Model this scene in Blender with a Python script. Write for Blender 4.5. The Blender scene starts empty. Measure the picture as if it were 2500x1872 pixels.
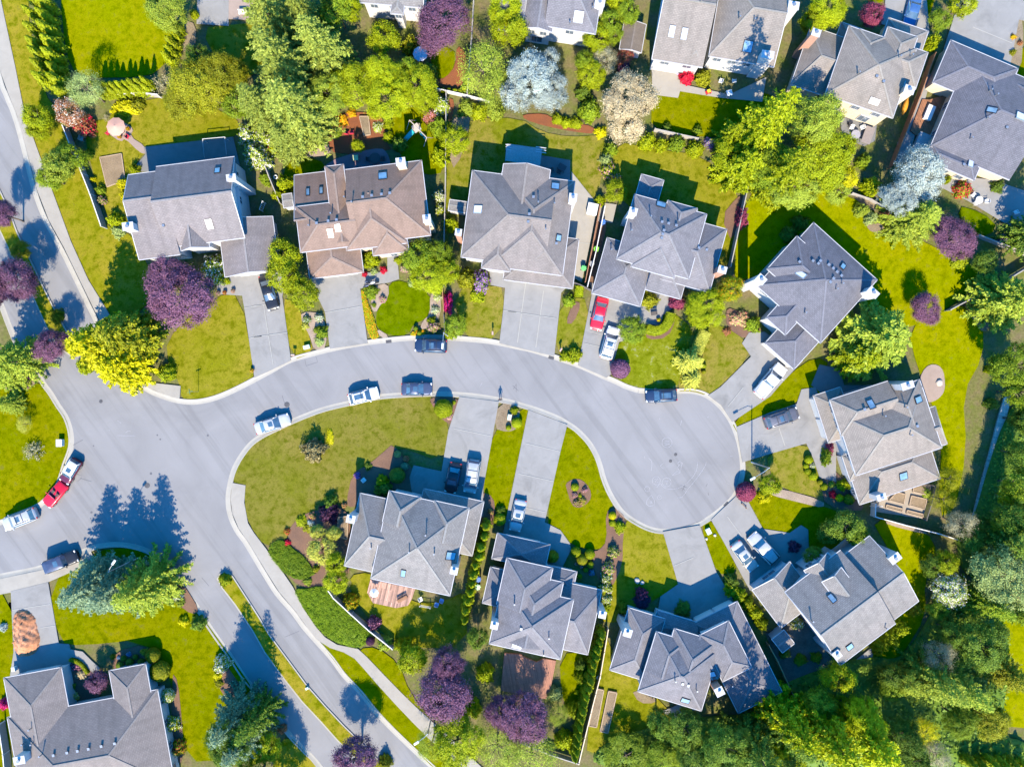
import bpy, math, random
import numpy as np
from mathutils import Vector, Matrix
from mathutils.geometry import tessellate_polygon
random.seed(7)
MPP, CAMH, CX, CY = .0575, 110.0, 1250.0, 936.0
SC = bpy.context.scene
COL = SC.collection
R = math.radians
def P(x, y, z=0.0):
    s = MPP*(1-z/CAMH)
    return Vector(((x-CX)*s, -(y-CY)*s, z))
def T(tile, x, y):
    return (620*'ABCD'.index(tile[0])+x/3.45, 464*int(tile[1])+y/3.45)
def TP(tile, x, y, z=0.0):
    return P(*T(tile, x, y), z)
def TL(tile, *v):
    return [T(tile, v[i], v[i+1]) for i in range(0, len(v), 2)]
def tag(o, label=None, cat=None, group=None, kind=None):
    if label: o['label'] = label
    if cat: o['category'] = cat
    if group: o['group'] = group
    if kind: o['kind'] = kind
    return o
def link(o, parent=None):
    COL.objects.link(o)
    if parent is not None: o.parent = parent
    return o
def empty(name, loc=(0, 0, 0), rz=0.0):
    o = bpy.data.objects.new(name, None); o.location = loc; o.rotation_euler = (0, 0, rz)
    o.empty_display_size = .3
    return link(o)
def copy_tree(o, parent=None):
    c = o.copy(); COL.objects.link(c)
    c.parent = parent
    for ch in list(o.children): copy_tree(ch, c)
    return c
# ------------------------------------------------------------------ materials
MATS = {}
ALB = .72
def _new(name):
    m = bpy.data.materials.new(name); m.use_nodes = True
    nt = m.node_tree
    return m, nt, nt.nodes['Principled BSDF']
def _coords(nt, kind='Object'):
    return nt.nodes.new('ShaderNodeTexCoord').outputs[kind]
def _noise(nt, vec, scale, detail=4, rough=.55, dist=0.0):
    n = nt.nodes.new('ShaderNodeTexNoise'); n.inputs['Scale'].default_value = scale
    n.inputs['Detail'].default_value = detail; n.inputs['Roughness'].default_value = rough
    n.inputs['Distortion'].default_value = dist
    nt.links.new(vec, n.inputs['Vector']); return n.outputs['Fac']
def _ramp(nt, fac, stops):
    r = nt.nodes.new('ShaderNodeValToRGB'); e = r.color_ramp.elements
    while len(e) < len(stops): e.new(.5)
    for i, (p, c) in enumerate(stops):
        e[i].position = p; e[i].color = (*c, 1)
    nt.links.new(fac, r.inputs['Fac']); return r.outputs['Color']
def _mix(nt, a, b, fac, mode='MIX'):
    m = nt.nodes.new('ShaderNodeMix'); m.data_type = 'RGBA'; m.blend_type = mode
    for s, v in ((m.inputs['Factor'], fac), (m.inputs['A'], a), (m.inputs['B'], b)):
        if isinstance(v, (int, float)): s.default_value = v
        elif isinstance(v, tuple): s.default_value = (*v, 1)
        else: nt.links.new(v, s)
    return m.outputs['Result']
def _map(nt, vec, scale=(1, 1, 1), rot=0):
    m = nt.nodes.new('ShaderNodeMapping'); m.inputs['Scale'].default_value = scale
    m.inputs['Rotation'].default_value = (0, 0, rot)
    nt.links.new(vec, m.inputs['Vector']); return m.outputs['Vector']
def _bump(nt, b, h, strength=.3, dist=.05):
    n = nt.nodes.new('ShaderNodeBump'); n.inputs['Strength'].default_value = strength
    n.inputs['Distance'].default_value = dist
    nt.links.new(h, n.inputs['Height']); nt.links.new(n.outputs['Normal'], b.inputs['Normal'])
def _a(*c): return [tuple(x*ALB for x in q) for q in c]
def k(c, f): return tuple(min(1, max(0, x*f)) for x in c)
def plain(name, col, rough=.6, metal=0.0, var=.12, scale=6.0, spec=.4):
    if name in MATS: return MATS[name]
    col, = _a(col); m, nt, b = _new(name)
    v = _noise(nt, _coords(nt), scale, 5)
    c = _ramp(nt, v, [(.3, k(col, 1-var)), (.7, k(col, 1+var))])
    nt.links.new(c, b.inputs['Base Color'])
    b.inputs['Roughness'].default_value = rough; b.inputs['Metallic'].default_value = metal
    b.inputs['Specular IOR Level'].default_value = spec
    MATS[name] = m; return m
def paint(name, col, coat=.6, metal=.15):
    if name in MATS: return MATS[name]
    col, = _a(col); m, nt, b = _new(name)
    v = _noise(nt, _coords(nt), 2.5, 3)
    c = _ramp(nt, v, [(.35, k(col, .93)), (.65, k(col, 1.05))])
    nt.links.new(c, b.inputs['Base Color'])
    b.inputs['Roughness'].default_value = .38; b.inputs['Metallic'].default_value = metal
    b.inputs['Coat Weight'].default_value = coat*.4; b.inputs['Coat Roughness'].default_value = .08; b.inputs['Specular IOR Level'].default_value = .3
    MATS[name] = m; return m
def glass(name, col=(.012, .018, .03), rough=.06):
    if name in MATS: return MATS[name]
    m, nt, b = _new(name)
    v = _noise(nt, _coords(nt), 1.2, 2)
    c = _ramp(nt, v, [(.3, k(col, .7)), (.7, k(col, 1.3))])
    nt.links.new(c, b.inputs['Base Color'])
    b.inputs['Roughness'].default_value = rough; b.inputs['Specular IOR Level'].default_value = .9
    MATS[name] = m; return m
def lawn_mat(name, lush, dry, amount=.5, soil=(.10, .085, .03), stripe=None):
    """lush / dry patches, clover specks, mown streaks"""
    lush, dry, soil = _a(lush, dry, soil); m, nt, b = _new(name); co = _coords(nt)
    big = _noise(nt, co, .16, 6, .62, .6); mid = _noise(nt, co, .9, 5, .7); fine = _noise(nt, co, 9, 4, .75)
    base = _mix(nt, lush, dry, _ramp(nt, big, [(.5-.32*amount, (0, 0, 0)), (.95-.4*amount, (1, 1, 1))]))
    base = _mix(nt, base, k(lush, .72), _ramp(nt, mid, [(.36, (1,)*3), (.53, (0,)*3)]))
    base = _mix(nt, base, soil, _ramp(nt, mid, [(.58, (0,)*3), (.76, (.6,)*3)]))
    f = _ramp(nt, fine, [(.3, (.4,)*3), (.5, (1,)*3), (.75, (1.0,)*3)])
    base = _mix(nt, base, f, .9, 'MULTIPLY')
    if stripe is not None:
        w = nt.nodes.new('ShaderNodeTexWave'); w.inputs['Scale'].default_value = .32
        w.inputs['Distortion'].default_value = 2.0; w.inputs['Detail'].default_value = 2
        nt.links.new(_map(nt, co, (1, 1, 1), stripe), w.inputs['Vector'])
        base = _mix(nt, base, _ramp(nt, w.outputs['Fac'], [(.3, (.86,)*3), (.7, (1.0,)*3)]), .8, 'MULTIPLY')
    nt.links.new(base, b.inputs['Base Color']); b.inputs['Roughness'].default_value = .9
    b.inputs['Specular IOR Level'].default_value = 0
    _bump(nt, b, fine, .7, .06)
    return m
def concrete_mat(name, col, var=.10, stain=.16, scale=.6):
    col, = _a(col); m, nt, b = _new(name); co = _coords(nt)
    a = _noise(nt, co, scale, 8, .68, .6); f = _noise(nt, co, 26, 3, .7); s = _noise(nt, co, .22, 5, .65, 1.2)
    c = _ramp(nt, a, [(.3, k(col, 1-var)), (.7, k(col, 1+var))])
    c = _mix(nt, c, k(col, 1-stain*2), _ramp(nt, s, [(.52, (0,)*3), (.72, (.8,)*3)]))
    c = _mix(nt, c, _ramp(nt, f, [(.3, (.9,)*3), (.7, (1.0,)*3)]), .7, 'MULTIPLY')
    nt.links.new(c, b.inputs['Base Color']); b.inputs['Roughness'].default_value = .88
    b.inputs['Specular IOR Level'].default_value = .2
    _bump(nt, b, f, .25, .01); return m
def asphalt_mat(name, col):
    col, = _a(col); m, nt, b = _new(name); co = _coords(nt)
    a = _noise(nt, co, .12, 6, .6, .8); f = _noise(nt, co, 30, 2, .7)
    st = _noise(nt, _map(nt, _map(nt, co, (1, 1, 1), R(-36)), (.75, .03, 1)), 1.0, 4, .6)
    c = _ramp(nt, a, [(.3, k(col, .87)), (.7, k(col, 1.09))])
    c = _mix(nt, c, _ramp(nt, st, [(.38, (.84,)*3), (.5, (1,)*3), (.66, (1.0,)*3)]), .8, 'MULTIPLY')
    sp = _noise(nt, co, 1.6, 6, .75)
    c = _mix(nt, c, k(col, .8), _ramp(nt, sp, [(.6, (0,)*3), (.74, (.55,)*3)]))
    c = _mix(nt, c, _ramp(nt, f, [(.3, (.86,)*3), (.7, (1.0,)*3)]), .8, 'MULTIPLY')
    nt.links.new(c, b.inputs['Base Color']); b.inputs['Roughness'].default_value = .9
    b.inputs['Specular IOR Level'].default_value = .2
    _bump(nt, b, f, .3, .01); return m
def soil_mat(name, col, col2, scale=5.0):
    col, col2 = _a(col, col2); m, nt, b = _new(name); co = _coords(nt)
    a = _noise(nt, co, .5, 5, .6); f = _noise(nt, co, scale, 5, .8)
    c = _mix(nt, col, col2, _ramp(nt, a, [(.35, (0,)*3), (.65, (1,)*3)]))
    c = _mix(nt, c, _ramp(nt, f, [(.3, (.5,)*3), (.65, (1.0,)*3)]), .95, 'MULTIPLY')
    nt.links.new(c, b.inputs['Base Color']); b.inputs['Roughness'].default_value = .95
    b.inputs['Specular IOR Level'].default_value = .1
    _bump(nt, b, f, .8, .06); return m
def shingle_mat(name, col, contrast=.5):
    if name in MATS: return MATS[name]
    col, = _a(col); m, nt, b = _new(name)
    uv = nt.nodes.new('ShaderNodeUVMap').outputs['UV']
    br = nt.nodes.new('ShaderNodeTexBrick')
    br.inputs['Scale'].default_value = 1.0; br.inputs['Brick Width'].default_value = .42
    br.inputs['Row Height'].default_value = .21; br.inputs['Mortar Size'].default_value = .022
    br.inputs['Mortar Smooth'].default_value = .3; br.inputs['Bias'].default_value = 0
    br.inputs['Color1'].default_value = (*k(col, 1+.10*contrast), 1)
    br.inputs['Color2'].default_value = (*k(col, 1-.13*contrast), 1)
    br.inputs['Mortar'].default_value = (*k(col, 1-.45*contrast), 1)
    br.offset = .5
    nt.links.new(uv, br.inputs['Vector'])
    co = _coords(nt)
    st = _noise(nt, _map(nt, uv, (1.3, .12, 1)), 1.0, 4, .6); n1 = _noise(nt, co, .3, 6, .65, .8); n2 = _noise(nt, co, 5, 4, .7)
    c = _mix(nt, br.outputs['Color'], _ramp(nt, n1, [(.28, (.76, .77, .75)), (.7, (1.06, 1.03, 1.0))]), .9, 'MULTIPLY')
    c = _mix(nt, c, _ramp(nt, st, [(.36, (.84,)*3), (.56, (1.0,)*3)]), .8, 'MULTIPLY')
    c = _mix(nt, c, _ramp(nt, n2, [(.3, (.86,)*3), (.7, (1.0,)*3)]), .8, 'MULTIPLY')
    nt.links.new(c, b.inputs['Base Color']); b.inputs['Roughness'].default_value = .92
    b.inputs['Specular IOR Level'].default_value = .15
    _bump(nt, b, br.outputs['Fac'], -1.0, .07)
    MATS[name] = m; return m
def wood_mat(name, col, width=.14, rot=0.0, var=.3):
    if name in MATS: return MATS[name]
    col, = _a(col); m, nt, b = _new(name); co = _map(nt, _coords(nt), (1, 1, 1), rot)
    br = nt.nodes.new('ShaderNodeTexBrick'); br.inputs['Scale'].default_value = 1
    br.inputs['Brick Width'].default_value = 3.2; br.inputs['Row Height'].default_value = width
    br.inputs['Mortar Size'].default_value = .012; br.inputs['Bias'].default_value = 0
    br.inputs['Color1'].default_value = (*k(col, 1+var), 1); br.inputs['Color2'].default_value = (*k(col, 1-var), 1)
    br.inputs['Mortar'].default_value = (*k(col, .3), 1)
    nt.links.new(co, br.inputs['Vector'])
    g = _noise(nt, co, 2.2, 5, .7)
    c = _mix(nt, br.outputs['Color'], _ramp(nt, g, [(.3, (.7,)*3), (.7, (1.0,)*3)]), .8, 'MULTIPLY')
    nt.links.new(c, b.inputs['Base Color']); b.inputs['Roughness'].default_value = .8
    MATS[name] = m; return m
def leaf_mat(name, c1, c2, flower=None, famount=.3, trans=.22):
    """leaves: every leaf carries its own random value (rnd); flower = blossom colour"""
    c1, c2 = _a(c1, c2); flower = _a(flower)[0] if flower else None; m, nt, b = _new(name)
    at = nt.nodes.new('ShaderNodeAttribute'); at.attribute_name = 'rnd'
    oi = nt.nodes.new('ShaderNodeObjectInfo')
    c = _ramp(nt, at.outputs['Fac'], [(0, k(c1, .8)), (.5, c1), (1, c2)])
    n = _noise(nt, _coords(nt), 1.1, 3, .6)
    c = _mix(nt, c, _ramp(nt, n, [(.32, k(c1, .72)), (.6, c2)]), .35)
    hs = nt.nodes.new('ShaderNodeHueSaturation')
    mr = nt.nodes.new('ShaderNodeMapRange'); nt.links.new(oi.outputs['Random'], mr.inputs['Value'])
    mr.inputs['To Min'].default_value = .82; mr.inputs['To Max'].default_value = 1.14
    nt.links.new(mr.outputs['Result'], hs.inputs['Value']); nt.links.new(c, hs.inputs['Color'])
    c = hs.outputs['Color']
    if flower:
        gt = nt.nodes.new('ShaderNodeMath'); gt.operation = 'GREATER_THAN'; gt.inputs[1].default_value = 1-famount
        a2 = nt.nodes.new('ShaderNodeAttribute'); a2.attribute_name = 'rnd2'
        nt.links.new(a2.outputs['Fac'], gt.inputs[0])
        c = _mix(nt, c, flower, gt.outputs['Value'])
    nt.links.new(c, b.inputs['Base Color']); b.inputs['Roughness'].default_value = .55
    b.inputs['Specular IOR Level'].default_value = .12
    tr = nt.nodes.new('ShaderNodeBsdfTranslucent'); nt.links.new(c, tr.inputs['Color'])
    mx = nt.nodes.new('ShaderNodeMixShader'); mx.inputs['Fac'].default_value = trans
    nt.links.new(b.outputs['BSDF'], mx.inputs[1]); nt.links.new(tr.outputs['BSDF'], mx.inputs[2])
    nt.links.new(mx.outputs['Shader'], nt.nodes['Material Output'].inputs['Surface'])
    return m
# ------------------------------------------------------------------ mesh builder
class MB:
    def __init__(s): s.v = []; s.f = []; s.m = []; s.uv = {}
    def face(s, pts, m=0, uv=None):
        i = len(s.v); s.v += [tuple(p) for p in pts]
        s.f.append(tuple(range(i, i+len(pts)))); s.m.append(m)
        if uv: s.uv[len(s.f)-1] = uv
    def box(s, c, d, m=0, rz=0.0, M=None):
        """c = centre of the bottom, d = size"""
        x, y, z = d[0]/2, d[1]/2, d[2]
        co, si = math.cos(rz), math.sin(rz)
        pts = []
        for dz in (0, z):
            for a, b in ((-x, -y), (x, -y), (x, y), (-x, y)):
                p = Vector((a*co-b*si, a*si+b*co, dz))+Vector(c)
                pts.append(M @ p if M else p)
        i = len(s.v); s.v += [tuple(p) for p in pts]
        for q in ((0, 3, 2, 1), (4, 5, 6, 7), (0, 1, 5, 4), (1, 2, 6, 5), (2, 3, 7, 6), (3, 0, 4, 7)):
            s.f.append(tuple(i+j for j in q)); s.m.append(m)
    def bar(s, a, b, w, h, m=0, up=Vector((0, 0, 1))):
        """square bar from a to b, width w, height h, top edge on the line a-b"""
        a, b = Vector(a), Vector(b); d = (b-a)
        if d.length < 1e-6: return
        d.normalize(); n = d.cross(up)
        if n.length < 1e-4: n = d.cross(Vector((1, 0, 0)))
        n.normalize(); u = n.cross(d)
        i = len(s.v)
        for p in (a, b):
            for o in (-n*w/2, n*w/2, n*w/2-u*h, -n*w/2-u*h): s.v.append(tuple(p+o))
        for q in ((0, 1, 2, 3), (7, 6, 5, 4), (0, 4, 5, 1), (1, 5, 6, 2), (2, 6, 7, 3), (3, 7, 4, 0)):
            s.f.append(tuple(i+j for j in q)); s.m.append(m)
    def tube(s, pts, rad, m=0, n=8, cap=True):
        pts = [Vector(p) for p in pts]; rings = []
        rads = rad if isinstance(rad, (list, tuple)) else [rad]*len(pts)
        for j, p in enumerate(pts):
            d = pts[min(j+1, len(pts)-1)]-pts[max(j-1, 0)]
            d.normalize()
            a = d.cross(Vector((0, 0, 1)))
            if a.length < 1e-3: a = Vector((1, 0, 0))
            a.normalize(); b = d.cross(a)
            i = len(s.v)
            s.v += [tuple(p+(a*math.cos(t)+b*math.sin(t))*rads[j]) for t in (2*math.pi*q/n for q in range(n))]
            rings.append(i)
        for r0, r1 in zip(rings, rings[1:]):
            for q in range(n):
                s.f.append((r0+q, r0+(q+1) % n, r1+(q+1) % n, r1+q)); s.m.append(m)
        if cap:
            s.f.append(tuple(rings[0]+q for q in range(n))); s.m.append(m)
            s.f.append(tuple(rings[-1]+q for q in reversed(range(n)))); s.m.append(m)
    def cyl(s, c, r, h, m=0, n=12, r2=None):
        s.tube([Vector(c), Vector(c)+Vector((0, 0, h))], [r, r if r2 is None else r2], m, n)
    def lathe(s, c, prof, m=0, n=16):
        c = Vector(c); rings = []
        for r, z in prof:
            i = len(s.v); rings.append(i)
            s.v += [(c.x+r*math.cos(2*math.pi*q/n), c.y+r*math.sin(2*math.pi*q/n), c.z+z) for q in range(n)]
        for r0, r1 in zip(rings, rings[1:]):
            for q in range(n):
                s.f.append((r0+q, r0+(q+1) % n, r1+(q+1) % n, r1+q)); s.m.append(m)
        s.f.append(tuple(rings[-1]+q for q in range(n))); s.m.append(m)
    def build(s, name, mats, parent=None, smooth=False, bevel=0):
        me = bpy.data.meshes.new(name)
        me.from_pydata(s.v, [], s.f)
        if not isinstance(mats, (list, tuple)): mats = [mats]
        for mt in mats: me.materials.append(mt)
        me.polygons.foreach_set('material_index', s.m)
        if smooth: me.polygons.foreach_set('use_smooth', [True]*len(s.f))
        if s.uv:
            l = me.uv_layers.new(name='UVMap').data
            for fi, uvs in s.uv.items():
                st = me.polygons[fi].loop_start
                for j, q in enumerate(uvs): l[st+j].uv = q
        me.update()
        o = bpy.data.objects.new(name, me)
        if bevel:
            b = o.modifiers.new('bevel', 'BEVEL'); b.width = bevel; b.segments = 2; b.limit_method = 'ANGLE'
        return link(o, parent)
def chaikin(pts, n=1, closed=True):
    pts = [Vector(p[:2]) for p in pts]
    for _ in range(n):
        q = []
        L = len(pts)
        for i in range(L if closed else L-1):
            a, b = pts[i], pts[(i+1) % L]
            q += [a*.75+b*.25, a*.25+b*.75]
        if not closed: q = [pts[0]]+q+[pts[-1]]
        pts = q
    return [tuple(p) for p in pts]
def catmull(pts, seg=6):
    pts = [Vector(p[:2]) for p in pts]
    pts = [pts[0]*2-pts[1]]+pts+[pts[-1]*2-pts[-2]]
    out = []
    for i in range(1, len(pts)-2):
        a, b, c, d = pts[i-1:i+3]
        for j in range(seg):
            t = j/seg
            out.append(tuple(.5*((2*b)+(c-a)*t+(2*a-5*b+4*c-d)*t*t+(3*b-a-3*c+d)*t**3)))
    out.append(tuple(pts[-2])); return out
def sheet(name, pts, z, mat, kind='structure', smooth=0, skirt=.12, parent=None, world=False):
    """a flat paved / planted surface traced on the ground: top at z, edges going down"""
    if smooth: pts = chaikin(pts, smooth)
    w = [Vector((p[0], p[1], z)) for p in pts] if world else [P(p[0], p[1], 0)+Vector((0, 0, z)) for p in pts]
    b = MB(); i0 = len(w)
    b.v = [tuple(p) for p in w]+[(p.x, p.y, z-skirt) for p in w]
    for tri in tessellate_polygon([w]):
        a, c, d = tri
        n = (w[c]-w[a]).cross(w[d]-w[a])
        b.f.append((a, c, d) if n.z > 0 else (a, d, c)); b.m.append(0)
    n = len(w)
    for i in range(n):
        j = (i+1) % n
        b.f.append((i, j, n+j, n+i)); b.m.append(0)
    o = b.build(name, mat, parent)
    if kind: o['kind'] = kind
    return o
def seg_normals(w):
    out = []
    for i in range(len(w)):
        d = w[min(i+1, len(w)-1)]-w[max(i-1, 0)]
        d.z = 0; d.normalize(); out.append(Vector((-d.y, d.x, 0)))
    return out
def kerb(pts, side, mat, prof=((-.5, -.02), (-.48, .008), (-.2, .018), (.0, .065), (.16, .112), (.24, .118), (.28, .02)), seg=5):
    """rolled kerb with gutter swept along a line; side +1: land on the left of the walking direction"""
    w = [P(*p) for p in catmull(pts, seg)]
    nn = seg_normals(w); b = MB(); m = len(prof)
    for p, n in zip(w, nn):
        for o, z in prof: b.v.append(tuple(p+n*side*o+Vector((0, 0, z))))
    for i in range(len(w)-1):
        for j in range(m-1):
            q = (i*m+j, (i+1)*m+j, (i+1)*m+j+1, i*m+j+1)
            b.f.append(q if side < 0 else q[::-1]); b.m.append(0)
    o = b.build('kerb', mat); o['kind'] = 'structure'; return o
def strip(name, pts, width, z, mat, world=False, smooth=True, parent=None):
    """thin painted / sealed line lying on a surface"""
    if smooth and len(pts) > 2: pts = catmull(pts, 4)
    w = [P(*p) for p in pts]
    nn = seg_normals(w); b = MB()
    for p, n in zip(w, nn):
        b.v += [tuple(p+n*width/2+Vector((0, 0, z))), tuple(p-n*width/2+Vector((0, 0, z)))]
    for i in range(len(w)-1):
        b.f.append((2*i+1, 2*i+3, 2*i+2, 2*i)); b.m.append(0)
    return b
# ------------------------------------------------------------------ foliage meshes
def leaf_mesh(name, c, nrm, size, rng, aspect=.55, tang=None, solid=None):
    """kite shaped leaves at c (N,3) facing nrm; solid = (verts, faces) core"""
    N = len(c)
    nrm = nrm/np.maximum(np.linalg.norm(nrm, axis=1, keepdims=True), 1e-6)
    if tang is None: tang = rng.normal(size=(N, 3))
    t = tang-nrm*np.sum(tang*nrm, axis=1, keepdims=True)
    t /= np.maximum(np.linalg.norm(t, axis=1, keepdims=True), 1e-6)
    s = np.cross(nrm, t)
    L = (size*(.7+.6*rng.random(N)))[:, None] if np.ndim(size) == 0 else (size*(.8+.4*rng.random(N)))[:, None]
    Wd = L*aspect
    v = np.empty((N, 4, 3))
    v[:, 0] = c-t*L*.5; v[:, 1] = c+s*Wd*.5+t*L*.08; v[:, 2] = c+t*L*.5; v[:, 3] = c-s*Wd*.5+t*L*.08
    v = v.reshape(-1, 3)
    sv, sf = solid if solid else ([], [])
    nv, ns = len(v), len(sv)
    me = bpy.data.meshes.new(name)
    me.vertices.add(nv+ns)
    allv = np.concatenate([v, np.array(sv).reshape(-1, 3)]) if ns else v
    me.vertices.foreach_set('co', allv.astype(np.float32).ravel())
    me.loops.add(nv+sum(len(f) for f in sf))
    idx = list(range(nv)); starts = list(range(0, nv, 4)); tot = [4]*N
    for f in sf:
        starts.append(len(idx)); tot.append(len(f)); idx += [nv+i for i in f]
    me.loops.foreach_set('vertex_index', np.array(idx, dtype=np.int32))
    me.polygons.add(N+len(sf))
    me.polygons.foreach_set('loop_start', np.array(starts, dtype=np.int32))
    me.polygons.foreach_set('loop_total', np.array(tot, dtype=np.int32))
    me.update(calc_edges=True)
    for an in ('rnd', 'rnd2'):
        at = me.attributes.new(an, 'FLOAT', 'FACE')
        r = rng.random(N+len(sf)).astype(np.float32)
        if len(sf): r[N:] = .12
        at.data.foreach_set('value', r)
    me.materials.append(None)
    return me
def ico(r=1.0, sub=2, sz=1.0, jitter=0.0, rng=None, squash=None):
    import bmesh
    bm = bmesh.new(); bmesh.ops.create_icosphere(bm, subdivisions=sub, radius=1.0)
    vs = []
    for v in bm.verts:
        f = r*(1+(jitter*(rng.random()-.5) if rng is not None else 0))
        p = v.co*f; vs.append((p.x, p.y, p.z*sz))
    fs = [tuple(x.index for x in f.verts) for f in bm.faces]; bm.free()
    return vs, fs
def unit(v): return v/np.maximum(np.linalg.norm(v, axis=1, keepdims=True), 1e-6)
def crown_broad(name, seed, nl, ncl, nle, leaf, loose=.11, flat=1.0, spread=.52, core=.0):
    """broadleaf crown of radius 1 made of several lobes, each covered by clumps of leaves"""
    rng = np.random.default_rng(seed)
    lob = [(np.array([0, 0, .12]), .62)]
    for i in range(nl):
        a = 2*math.pi*(i+rng.random()*.7)/nl*1.618*1.0; el = rng.uniform(-.25, .75)
        d = spread*rng.uniform(.8, 1.15)
        lob.append((np.array([math.cos(a)*math.cos(el)*d, math.sin(a)*math.cos(el)*d, math.sin(el)*d*.9]), rng.uniform(.30, .48)))
    lc = np.array([l[0] for l in lob]); lr = np.array([l[1] for l in lob])
    C, D = [], []
    while len(C) < ncl:
        i = rng.integers(len(lob)); d = rng.normal(size=3); d[2] = d[2]*.9+.45
        d /= np.linalg.norm(d)
        p = lc[i]+d*lr[i]*rng.uniform(.78, 1.08)
        if np.any(np.linalg.norm(lc-p, axis=1) < lr*.8): continue
        C.append(p); D.append(d)
    C, D = np.array(C), np.array(D)
    sig = loose*rng.uniform(.6, 1.35, size=ncl)
    c = np.repeat(C, nle, 0)+rng.normal(size=(ncl*nle, 3))*np.repeat(sig, nle)[:, None]*np.array([1, 1, .75])
    n = np.repeat(D, nle, 0)*1.15+rng.normal(size=(ncl*nle, 3))*.5+np.array([0, 0, .15])
    c[:, 2] *= flat
    return leaf_mesh(name, c, n, leaf, rng)
def crown_fir(name, seed, levels=20, hh=2.6, perb=14, leaf=.15, droop=.16, dens=1.0, power=.62, side=3):
    """conifer of radius 1 and height hh: whorls of drooping branches carrying flat sprays"""
    rng = np.random.default_rng(seed); c, n, t, sz = [], [], [], []
    for L in range(levels):
        f = (L+rng.uniform(-.3, .3))/levels; f = min(.985, max(0, f))
        z0 = hh*(.1+.9*f); rad = (1-f)**power*rng.uniform(.85, 1.05)+.04
        nb = max(4, int((5+6*(1-f))*dens)); a0 = rng.random()*6.28
        for b in range(nb):
            a = a0+2*math.pi*b/nb+rng.normal()*.16
            ln = rad*rng.uniform(.62, 1.12); ns = max(3, int(perb*ln+2))
            d = np.array([math.cos(a), math.sin(a), 0]); sd = np.array([-d[1], d[0], 0])
            for q in range(ns):
                s = .18+.82*(q+rng.random()*.6)/ns
                p = d*s*ln+np.array([0, 0, z0-droop*ln*(s-.35*s*s*s)*1.6+rng.normal()*.015])
                for w in range(side):
                    sg = (w-(side-1)/2)/max(1, (side-1)/2) if side > 1 else 0
                    ang = sg*rng.uniform(.5, 1.05)
                    dirv = d*math.cos(ang)+sd*math.sin(ang); dirv[2] = -.12+rng.normal()*.12
                    l = leaf*rng.uniform(.75, 1.3)*(1.25-.55*s)*(1 if sg else .9)*(.55+.45*(1-f))
                    c.append(p+dirv*l*.45); t.append(dirv)
                    n.append(np.array([0, 0, 1.0])+rng.normal(size=3)*.42); sz.append(l)
    return leaf_mesh(name, np.array(c), np.array(n), np.array(sz), rng, aspect=.42, tang=np.array(t))
def crown_column(name, seed, n=900, hh=4.0, leaf=.3):
    rng = np.random.default_rng(seed)
    z = rng.random(n)**.8; a = rng.random(n)*6.283
    prof = lambda q: np.minimum(1, (q/.10)**.5)*np.clip(1.02-q, 0, 1)**.62
    wob = 1+.2*np.sin(a*3+z*9+seed)+.12*np.sin(a*7-z*17)
    r = prof(z)*wob*rng.uniform(.82, 1.04, n)
    c = np.stack([r*np.cos(a), r*np.sin(a), z*hh], 1)
    nr = np.stack([np.cos(a), np.sin(a), .5+z*.6], 1)+rng.normal(size=(n, 3))*.45
    tg = np.stack([np.cos(a)*.35, np.sin(a)*.35, np.ones(n)], 1)+rng.normal(size=(n, 3))*.25
    vs, fs = [], []
    K = 9
    for i in range(8):
        q = i/7
        rr = float(prof(np.array([max(q, .02)]))[0])*.78
        for j in range(K):
            th = 6.283*j/K; vs.append((rr*math.cos(th), rr*math.sin(th), q*hh*.97))
    for i in range(7):
        for j in range(K): fs.append((i*K+j, i*K+(j+1) % K, (i+1)*K+(j+1) % K, (i+1)*K+j))
    return leaf_mesh(name, c, nr, leaf, rng, .5, tg, (vs, fs))
def crown_shrub(name, seed, n=3200, leaf=.135, rough=.42, core=True, flat=.75, sig=.1):
    """irregular dome, radius 1, base at z=0"""
    rng = np.random.default_rng(seed)
    d = rng.normal(size=(n, 3)); d[:, 2] = np.abs(d[:, 2])*.9-.08; d = unit(d)
    ph = rng.random(8)*6.28
    lum = 1-rough*.5+rough*(.5*np.sin(d[:, 0]*4.1+ph[0])*np.sin(d[:, 1]*3.7+ph[1])+.5*np.sin(d[:, 0]*8+d[:, 2]*6+ph[2])*np.sin(d[:, 1]*9+ph[3]))
    r = lum*rng.uniform(.8, 1.05, n)
    c = d*r[:, None]+rng.normal(size=(n, 3))*sig*.4
    c[:, 2] = np.maximum(c[:, 2], 0)*flat*1.3
    nr = d+rng.normal(size=(n, 3))*.55+np.array([0, 0, .3])
    so = None
    if core:
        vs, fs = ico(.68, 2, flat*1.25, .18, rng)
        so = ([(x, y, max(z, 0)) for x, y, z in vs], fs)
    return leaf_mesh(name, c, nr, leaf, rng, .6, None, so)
def crown_ball(name, seed, n=2600, leaf=.13):
    rng = np.random.default_rng(seed)
    d = unit(rng.normal(size=(n, 3))); d[:, 2] = np.where(d[:, 2] < -.5, -d[:, 2], d[:, 2])
    r = rng.uniform(.93, 1.02, n)*(1+.035*np.sin(d[:, 0]*5)*np.sin(d[:, 1]*5+1))
    c = d*r[:, None]+np.array([0, 0, .8]); c[:, 2] = np.maximum(c[:, 2]*.92, 0)
    nr = d+rng.normal(size=(n, 3))*.42
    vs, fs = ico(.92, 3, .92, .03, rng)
    return leaf_mesh(name, c, nr, leaf, rng, .6, None, ([(x, y, max(0, z+.74)) for x, y, z in vs], fs))
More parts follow.
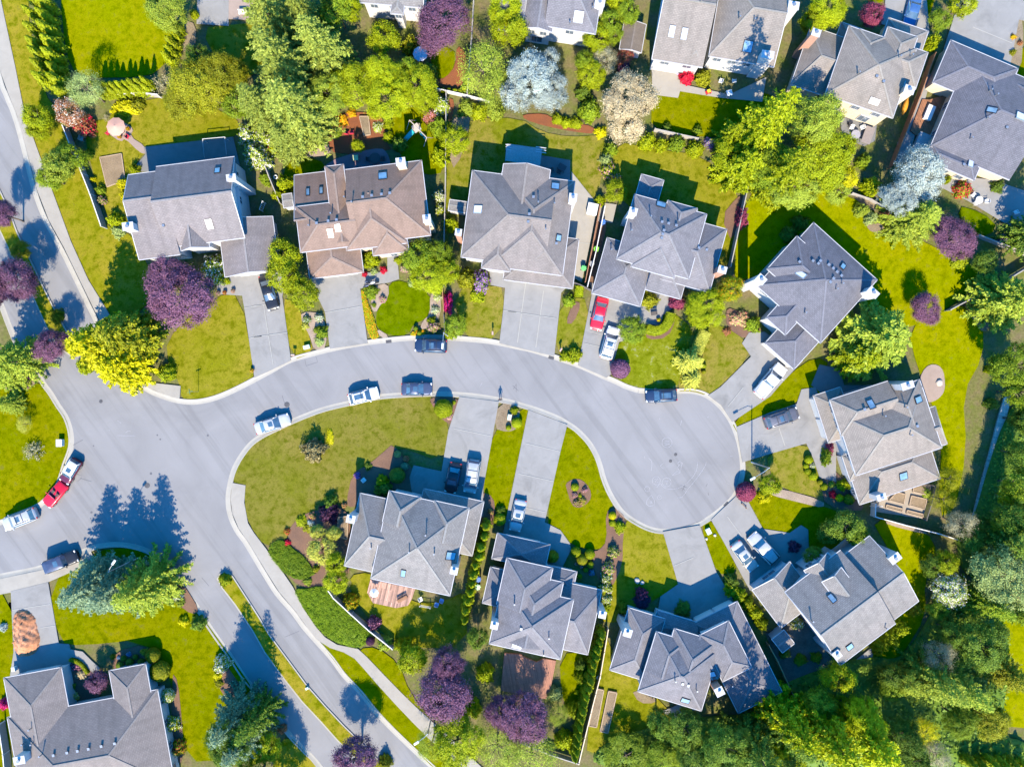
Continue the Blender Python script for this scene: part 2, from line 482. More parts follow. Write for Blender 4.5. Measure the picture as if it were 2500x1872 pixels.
def crown_bare(name, seed, nb=26, leaf=.1, nle=60):
    """thin crown with its pale limbs showing: twig clumps"""
    rng = np.random.default_rng(seed); C = []
    for i in range(nb):
        a = rng.random()*6.283; el = rng.uniform(.0, 1.25)
        d = np.array([math.cos(a)*math.cos(el), math.sin(a)*math.cos(el), math.sin(el)*.8])
        for s in rng.uniform(.3, 1.0, nle): C.append(d*s+rng.normal(size=3)*.1*s)
    C = np.array(C)
    return leaf_mesh(name, C, rng.normal(size=C.shape)+np.array([0, 0, .6]), leaf, rng, .5)
def limbs_mesh(name, seed, n=6, spread=.6, h=1.0, r=.05, low=.45):
    rng = random.Random(seed); b = MB()
    b.tube([(0, 0, -.03), (.01, 0, .2*h), (-.01, .01, .55*h), (.01, 0, .85*h)], [r*1.5, r*1.05, r*.75, r*.25], 0, 8)
    for i in range(n):
        a = 6.283*(i+rng.random()*.6)/n; z = h*(low+.3*rng.random()); s = spread*rng.uniform(.6, 1)
        b.tube([(0, 0, z), (math.cos(a)*s*.45, math.sin(a)*s*.45, z+.13*h), (math.cos(a+.2)*s, math.sin(a+.2)*s, z+.3*h)], [r*.5, r*.33, r*.08], 0, 6)
    o = b.build(name, plain('bark', (.10, .075, .055), .9, var=.35, scale=3), None, True)
    me = o.data; bpy.data.objects.remove(o); return me
# ------------------------------------------------------------------ shared materials
WHITE = plain('white_trim', (.38, .38, .40), .5, var=.04)
WALLS = {'white': plain('white_siding', (.46, .46, .47), .6, var=.07, scale=1.5),
         'cream': plain('cream_siding', (.52, .44, .33), .6, var=.06, scale=1.5),
         'grey': plain('grey_siding', (.36, .38, .42), .6, var=.06, scale=1.5),
         'brick': plain('brick_veneer', (.34, .19, .14), .8, var=.2, scale=8)}
ROOFS = {'gray': shingle_mat('grey_shingle', (.196, .177, .186), .7), 'brown': shingle_mat('brown_shingle', (.215, .152, .128), .55),
         'blue': shingle_mat('slate_blue_shingle', (.174, .170, .194), .8), 'tan': shingle_mat('tan_shingle', (.226, .202, .188), .7),
         'taupe': shingle_mat('taupe_shingle', (.19, .170, .170), .65), 'pale': shingle_mat('pale_grey_shingle', (.206, .198, .202), .85),
         'dark': shingle_mat('dark_slate_shingle', (.132, .134, .165), .85), 'shed': shingle_mat('brown_grey_shingle', (.155, .13, .112), .5)}
CAPS = {n: plain('ridge_'+n, k({'gray': (.19, .176, .178), 'brown': (.20, .148, .124), 'blue': (.16, .158, .174), 'tan': (.212, .195, .176), 'taupe': (.178, .16, .153),
        'pale': (.2, .196, .192), 'shed': (.147, .122, .106), 'dark': (.12, .122, .15)}[n], .92), .9, var=.15, scale=3) for n in ROOFS}
PANE = glass('window_pane', (.06, .08, .11)); SKYGLASS = glass('skylight_glass', (.10, .16, .22), .12)
PALEGLASS = plain('white_skylight_dome', (.55, .57, .6), .25, var=.03)
DARKM = plain('dark_metal', (.03, .03, .035), .5, .5); STEEL = plain('galvanised_metal', (.35, .36, .38), .4, .7)
CONC = concrete_mat('driveway_concrete', (.205, .200, .196)); WALK = concrete_mat('sidewalk_concrete', (.265, .245, .215), .08, .08)
# ------------------------------------------------------------------ houses
class House:
    def __init__(s, name, label, ang, roof='gray', wall='white', skyl=False):
        s.a = R(ang); s.roofk = roof; s.wallk = wall
        s.X = Vector((math.cos(s.a), -math.sin(s.a), 0)); s.Y = Vector((-math.sin(s.a), -math.cos(s.a), 0))
        s.name, s.label = name, label
        s.polys = []; s.walls = MB(); s.roof = MB(); s.trim = MB(); s.rects = []; s.spec = []
    def loc(s, p): return Vector((p.dot(s.X), p.dot(s.Y)))
    def W(s, u, v, z): return s.X*u+s.Y*v+Vector((0, 0, z))
    def wing(s, x1, y1, x2, y2, z=5.3, pitch=.62, axis='x', ends='hh', f=.5, z2=None, hipf=1.0, over=.42, wall=True):
        """a roofed block: two opposite eave corners (image), eave height, pitch, ridge axis, end types (hip / gable / none)"""
        p, q = s.loc(P(x1, y1, z)), s.loc(P(x2, y2, z))
        z += .0013*len(s.rects)
        u0, u1, v0, v1 = min(p.x, q.x), max(p.x, q.x), min(p.y, q.y), max(p.y, q.y)
        pitch *= .8
        s.rects.append((u0, u1, v0, v1, z, over))
        if axis == 'y':
            W = lambda a, b, zz: s.W(b, a, zz); a0, a1, b0, b1 = v0, v1, u0, u1
        else:
            W = lambda a, b, zz: s.W(a, b, zz); a0, a1, b0, b1 = u0, u1, v0, v1
        half = (b1-b0)/2; zb0 = z; zb1 = z if z2 is None else z2
        if f >= .99 or f <= .01: bm = b1 if f > .5 else b0; zr = max(zb0, zb1)
        else: bm = b0+(b1-b0)*f; zr = max(zb0, zb1)+min(f, 1-f)*2*half*pitch
        i0 = min(half*hipf, (a1-a0)/2-.02) if ends[0] == 'h' else 0
        i1 = min(half*hipf, (a1-a0)/2-.02) if ends[1] == 'h' else 0
        r0, r1 = W(a0+i0, bm, zr), W(a1-i1, bm, zr)
        c00, c10, c11, c01 = W(a0, b0, zb0), W(a1, b0, zb0), W(a1, b1, zb1), W(a0, b1, zb1)
        polys = []
        if bm > b0+.01: polys.append((c00, c10, r1, r0))
        if bm < b1-.01: polys.append((c11, c01, r0, r1))
        if ends[0] == 'h': polys.append((c01, c00, r0))
        if ends[1] == 'h': polys.append((c10, c11, r1))
        for pl in polys:
            pl = list(pl); e = (pl[1]-pl[0]).normalized(); n = (pl[1]-pl[0]).cross(pl[2]-pl[0]).normalized()
            if n.z < 0: n = -n
            g = n.cross(e).normalized()
            uv = [((p-pl[0]).dot(e), (p-pl[0]).dot(g)) for p in pl]
            cn = (pl[1]-pl[0]).cross(pl[2]-pl[0])
            if cn.z < 0: pl = pl[::-1]; uv = uv[::-1]
            s.roof.face(pl, 0, uv); s.polys.append((pl, n))
        dn = Vector((0, 0, -.08 if abs(zb0-zb1) > .1 else 0)); s.roof.face([c01+dn, c11+dn, c10+dn, c00+dn], 2)                                   # soffit
        for e, (ca, cb, rr) in ((0, (c00, c01, r0)), (1, (c11, c10, r1))):     # gable walls
            if ends[e] == 'g':
                d = (W(a1, b0, 0)-W(a0, b0, 0)).normalized()*(over if e == 0 else -over)
                s.walls.face([ca+d, cb+d, rr+d-Vector((0, 0, .03))], 0)
        # hips, ridge and gutters
        up = Vector((0, 0, .035))
        if (r1-r0).length > .3: s.roof.bar(r0+up, r1+up, .26, .05, 1)
        for e, cs, rr in ((0, (c00, c01), r0), (1, (c10, c11), r1)):
            if ends[e] == 'h':
                for c in cs: s.roof.bar(c+up, rr+up, .24, .05, 1)
        gl = [(c00, c10), (c11, c01)]
        for e, (ca, cb, rr) in ((0, (c01, c00, r0)), (1, (c10, c11, r1))):
            gl += [(ca, cb)] if ends[e] == 'h' else ([(ca, rr), (rr, cb)] if ends[e] == 'g' else [])
        for a, b in gl: s.trim.bar(a+Vector((0, 0, .03)), b+Vector((0, 0, .03)), .08, .18, 0)
        if wall:
            o = over
            zt = min(zb0, zb1)-.02
            A, B_, C, D = s.W(u0+o, v0+o, 0), s.W(u1-o, v0+o, 0), s.W(u1-o, v1-o, 0), s.W(u0+o, v1-o, 0)
            for p1, p2 in ((A, B_), (B_, C), (C, D), (D, A)):
                s.walls.face([p1+Vector((0, 0, -.1)), p2+Vector((0, 0, -.1)), p2+Vector((0, 0, zt)), p1+Vector((0, 0, zt))], 0)
        s.spec.append((W, a0, a1, b0, b1, z, axis))
    def hit(s, px, py):
        """where the sight line through this image point meets the roof"""
        o = Vector((0, 0, CAMH)); d = (P(px, py, 0)-o)
        best = None
        for pl, n in s.polys:
            den = n.dot(d)
            if abs(den) < 1e-6: continue
            t = n.dot(pl[0]-o)/den; p = o+d*t
            inside = True
            for i in range(len(pl)):
                a, b = pl[i], pl[(i+1) % len(pl)]
                if (b.x-a.x)*(p.y-a.y)-(b.y-a.y)*(p.x-a.x) < -.02: inside = False; break
            if inside and (best is None or p.z > best[0].z): best = (p, n)
        return best
    def finish(s):
        ctr = Vector((sum((r[0]+r[1])/2 for r in s.rects)/len(s.rects), sum((r[2]+r[3])/2 for r in s.rects)/len(s.rects)))
        base = s.W(ctr.x, ctr.y, 0)
        s.root = tag(empty('house', base), s.label, 'house', 'houses around the cul-de-sac')
        def put(mb, name, mats, parent):
            o = mb.build(name, mats, parent)
            return o
        s.base = base
        for mb in (s.walls, s.roof, s.trim): mb.v = [tuple(Vector(v)-base) for v in mb.v]
        s.walls.build('wall', WALLS[s.wallk], s.root)
        s.r = s.roof.build('roof', [ROOFS[s.roofk], CAPS[s.roofk], WHITE], s.root)
        s.trim.build('gutter', WHITE, s.r)
    def skylight(s, tile, x, y, w=.75, l=1.3, pale=False, h=.16):
        ht = s.hit(*T(tile, x, y))
        if not ht: print('skylight off roof', s.name, tile, x, y); return
        p, n = ht
        e = Vector((0, 0, 1)).cross(n).normalized(); g = n.cross(e)
        b = MB(); p = p-s.base
        M = Matrix((( e.x, g.x, n.x, p.x), (e.y, g.y, n.y, p.y), (e.z, g.z, n.z, p.z), (0, 0, 0, 1)))
        f = .07
        for cx, cy, dx, dy in ((-w/2+f/2, 0, f, l), (w/2-f/2, 0, f, l), (0, -l/2+f/2, w-2*f, f), (0, l/2-f/2, w-2*f, f)):
            b.box((cx, cy, -.02), (dx, dy, h+.02), 0, 0, M)
        b.box((0, 0, -.02), (w-2*f, l-2*f, h-.005), 1, 0, M)
        b.build('skylight', [STEEL if pale else DARKM, PALEGLASS if pale else SKYGLASS], s.r)
    def vent(s, tile, *xy, kind='vent'):
        for i in range(0, len(xy), 2):
            ht = s.hit(*T(tile, xy[i], xy[i+1]))
            if not ht: print('vent off roof', s.name, tile, xy[i], xy[i+1]); continue
            p = ht[0]-s.base; b = MB()
            if kind == 'pipe':
                b.cyl(p-Vector((0, 0, .1)), .07, .85, 0, 8); b.cyl(p+Vector((0, 0, .75)), .11, .08, 0, 8)
                b.build('vent_pipe', STEEL, s.r)
            else:
                b.box(p-Vector((0, 0, .12)), (.28, .28, .28), 0, -s.a); b.box(p+Vector((0, 0, .16)), (.34, .34, .05), 1, -s.a)
                b.build('roof_vent', [DARKM, STEEL], s.r)
    def chimney(s, tile, x, y, zt=7.8, w=1.1, d=.75, brick=False):
        p = TP(tile, x, y, zt)-s.base; b = MB(); rz = -s.a
        b.box((p.x, p.y, 0), (w, d, zt-.12), 0, rz); b.box((p.x, p.y, zt-.12), (w+.16, d+.16, .1), 1, rz)
        b.cyl((p.x, p.y, zt-.02), .17, .28, 2, 10); b.cyl((p.x, p.y, zt+.26), .22, .05, 2, 10)
        b.build('chimney', [WALLS['brick' if brick else s.wallk], WHITE, STEEL], s.r)
    def openings(s, wi, side, n, w=1.1, h=1.2, zc=None, door=False):
        """n windows on one wall of wing wi; side t b l r = image side of the block"""
        u0, u1, v0, v1, z, o = s.rects[wi]
        if side in 'tb':
            A, B_ = s.W(u0+o, (v0+o) if side == 't' else (v1-o), 0), s.W(u1-o, (v0+o) if side == 't' else (v1-o), 0)
            nn = -s.Y if side == 't' else s.Y
        else:
            A, B_ = s.W((u0+o) if side == 'l' else (u1-o), v0+o, 0), s.W((u0+o) if side == 'l' else (u1-o), v1-o, 0)
            nn = -s.X if side == 'l' else s.X
        L = (B_-A).length; e = (B_-A).normalized()
        zc = zc if zc is not None else z-1.35
        for i in range(n):
            c = A+e*(L*(i+.5)/n)-s.base
            rz = math.atan2(e.y, e.x)
            if door:
                b = MB(); b.box(c+nn*.03+Vector((0, 0, .02)), (w+.24, .10, h+.12), 0, rz)
                fr = b.build('garage_door', [WHITE], s.root)
                b = MB()
                for j in range(4): b.box(c+nn*.095+Vector((0, 0, .06+j*h/4)), (w, .04, h/4-.03), 0, rz)
                b.build('door_panel', [plain('door_paint', (.55, .54, .52), .5, var=.03)], fr)
            else:
                b = MB(); f = .09
                for dx, dz, sx, sz in ((0, -h/2, w, f), (0, h/2-f, w, f), (-w/2+f/2, -h/2+f, f, h-2*f), (w/2-f/2, -h/2+f, f, h-2*f), (0, -h/2+f, .05, h-2*f)):
                    b.box(c+nn*.04+e*dx+Vector((0, 0, zc+dz)), (sx, .10, sz), 0, rz)
                fr = b.build('window', [WHITE], s.root)
                b = MB(); b.box(c+nn*.02+Vector((0, 0, zc-h/2+f*.8)), (w-f, .07, h-1.6*f), 0, rz)
                b.build('pane', [PANE], fr)
# ------------------------------------------------------------------ cars
TYRE = plain('tyre_rubber', (.012, .012, .013), .8); RIM = plain('alloy_rim', (.4, .4, .42), .3, .8)
CGLASS = glass('car_glass', (.035, .065, .10), .05); LAMPW = plain('headlamp_lens', (.6, .62, .65), .15, var=.02); LAMPR = plain('tail_lamp_lens', (.35, .01, .01), .2, var=.02)
CARK = {  # L, W, H, hood end, windscreen top, rear roof end, rear glass foot (fractions from the nose), belt height, roof inset
 'sedan': (4.75, 1.82, 1.45, .28, .43, .70, .84, .92, .17), 'suv': (4.75, 1.9, 1.74, .25, .37, .88, .95, 1.08, .13),
 'minivan': (5.0, 1.96, 1.74, .17, .33, .91, .97, 1.08, .13), 'wagon': (4.6, 1.8, 1.5, .27, .41, .83, .95, .95, .16),
 'coupe': (4.5, 1.8, 1.36, .32, .47, .66, .85, .88, .19), 'pickup': (5.6, 1.98, 1.82, .26, .36, .60, .64, 1.12, .12),
 'mini': (3.8, 1.68, 1.42, .25, .38, .90, .97, .92, .11), 'jeep': (4.3, 1.86, 1.85, .33, .38, .94, .97, 1.12, .07),
 'roadster': (4.2, 1.76, 1.22, .34, .45, .5, .55, .86, .16)}
def rounded_section(w, zt, crown, zb, n=6):
    pts = []
    for y, z in ((0, zt+crown), (.45, zt+crown*.8), (.78, zt+crown*.3), (.93, zt-.035), (1.0, zt-.17), (1.0, zt*.62), (.985, zb+.12), (.93, zb)):
        pts.append((y*w/2, z))
    return pts
def make_car(kind, body, label, f, r, roofm=None, cat='car', name='parked_car', glow=None, dark=False):
    L, W, H, fh, fw, fr, fg, belt, ins = CARK[kind]
    p, q = P(*f, .6), P(*r, .6); c = (p+q)/2; d = p-q
    sc = max(.9, min(1.12, d.length/L)); L *= sc
    root = tag(empty(name, (c.x, c.y, .01), math.atan2(d.y, d.x)), label, cat, 'cars parked along the kerbs and on the driveways')
    X = lambda t: L/2-t*L                                   # t from the nose
    prof = [(0, .60, belt-.30), (.012, .74, belt-.22), (.04, .87, belt-.15), (.10, .96, belt-.09), (.16, .985, belt-.07), (fh*.8, 1, belt-.03), (fh, 1, belt), (.5, 1, belt+.01), (fg, 1, belt+.01)]
    tail = {'sedan': (belt-.01, belt-.06), 'coupe': (belt-.01, belt-.08), 'roadster': (belt, belt-.07), 'pickup': (belt, belt-.02)}.get(kind, (belt, belt-.12))
    if kind == 'roadster': prof = [(a, b_, c_) for a, b_, c_ in prof if a < .9]
    prof += [(max(fg+.01, .945), .965, tail[0]), (.98, .87, tail[1]-.04), (.994, .74, tail[1]-.12), (1.0, .62, tail[1]-.2)]
    b = MB(); rings = []
    for t, wf, zt in prof:
        s = rounded_section(W*wf, zt, .035, .24)
        i = len(b.v); ring = [(X(t), y, z) for y, z in reversed(s)]+[(X(t), -y, z) for y, z in s[1:]]
        b.v += ring; rings.append((i, len(ring)))
    for (i, n), (j, _) in zip(rings, rings[1:]):
        for a in range(n-1): b.f.append((i+a, i+a+1, j+a+1, j+a)); b.m.append(0)
        b.f.append((i+n-1, i, j, j+n-1)); b.m.append(1)
    for i, n in (rings[0], rings[-1]): b.f.append(tuple(range(i, i+n))); b.m.append(0)
    bo = b.build('body', [body, DARKM], root, True)
    # cabin
    wb, wt = W*.93, W*(.93-ins*1.0)
    zr = H; zb = belt-.02
    def ring(x0, x1, w, z, rc):
        pts = []
        for sx, sy in ((1, 1), (-1, 1), (-1, -1), (1, -1)):
            x = x0 if sx > 0 else x1
            pts += ([(x-rc*.9, w/2*sy, z), (x, (w/2-rc*1.6)*sy, z)] if sx*sy < 0 else [(x, (w/2-rc*1.6)*sy, z), (x-rc*.9 if sx > 0 else x+rc*.9, w/2*sy, z)]) if sx > 0 else \
                   ([(x+rc*.9, w/2*sy, z), (x, (w/2-rc*1.6)*sy, z)] if sy > 0 else [(x, (w/2-rc*1.6)*sy, z), (x+rc*.9, w/2*sy, z)])
        return pts
    if kind != 'roadster':
        xs = (X(fh-.02), X(fg+.005), X(fw), X(fr))
        if kind == 'pickup': xs = (X(fh-.02), X(.63), X(fw), X(.585))
        g = MB(); r0 = ring(xs[0], xs[1], wb, zb, .10); r1 = ring(xs[2], xs[3], wt, zr-.07, .12); r2 = ring(xs[2]-.10, xs[3]+.08, wt-.16, zr-.012, .12)
        n = len(r0)
        g.v += r0+r1
        for a in range(n): g.f.append((a, (a+1) % n, n+(a+1) % n, n+a)); g.m.append(0)
        gl = g.build('window_band', [CGLASS], root, True)
        g = MB(); g.v += r1+r2+[((xs[2]+xs[3])/2, 0, zr)]
        for a in range(n):
            g.f.append((a, (a+1) % n, n+(a+1) % n, n+a)); g.m.append(0)
            g.f.append((n+a, n+(a+1) % n, 2*n)); g.m.append(0)
        rm = roofm if roofm else body
        for sy in (1, -1):                                  # pillars
            for (xa, xb) in ((xs[0], xs[2]), (xs[1], xs[3]), ((xs[0]+xs[1])/2-.05, (xs[2]+xs[3])/2)):
                g.bar((xa, wb/2*sy*.985, zb), (xb, wt/2*sy, zr-.06), .09, .07, 0, Vector((0, sy, .3)))
        ro = g.build('roof', [rm], root, True)
        if kind in ('suv', 'minivan', 'wagon'):
            g = MB()
            for sy in (1, -1): g.bar((xs[2]-.25, (wt/2-.11)*sy, zr+.06), (xs[3]+.2, (wt/2-.11)*sy, zr+.06), .045, .05, 0)
            for t in ((.3,) if kind == 'wagon' else (.25, .62)):
                xx = xs[2]+(xs[3]-xs[2])*t; g.bar((xx, -wt/2+.12, zr+.055), (xx, wt/2-.12, zr+.055), .05, .03, 0)
            g.build('roof_rack', [DARKM if not dark else STEEL], ro)
        if dark is not None and kind in ('sedan', 'suv', 'wagon', 'coupe', 'mini', 'jeep'):
            g = MB(); sl = .62 if kind != 'wagon' else 1.3
            xm = xs[2]+(xs[3]-xs[2])*(.33 if kind != 'wagon' else .5); g.box((xm, 0, zr-.01), (sl, wt*.5, .018), 0); g.build('sunroof', [CGLASS], ro)
    else:
        g = MB(); y = W*.36
        g.face([(X(.36), y*1.1, belt+.01), (X(.36), -y*1.1, belt+.01), (X(.43), -y*.85, H), (X(.43), y*.85, H)], 0)
        g.build('windscreen', [CGLASS], root)
        g = MB(); g.box((X(.56), 0, belt-.05), (L*.26, W*.74, .075), 0); g.build('cabin_well', [plain('black_trim', (.012, .012, .013), .7)], root)
        sm = plain('dark_leather_seat', (.06, .035, .03), .6)
        for sy in (1, -1):
            g = MB(); g.box((X(.54), sy*.36, belt-.04), (.5, .46, .09), 0); g.box((X(.61), sy*.36, belt-.02), (.16, .46, .32), 0); g.build('seat', [sm], root, bevel=.04)
    if kind == 'pickup':
        g = MB(); x0, x1 = X(.645), X(.985)
        g.box(((x0+x1)/2, 0, belt-.01), (x0-x1-.02, W*.80, .03), 0); g.build('bed_cover' if dark else 'cargo_bed', [plain('bed_liner', (.028, .03, .034), .6) if dark else plain('bed_grey', (.23, .23, .25), .6)], root)
    # wheels, lamps, mirrors
    for fx, nm in ((.175, 0), (.80, 1)):
        for sy in (1, -1):
            g = MB(); rr = .33 if kind not in ('pickup', 'suv', 'jeep') else .37
            g.tube([(0, -.11, 0), (0, .11, 0)], rr, 0, 18); w = g.build('wheel', [TYRE], root); w.location = (X(fx), sy*(W/2-.115), rr)
            g = MB(); g.tube([(0, sy*.105, 0), (0, sy*.122, 0)], rr*.62, 0, 14); g.build('rim', [RIM], w)
    for sy in (1, -1):
        g = MB(); g.box((X(.03), sy*W*.36, belt-.27), (.2, .3, .13), 0); g.build('headlight', [LAMPW], root, bevel=.03)
        g = MB(); g.box((X(.985), sy*W*.38, belt-.24), (.11, .26, .17), 0); g.build('tail_light', [LAMPR], root, bevel=.03)
        g = MB(); g.box((X(fh+.03), sy*(W/2+.10), belt), (.13, .2, .14), 0); g.build('wing_mirror', [body], root, bevel=.03)
    return root
# ------------------------------------------------------------------ plants
CR = {}
def protos():
    g = lambda n, o: CR.setdefault(n, []).append(o)
    for i in range(3):
        g('bL', crown_broad('crown_leaves', 10+i, 9+i, 230, 130, .047, .066))
        g('bM', crown_broad('crown_leaves', 20+i, 7+i, 120, 95, .072, .09, spread=.5))
        g('p', crown_broad('crown_leaves', 120+i, 8+i, 200, 130, .047, .08, spread=.46, flat=.92))
        g('f', crown_fir('crown_needles', 30+i, 21+2*i, 2.6, 19, .135, .2, 1.15))
        g('y', crown_fir('crown_needles', 130+i, 19+i, 2.0, 19, .19, .02, 1.1, .5))
        g('c', crown_column('crown_sprays', 40+i))
        g('s', crown_shrub('shrub_leaves', 50+i))
        g('k', crown_ball('shrub_leaves', 60+i))
        g('w', crown_broad('crown_leaves', 70+i, 10, 140, 60, .045, .12, spread=.6))
    g('z', crown_bare('crown_twigs', 80))
    g('z', crown_bare('crown_twigs', 81))
    for i in range(2):
        CR.setdefault('T', []).append(limbs_mesh('trunk_mesh', 90+i))
        CR.setdefault('F', []).append(limbs_mesh('trunk_mesh', 95+i, 0, .2, 1.0, .028))
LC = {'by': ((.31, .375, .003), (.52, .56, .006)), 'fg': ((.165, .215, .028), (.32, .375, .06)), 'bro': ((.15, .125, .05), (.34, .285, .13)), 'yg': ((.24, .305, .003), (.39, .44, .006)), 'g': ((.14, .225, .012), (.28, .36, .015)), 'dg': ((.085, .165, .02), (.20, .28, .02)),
      'ol': ((.18, .195, .006), (.36, .36, .015)), 'gold': ((.44, .42, .003), (.76, .70, .006)), 'pl': ((.135, .055, .105), (.285, .135, .225)),
      'mg': ((0.186, 0.0312, 0.0715), (0.372, 0.0781, 0.143)), 'sil': ((.34, .40, .365), (.54, .61, .56)), 'bei': ((.42, .335, .19), (.70, .58, .36)),
      'sage': ((.25, .335, .09), (.44, .52, .18)), 'rb': ((0.264, 0.0923, 0.0385), (0.527, 0.256, 0.11)), 'py': ((.42, .43, .05), (.66, .65, .11)),
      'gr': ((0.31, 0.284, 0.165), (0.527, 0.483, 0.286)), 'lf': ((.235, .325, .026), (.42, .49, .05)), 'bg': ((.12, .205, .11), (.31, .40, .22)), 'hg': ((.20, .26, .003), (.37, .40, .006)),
      'red': ((0.496, 0.017, 0.033), (0.775, 0.0284, 0.066)), 'dpl': ((0.0775, 0.0284, 0.066), (0.155, 0.0568, 0.11)), 'jun': ((.11, .20, .004), (.20, .28, .008))}
FL = {'pink': (.62, .25, .38), 'red': (.55, .012, .05), 'white': (.75, .72, .66), 'purple': (.42, .20, .55), 'orange': (.75, .28, .01), 'salmon': (.68, .28, .20), 'yellow': (.75, .58, .02), 'blue': (.10, .25, .60), 'magenta': (.62, .02, .22)}
LM = {}
def leafm(c):
    """colour code, or colour+flower+amount as in g_pink5"""
    if c not in LM:
        base, _, fl = c.partition('_')
        a, b = LC[base]
        if fl: LM[c] = leaf_mat('leaf_'+c, a, b, FL[fl.rstrip('0123456789')], int(fl[-1])/10)
        else: LM[c] = leaf_mat('leaf_'+c, a, b)
    return LM[c]
PN = {'b': 'broadleaf_tree', 'p': 'plum_tree', 'f': 'fir_tree', 'y': 'cypress_tree', 'c': 'columnar_conifer', 's': 'shrub', 'k': 'clipped_shrub', 'w': 'birch_tree', 'z': 'bare_shrub'}
PC = {'b': 'tree', 'p': 'tree', 'f': 'tree', 'y': 'tree', 'c': 'conifer', 's': 'shrub', 'k': 'shrub', 'w': 'tree', 'z': 'shrub'}
_pr = random.Random(5)
def setmat(o, m):
    o.material_slots[0].link = 'OBJECT'; o.material_slots[0].material = m
def plant(tile, x, y, r, kind, h, col, label, group=None, name=None, cat=None, ry=None):
    """tile position and radius as seen in the picture (crown middle); b-prefixed tile = position of the foot"""
    rm = r/3.45*MPP
    foot = tile[0] == '@'
    tile = tile.lstrip('@')
    zc = 0 if foot else h*(.55 if kind in 'bpw' else .45 if kind in 'fyc' else .5)
    c = TP(tile, x, y, zc); rm *= (1-zc/CAMH)
    rz = _pr.random()*6.283
    nm = name or PN[kind]
    if name is None and kind in 'bp': nm = 'plum_tree' if col in ('pl', 'mg', 'dpl') else 'broadleaf_tree'
    if name is None and kind in 'fy' and col in ('sil', 'bg'): nm = 'spruce_tree'
    if name is None and kind == 'y' and col in ('yg', 'lf'): nm = 'feathery_tree'
    if kind in 'bpfyw':
        root = tag(empty(nm, (c.x, c.y, 0), rz), label, cat or PC[kind], group)
        key = ('bL' if rm > 2.6 else 'bM') if kind == 'b' else kind
        me = _pr.choice(CR[key]); cr = link(bpy.data.objects.new('crown', me), root); setmat(cr, leafm(col))
        e = _pr.uniform(.93, 1.07)
        ry = rm if ry is None else ry/3.45*MPP
        if kind in 'fy':
            z = h/(2.6 if kind == 'f' else 2.0); cr.scale = (rm*e, ry/e, z)
            cr.location = (0, 0, 0)
            tr = link(bpy.data.objects.new('trunk', _pr.choice(CR['F'])), root); tr.scale = (h*.5, h*.5, h*.97)
        else:
            hz = h*.45; cr.scale = (rm*e, ry/e, hz); cr.location = (0, 0, h*.545)
            tr = link(bpy.data.objects.new('trunk', _pr.choice(CR['T'])), root); tr.scale = (rm*1.1, rm*1.1, h*.78)
        return root
    me = _pr.choice(CR[kind]); o = link(bpy.data.objects.new(nm, me)); setmat(o, leafm(col))
    o.location = (c.x, c.y, 0); o.rotation_euler = (0, 0, rz)
    e = _pr.uniform(.95, 1.05)
    if kind == 'c': o.scale = (rm*e, rm/e, h/4.0)
    elif kind == 'k': o.scale = (rm, rm, h/1.65)
    elif kind == 'z': o.scale = (rm, rm, h)
    else:
        o.scale = (rm*e, (rm if ry is None else ry/3.45*MPP)/e, h/.98)
        if ry is not None: o.rotation_euler = (0, 0, 0)
    tag(o, label, cat or PC[kind], group)
    return o
def leafy_path(name, pts, width, height, mat, label, cat='hedge', dens=260, leaf=.12, seed=3, ztop=.0):
    """clipped hedge along a traced line"""
    rng = np.random.default_rng(seed)
    w = [P(*p) for p in catmull(pts, 5)]; nn = seg_normals(w)
    C, Nn = [], []; b = MB(); sv, sf = [], []
    prof = [(-.5, 0), (-.5, .8), (-.36, 1), (.36, 1), (.5, .8), (.5, 0)]
    for p, n in zip(w, nn):
        for o, z in prof: sv.append(tuple(p+n*o*width*.92+Vector((0, 0, z*height*.95))))
    m = len(prof)
    for i in range(len(w)-1):
        for j in range(m-1): sf.append((i*m+j, (i+1)*m+j, (i+1)*m+j+1, i*m+j+1))
    sf += [tuple(range(m)), tuple(range((len(w)-1)*m, len(w)*m))]
    for i in range(len(w)-1):
        a, q = w[i], w[i+1]; L = (q-a).length; cnt = int(L*(width+2*height)*dens)
        for _ in range(cnt):
            t = rng.random(); s = rng.random()*(width+2*height)
            if s < height: o, z, nr = -.5, s/height, -nn[i]
            elif s < height+width: o, z, nr = (s-height)/width-.5, 1, Vector((0, 0, 1))
            else: o, z, nr = .5, (s-height-width)/height, nn[i]
            if z > .8 and abs(o) > .4: z *= .94
            p = a.lerp(q, t)+nn[i]*o*width+Vector((0, 0, z*height))
            C.append(tuple(p)); Nn.append(tuple(nr))
    C = np.array(C)+rng.normal(size=(len(C), 3))*.04; Nn = np.array(Nn)+rng.normal(size=(len(C), 3))*.45
    me = leaf_mesh(name, C, Nn, leaf, rng, .6, None, (sv, sf))
    o = link(bpy.data.objects.new(name, me)); setmat(o, mat); tag(o, label, cat); return o
def inpoly(x, y, pl):
    c = False; j = len(pl)-1
    for i in range(len(pl)):
        if (pl[i][1] > y) != (pl[j][1] > y) and x < (pl[j][0]-pl[i][0])*(y-pl[i][1])/(pl[j][1]-pl[i][1])+pl[i][0]: c = not c
        j = i
    return c
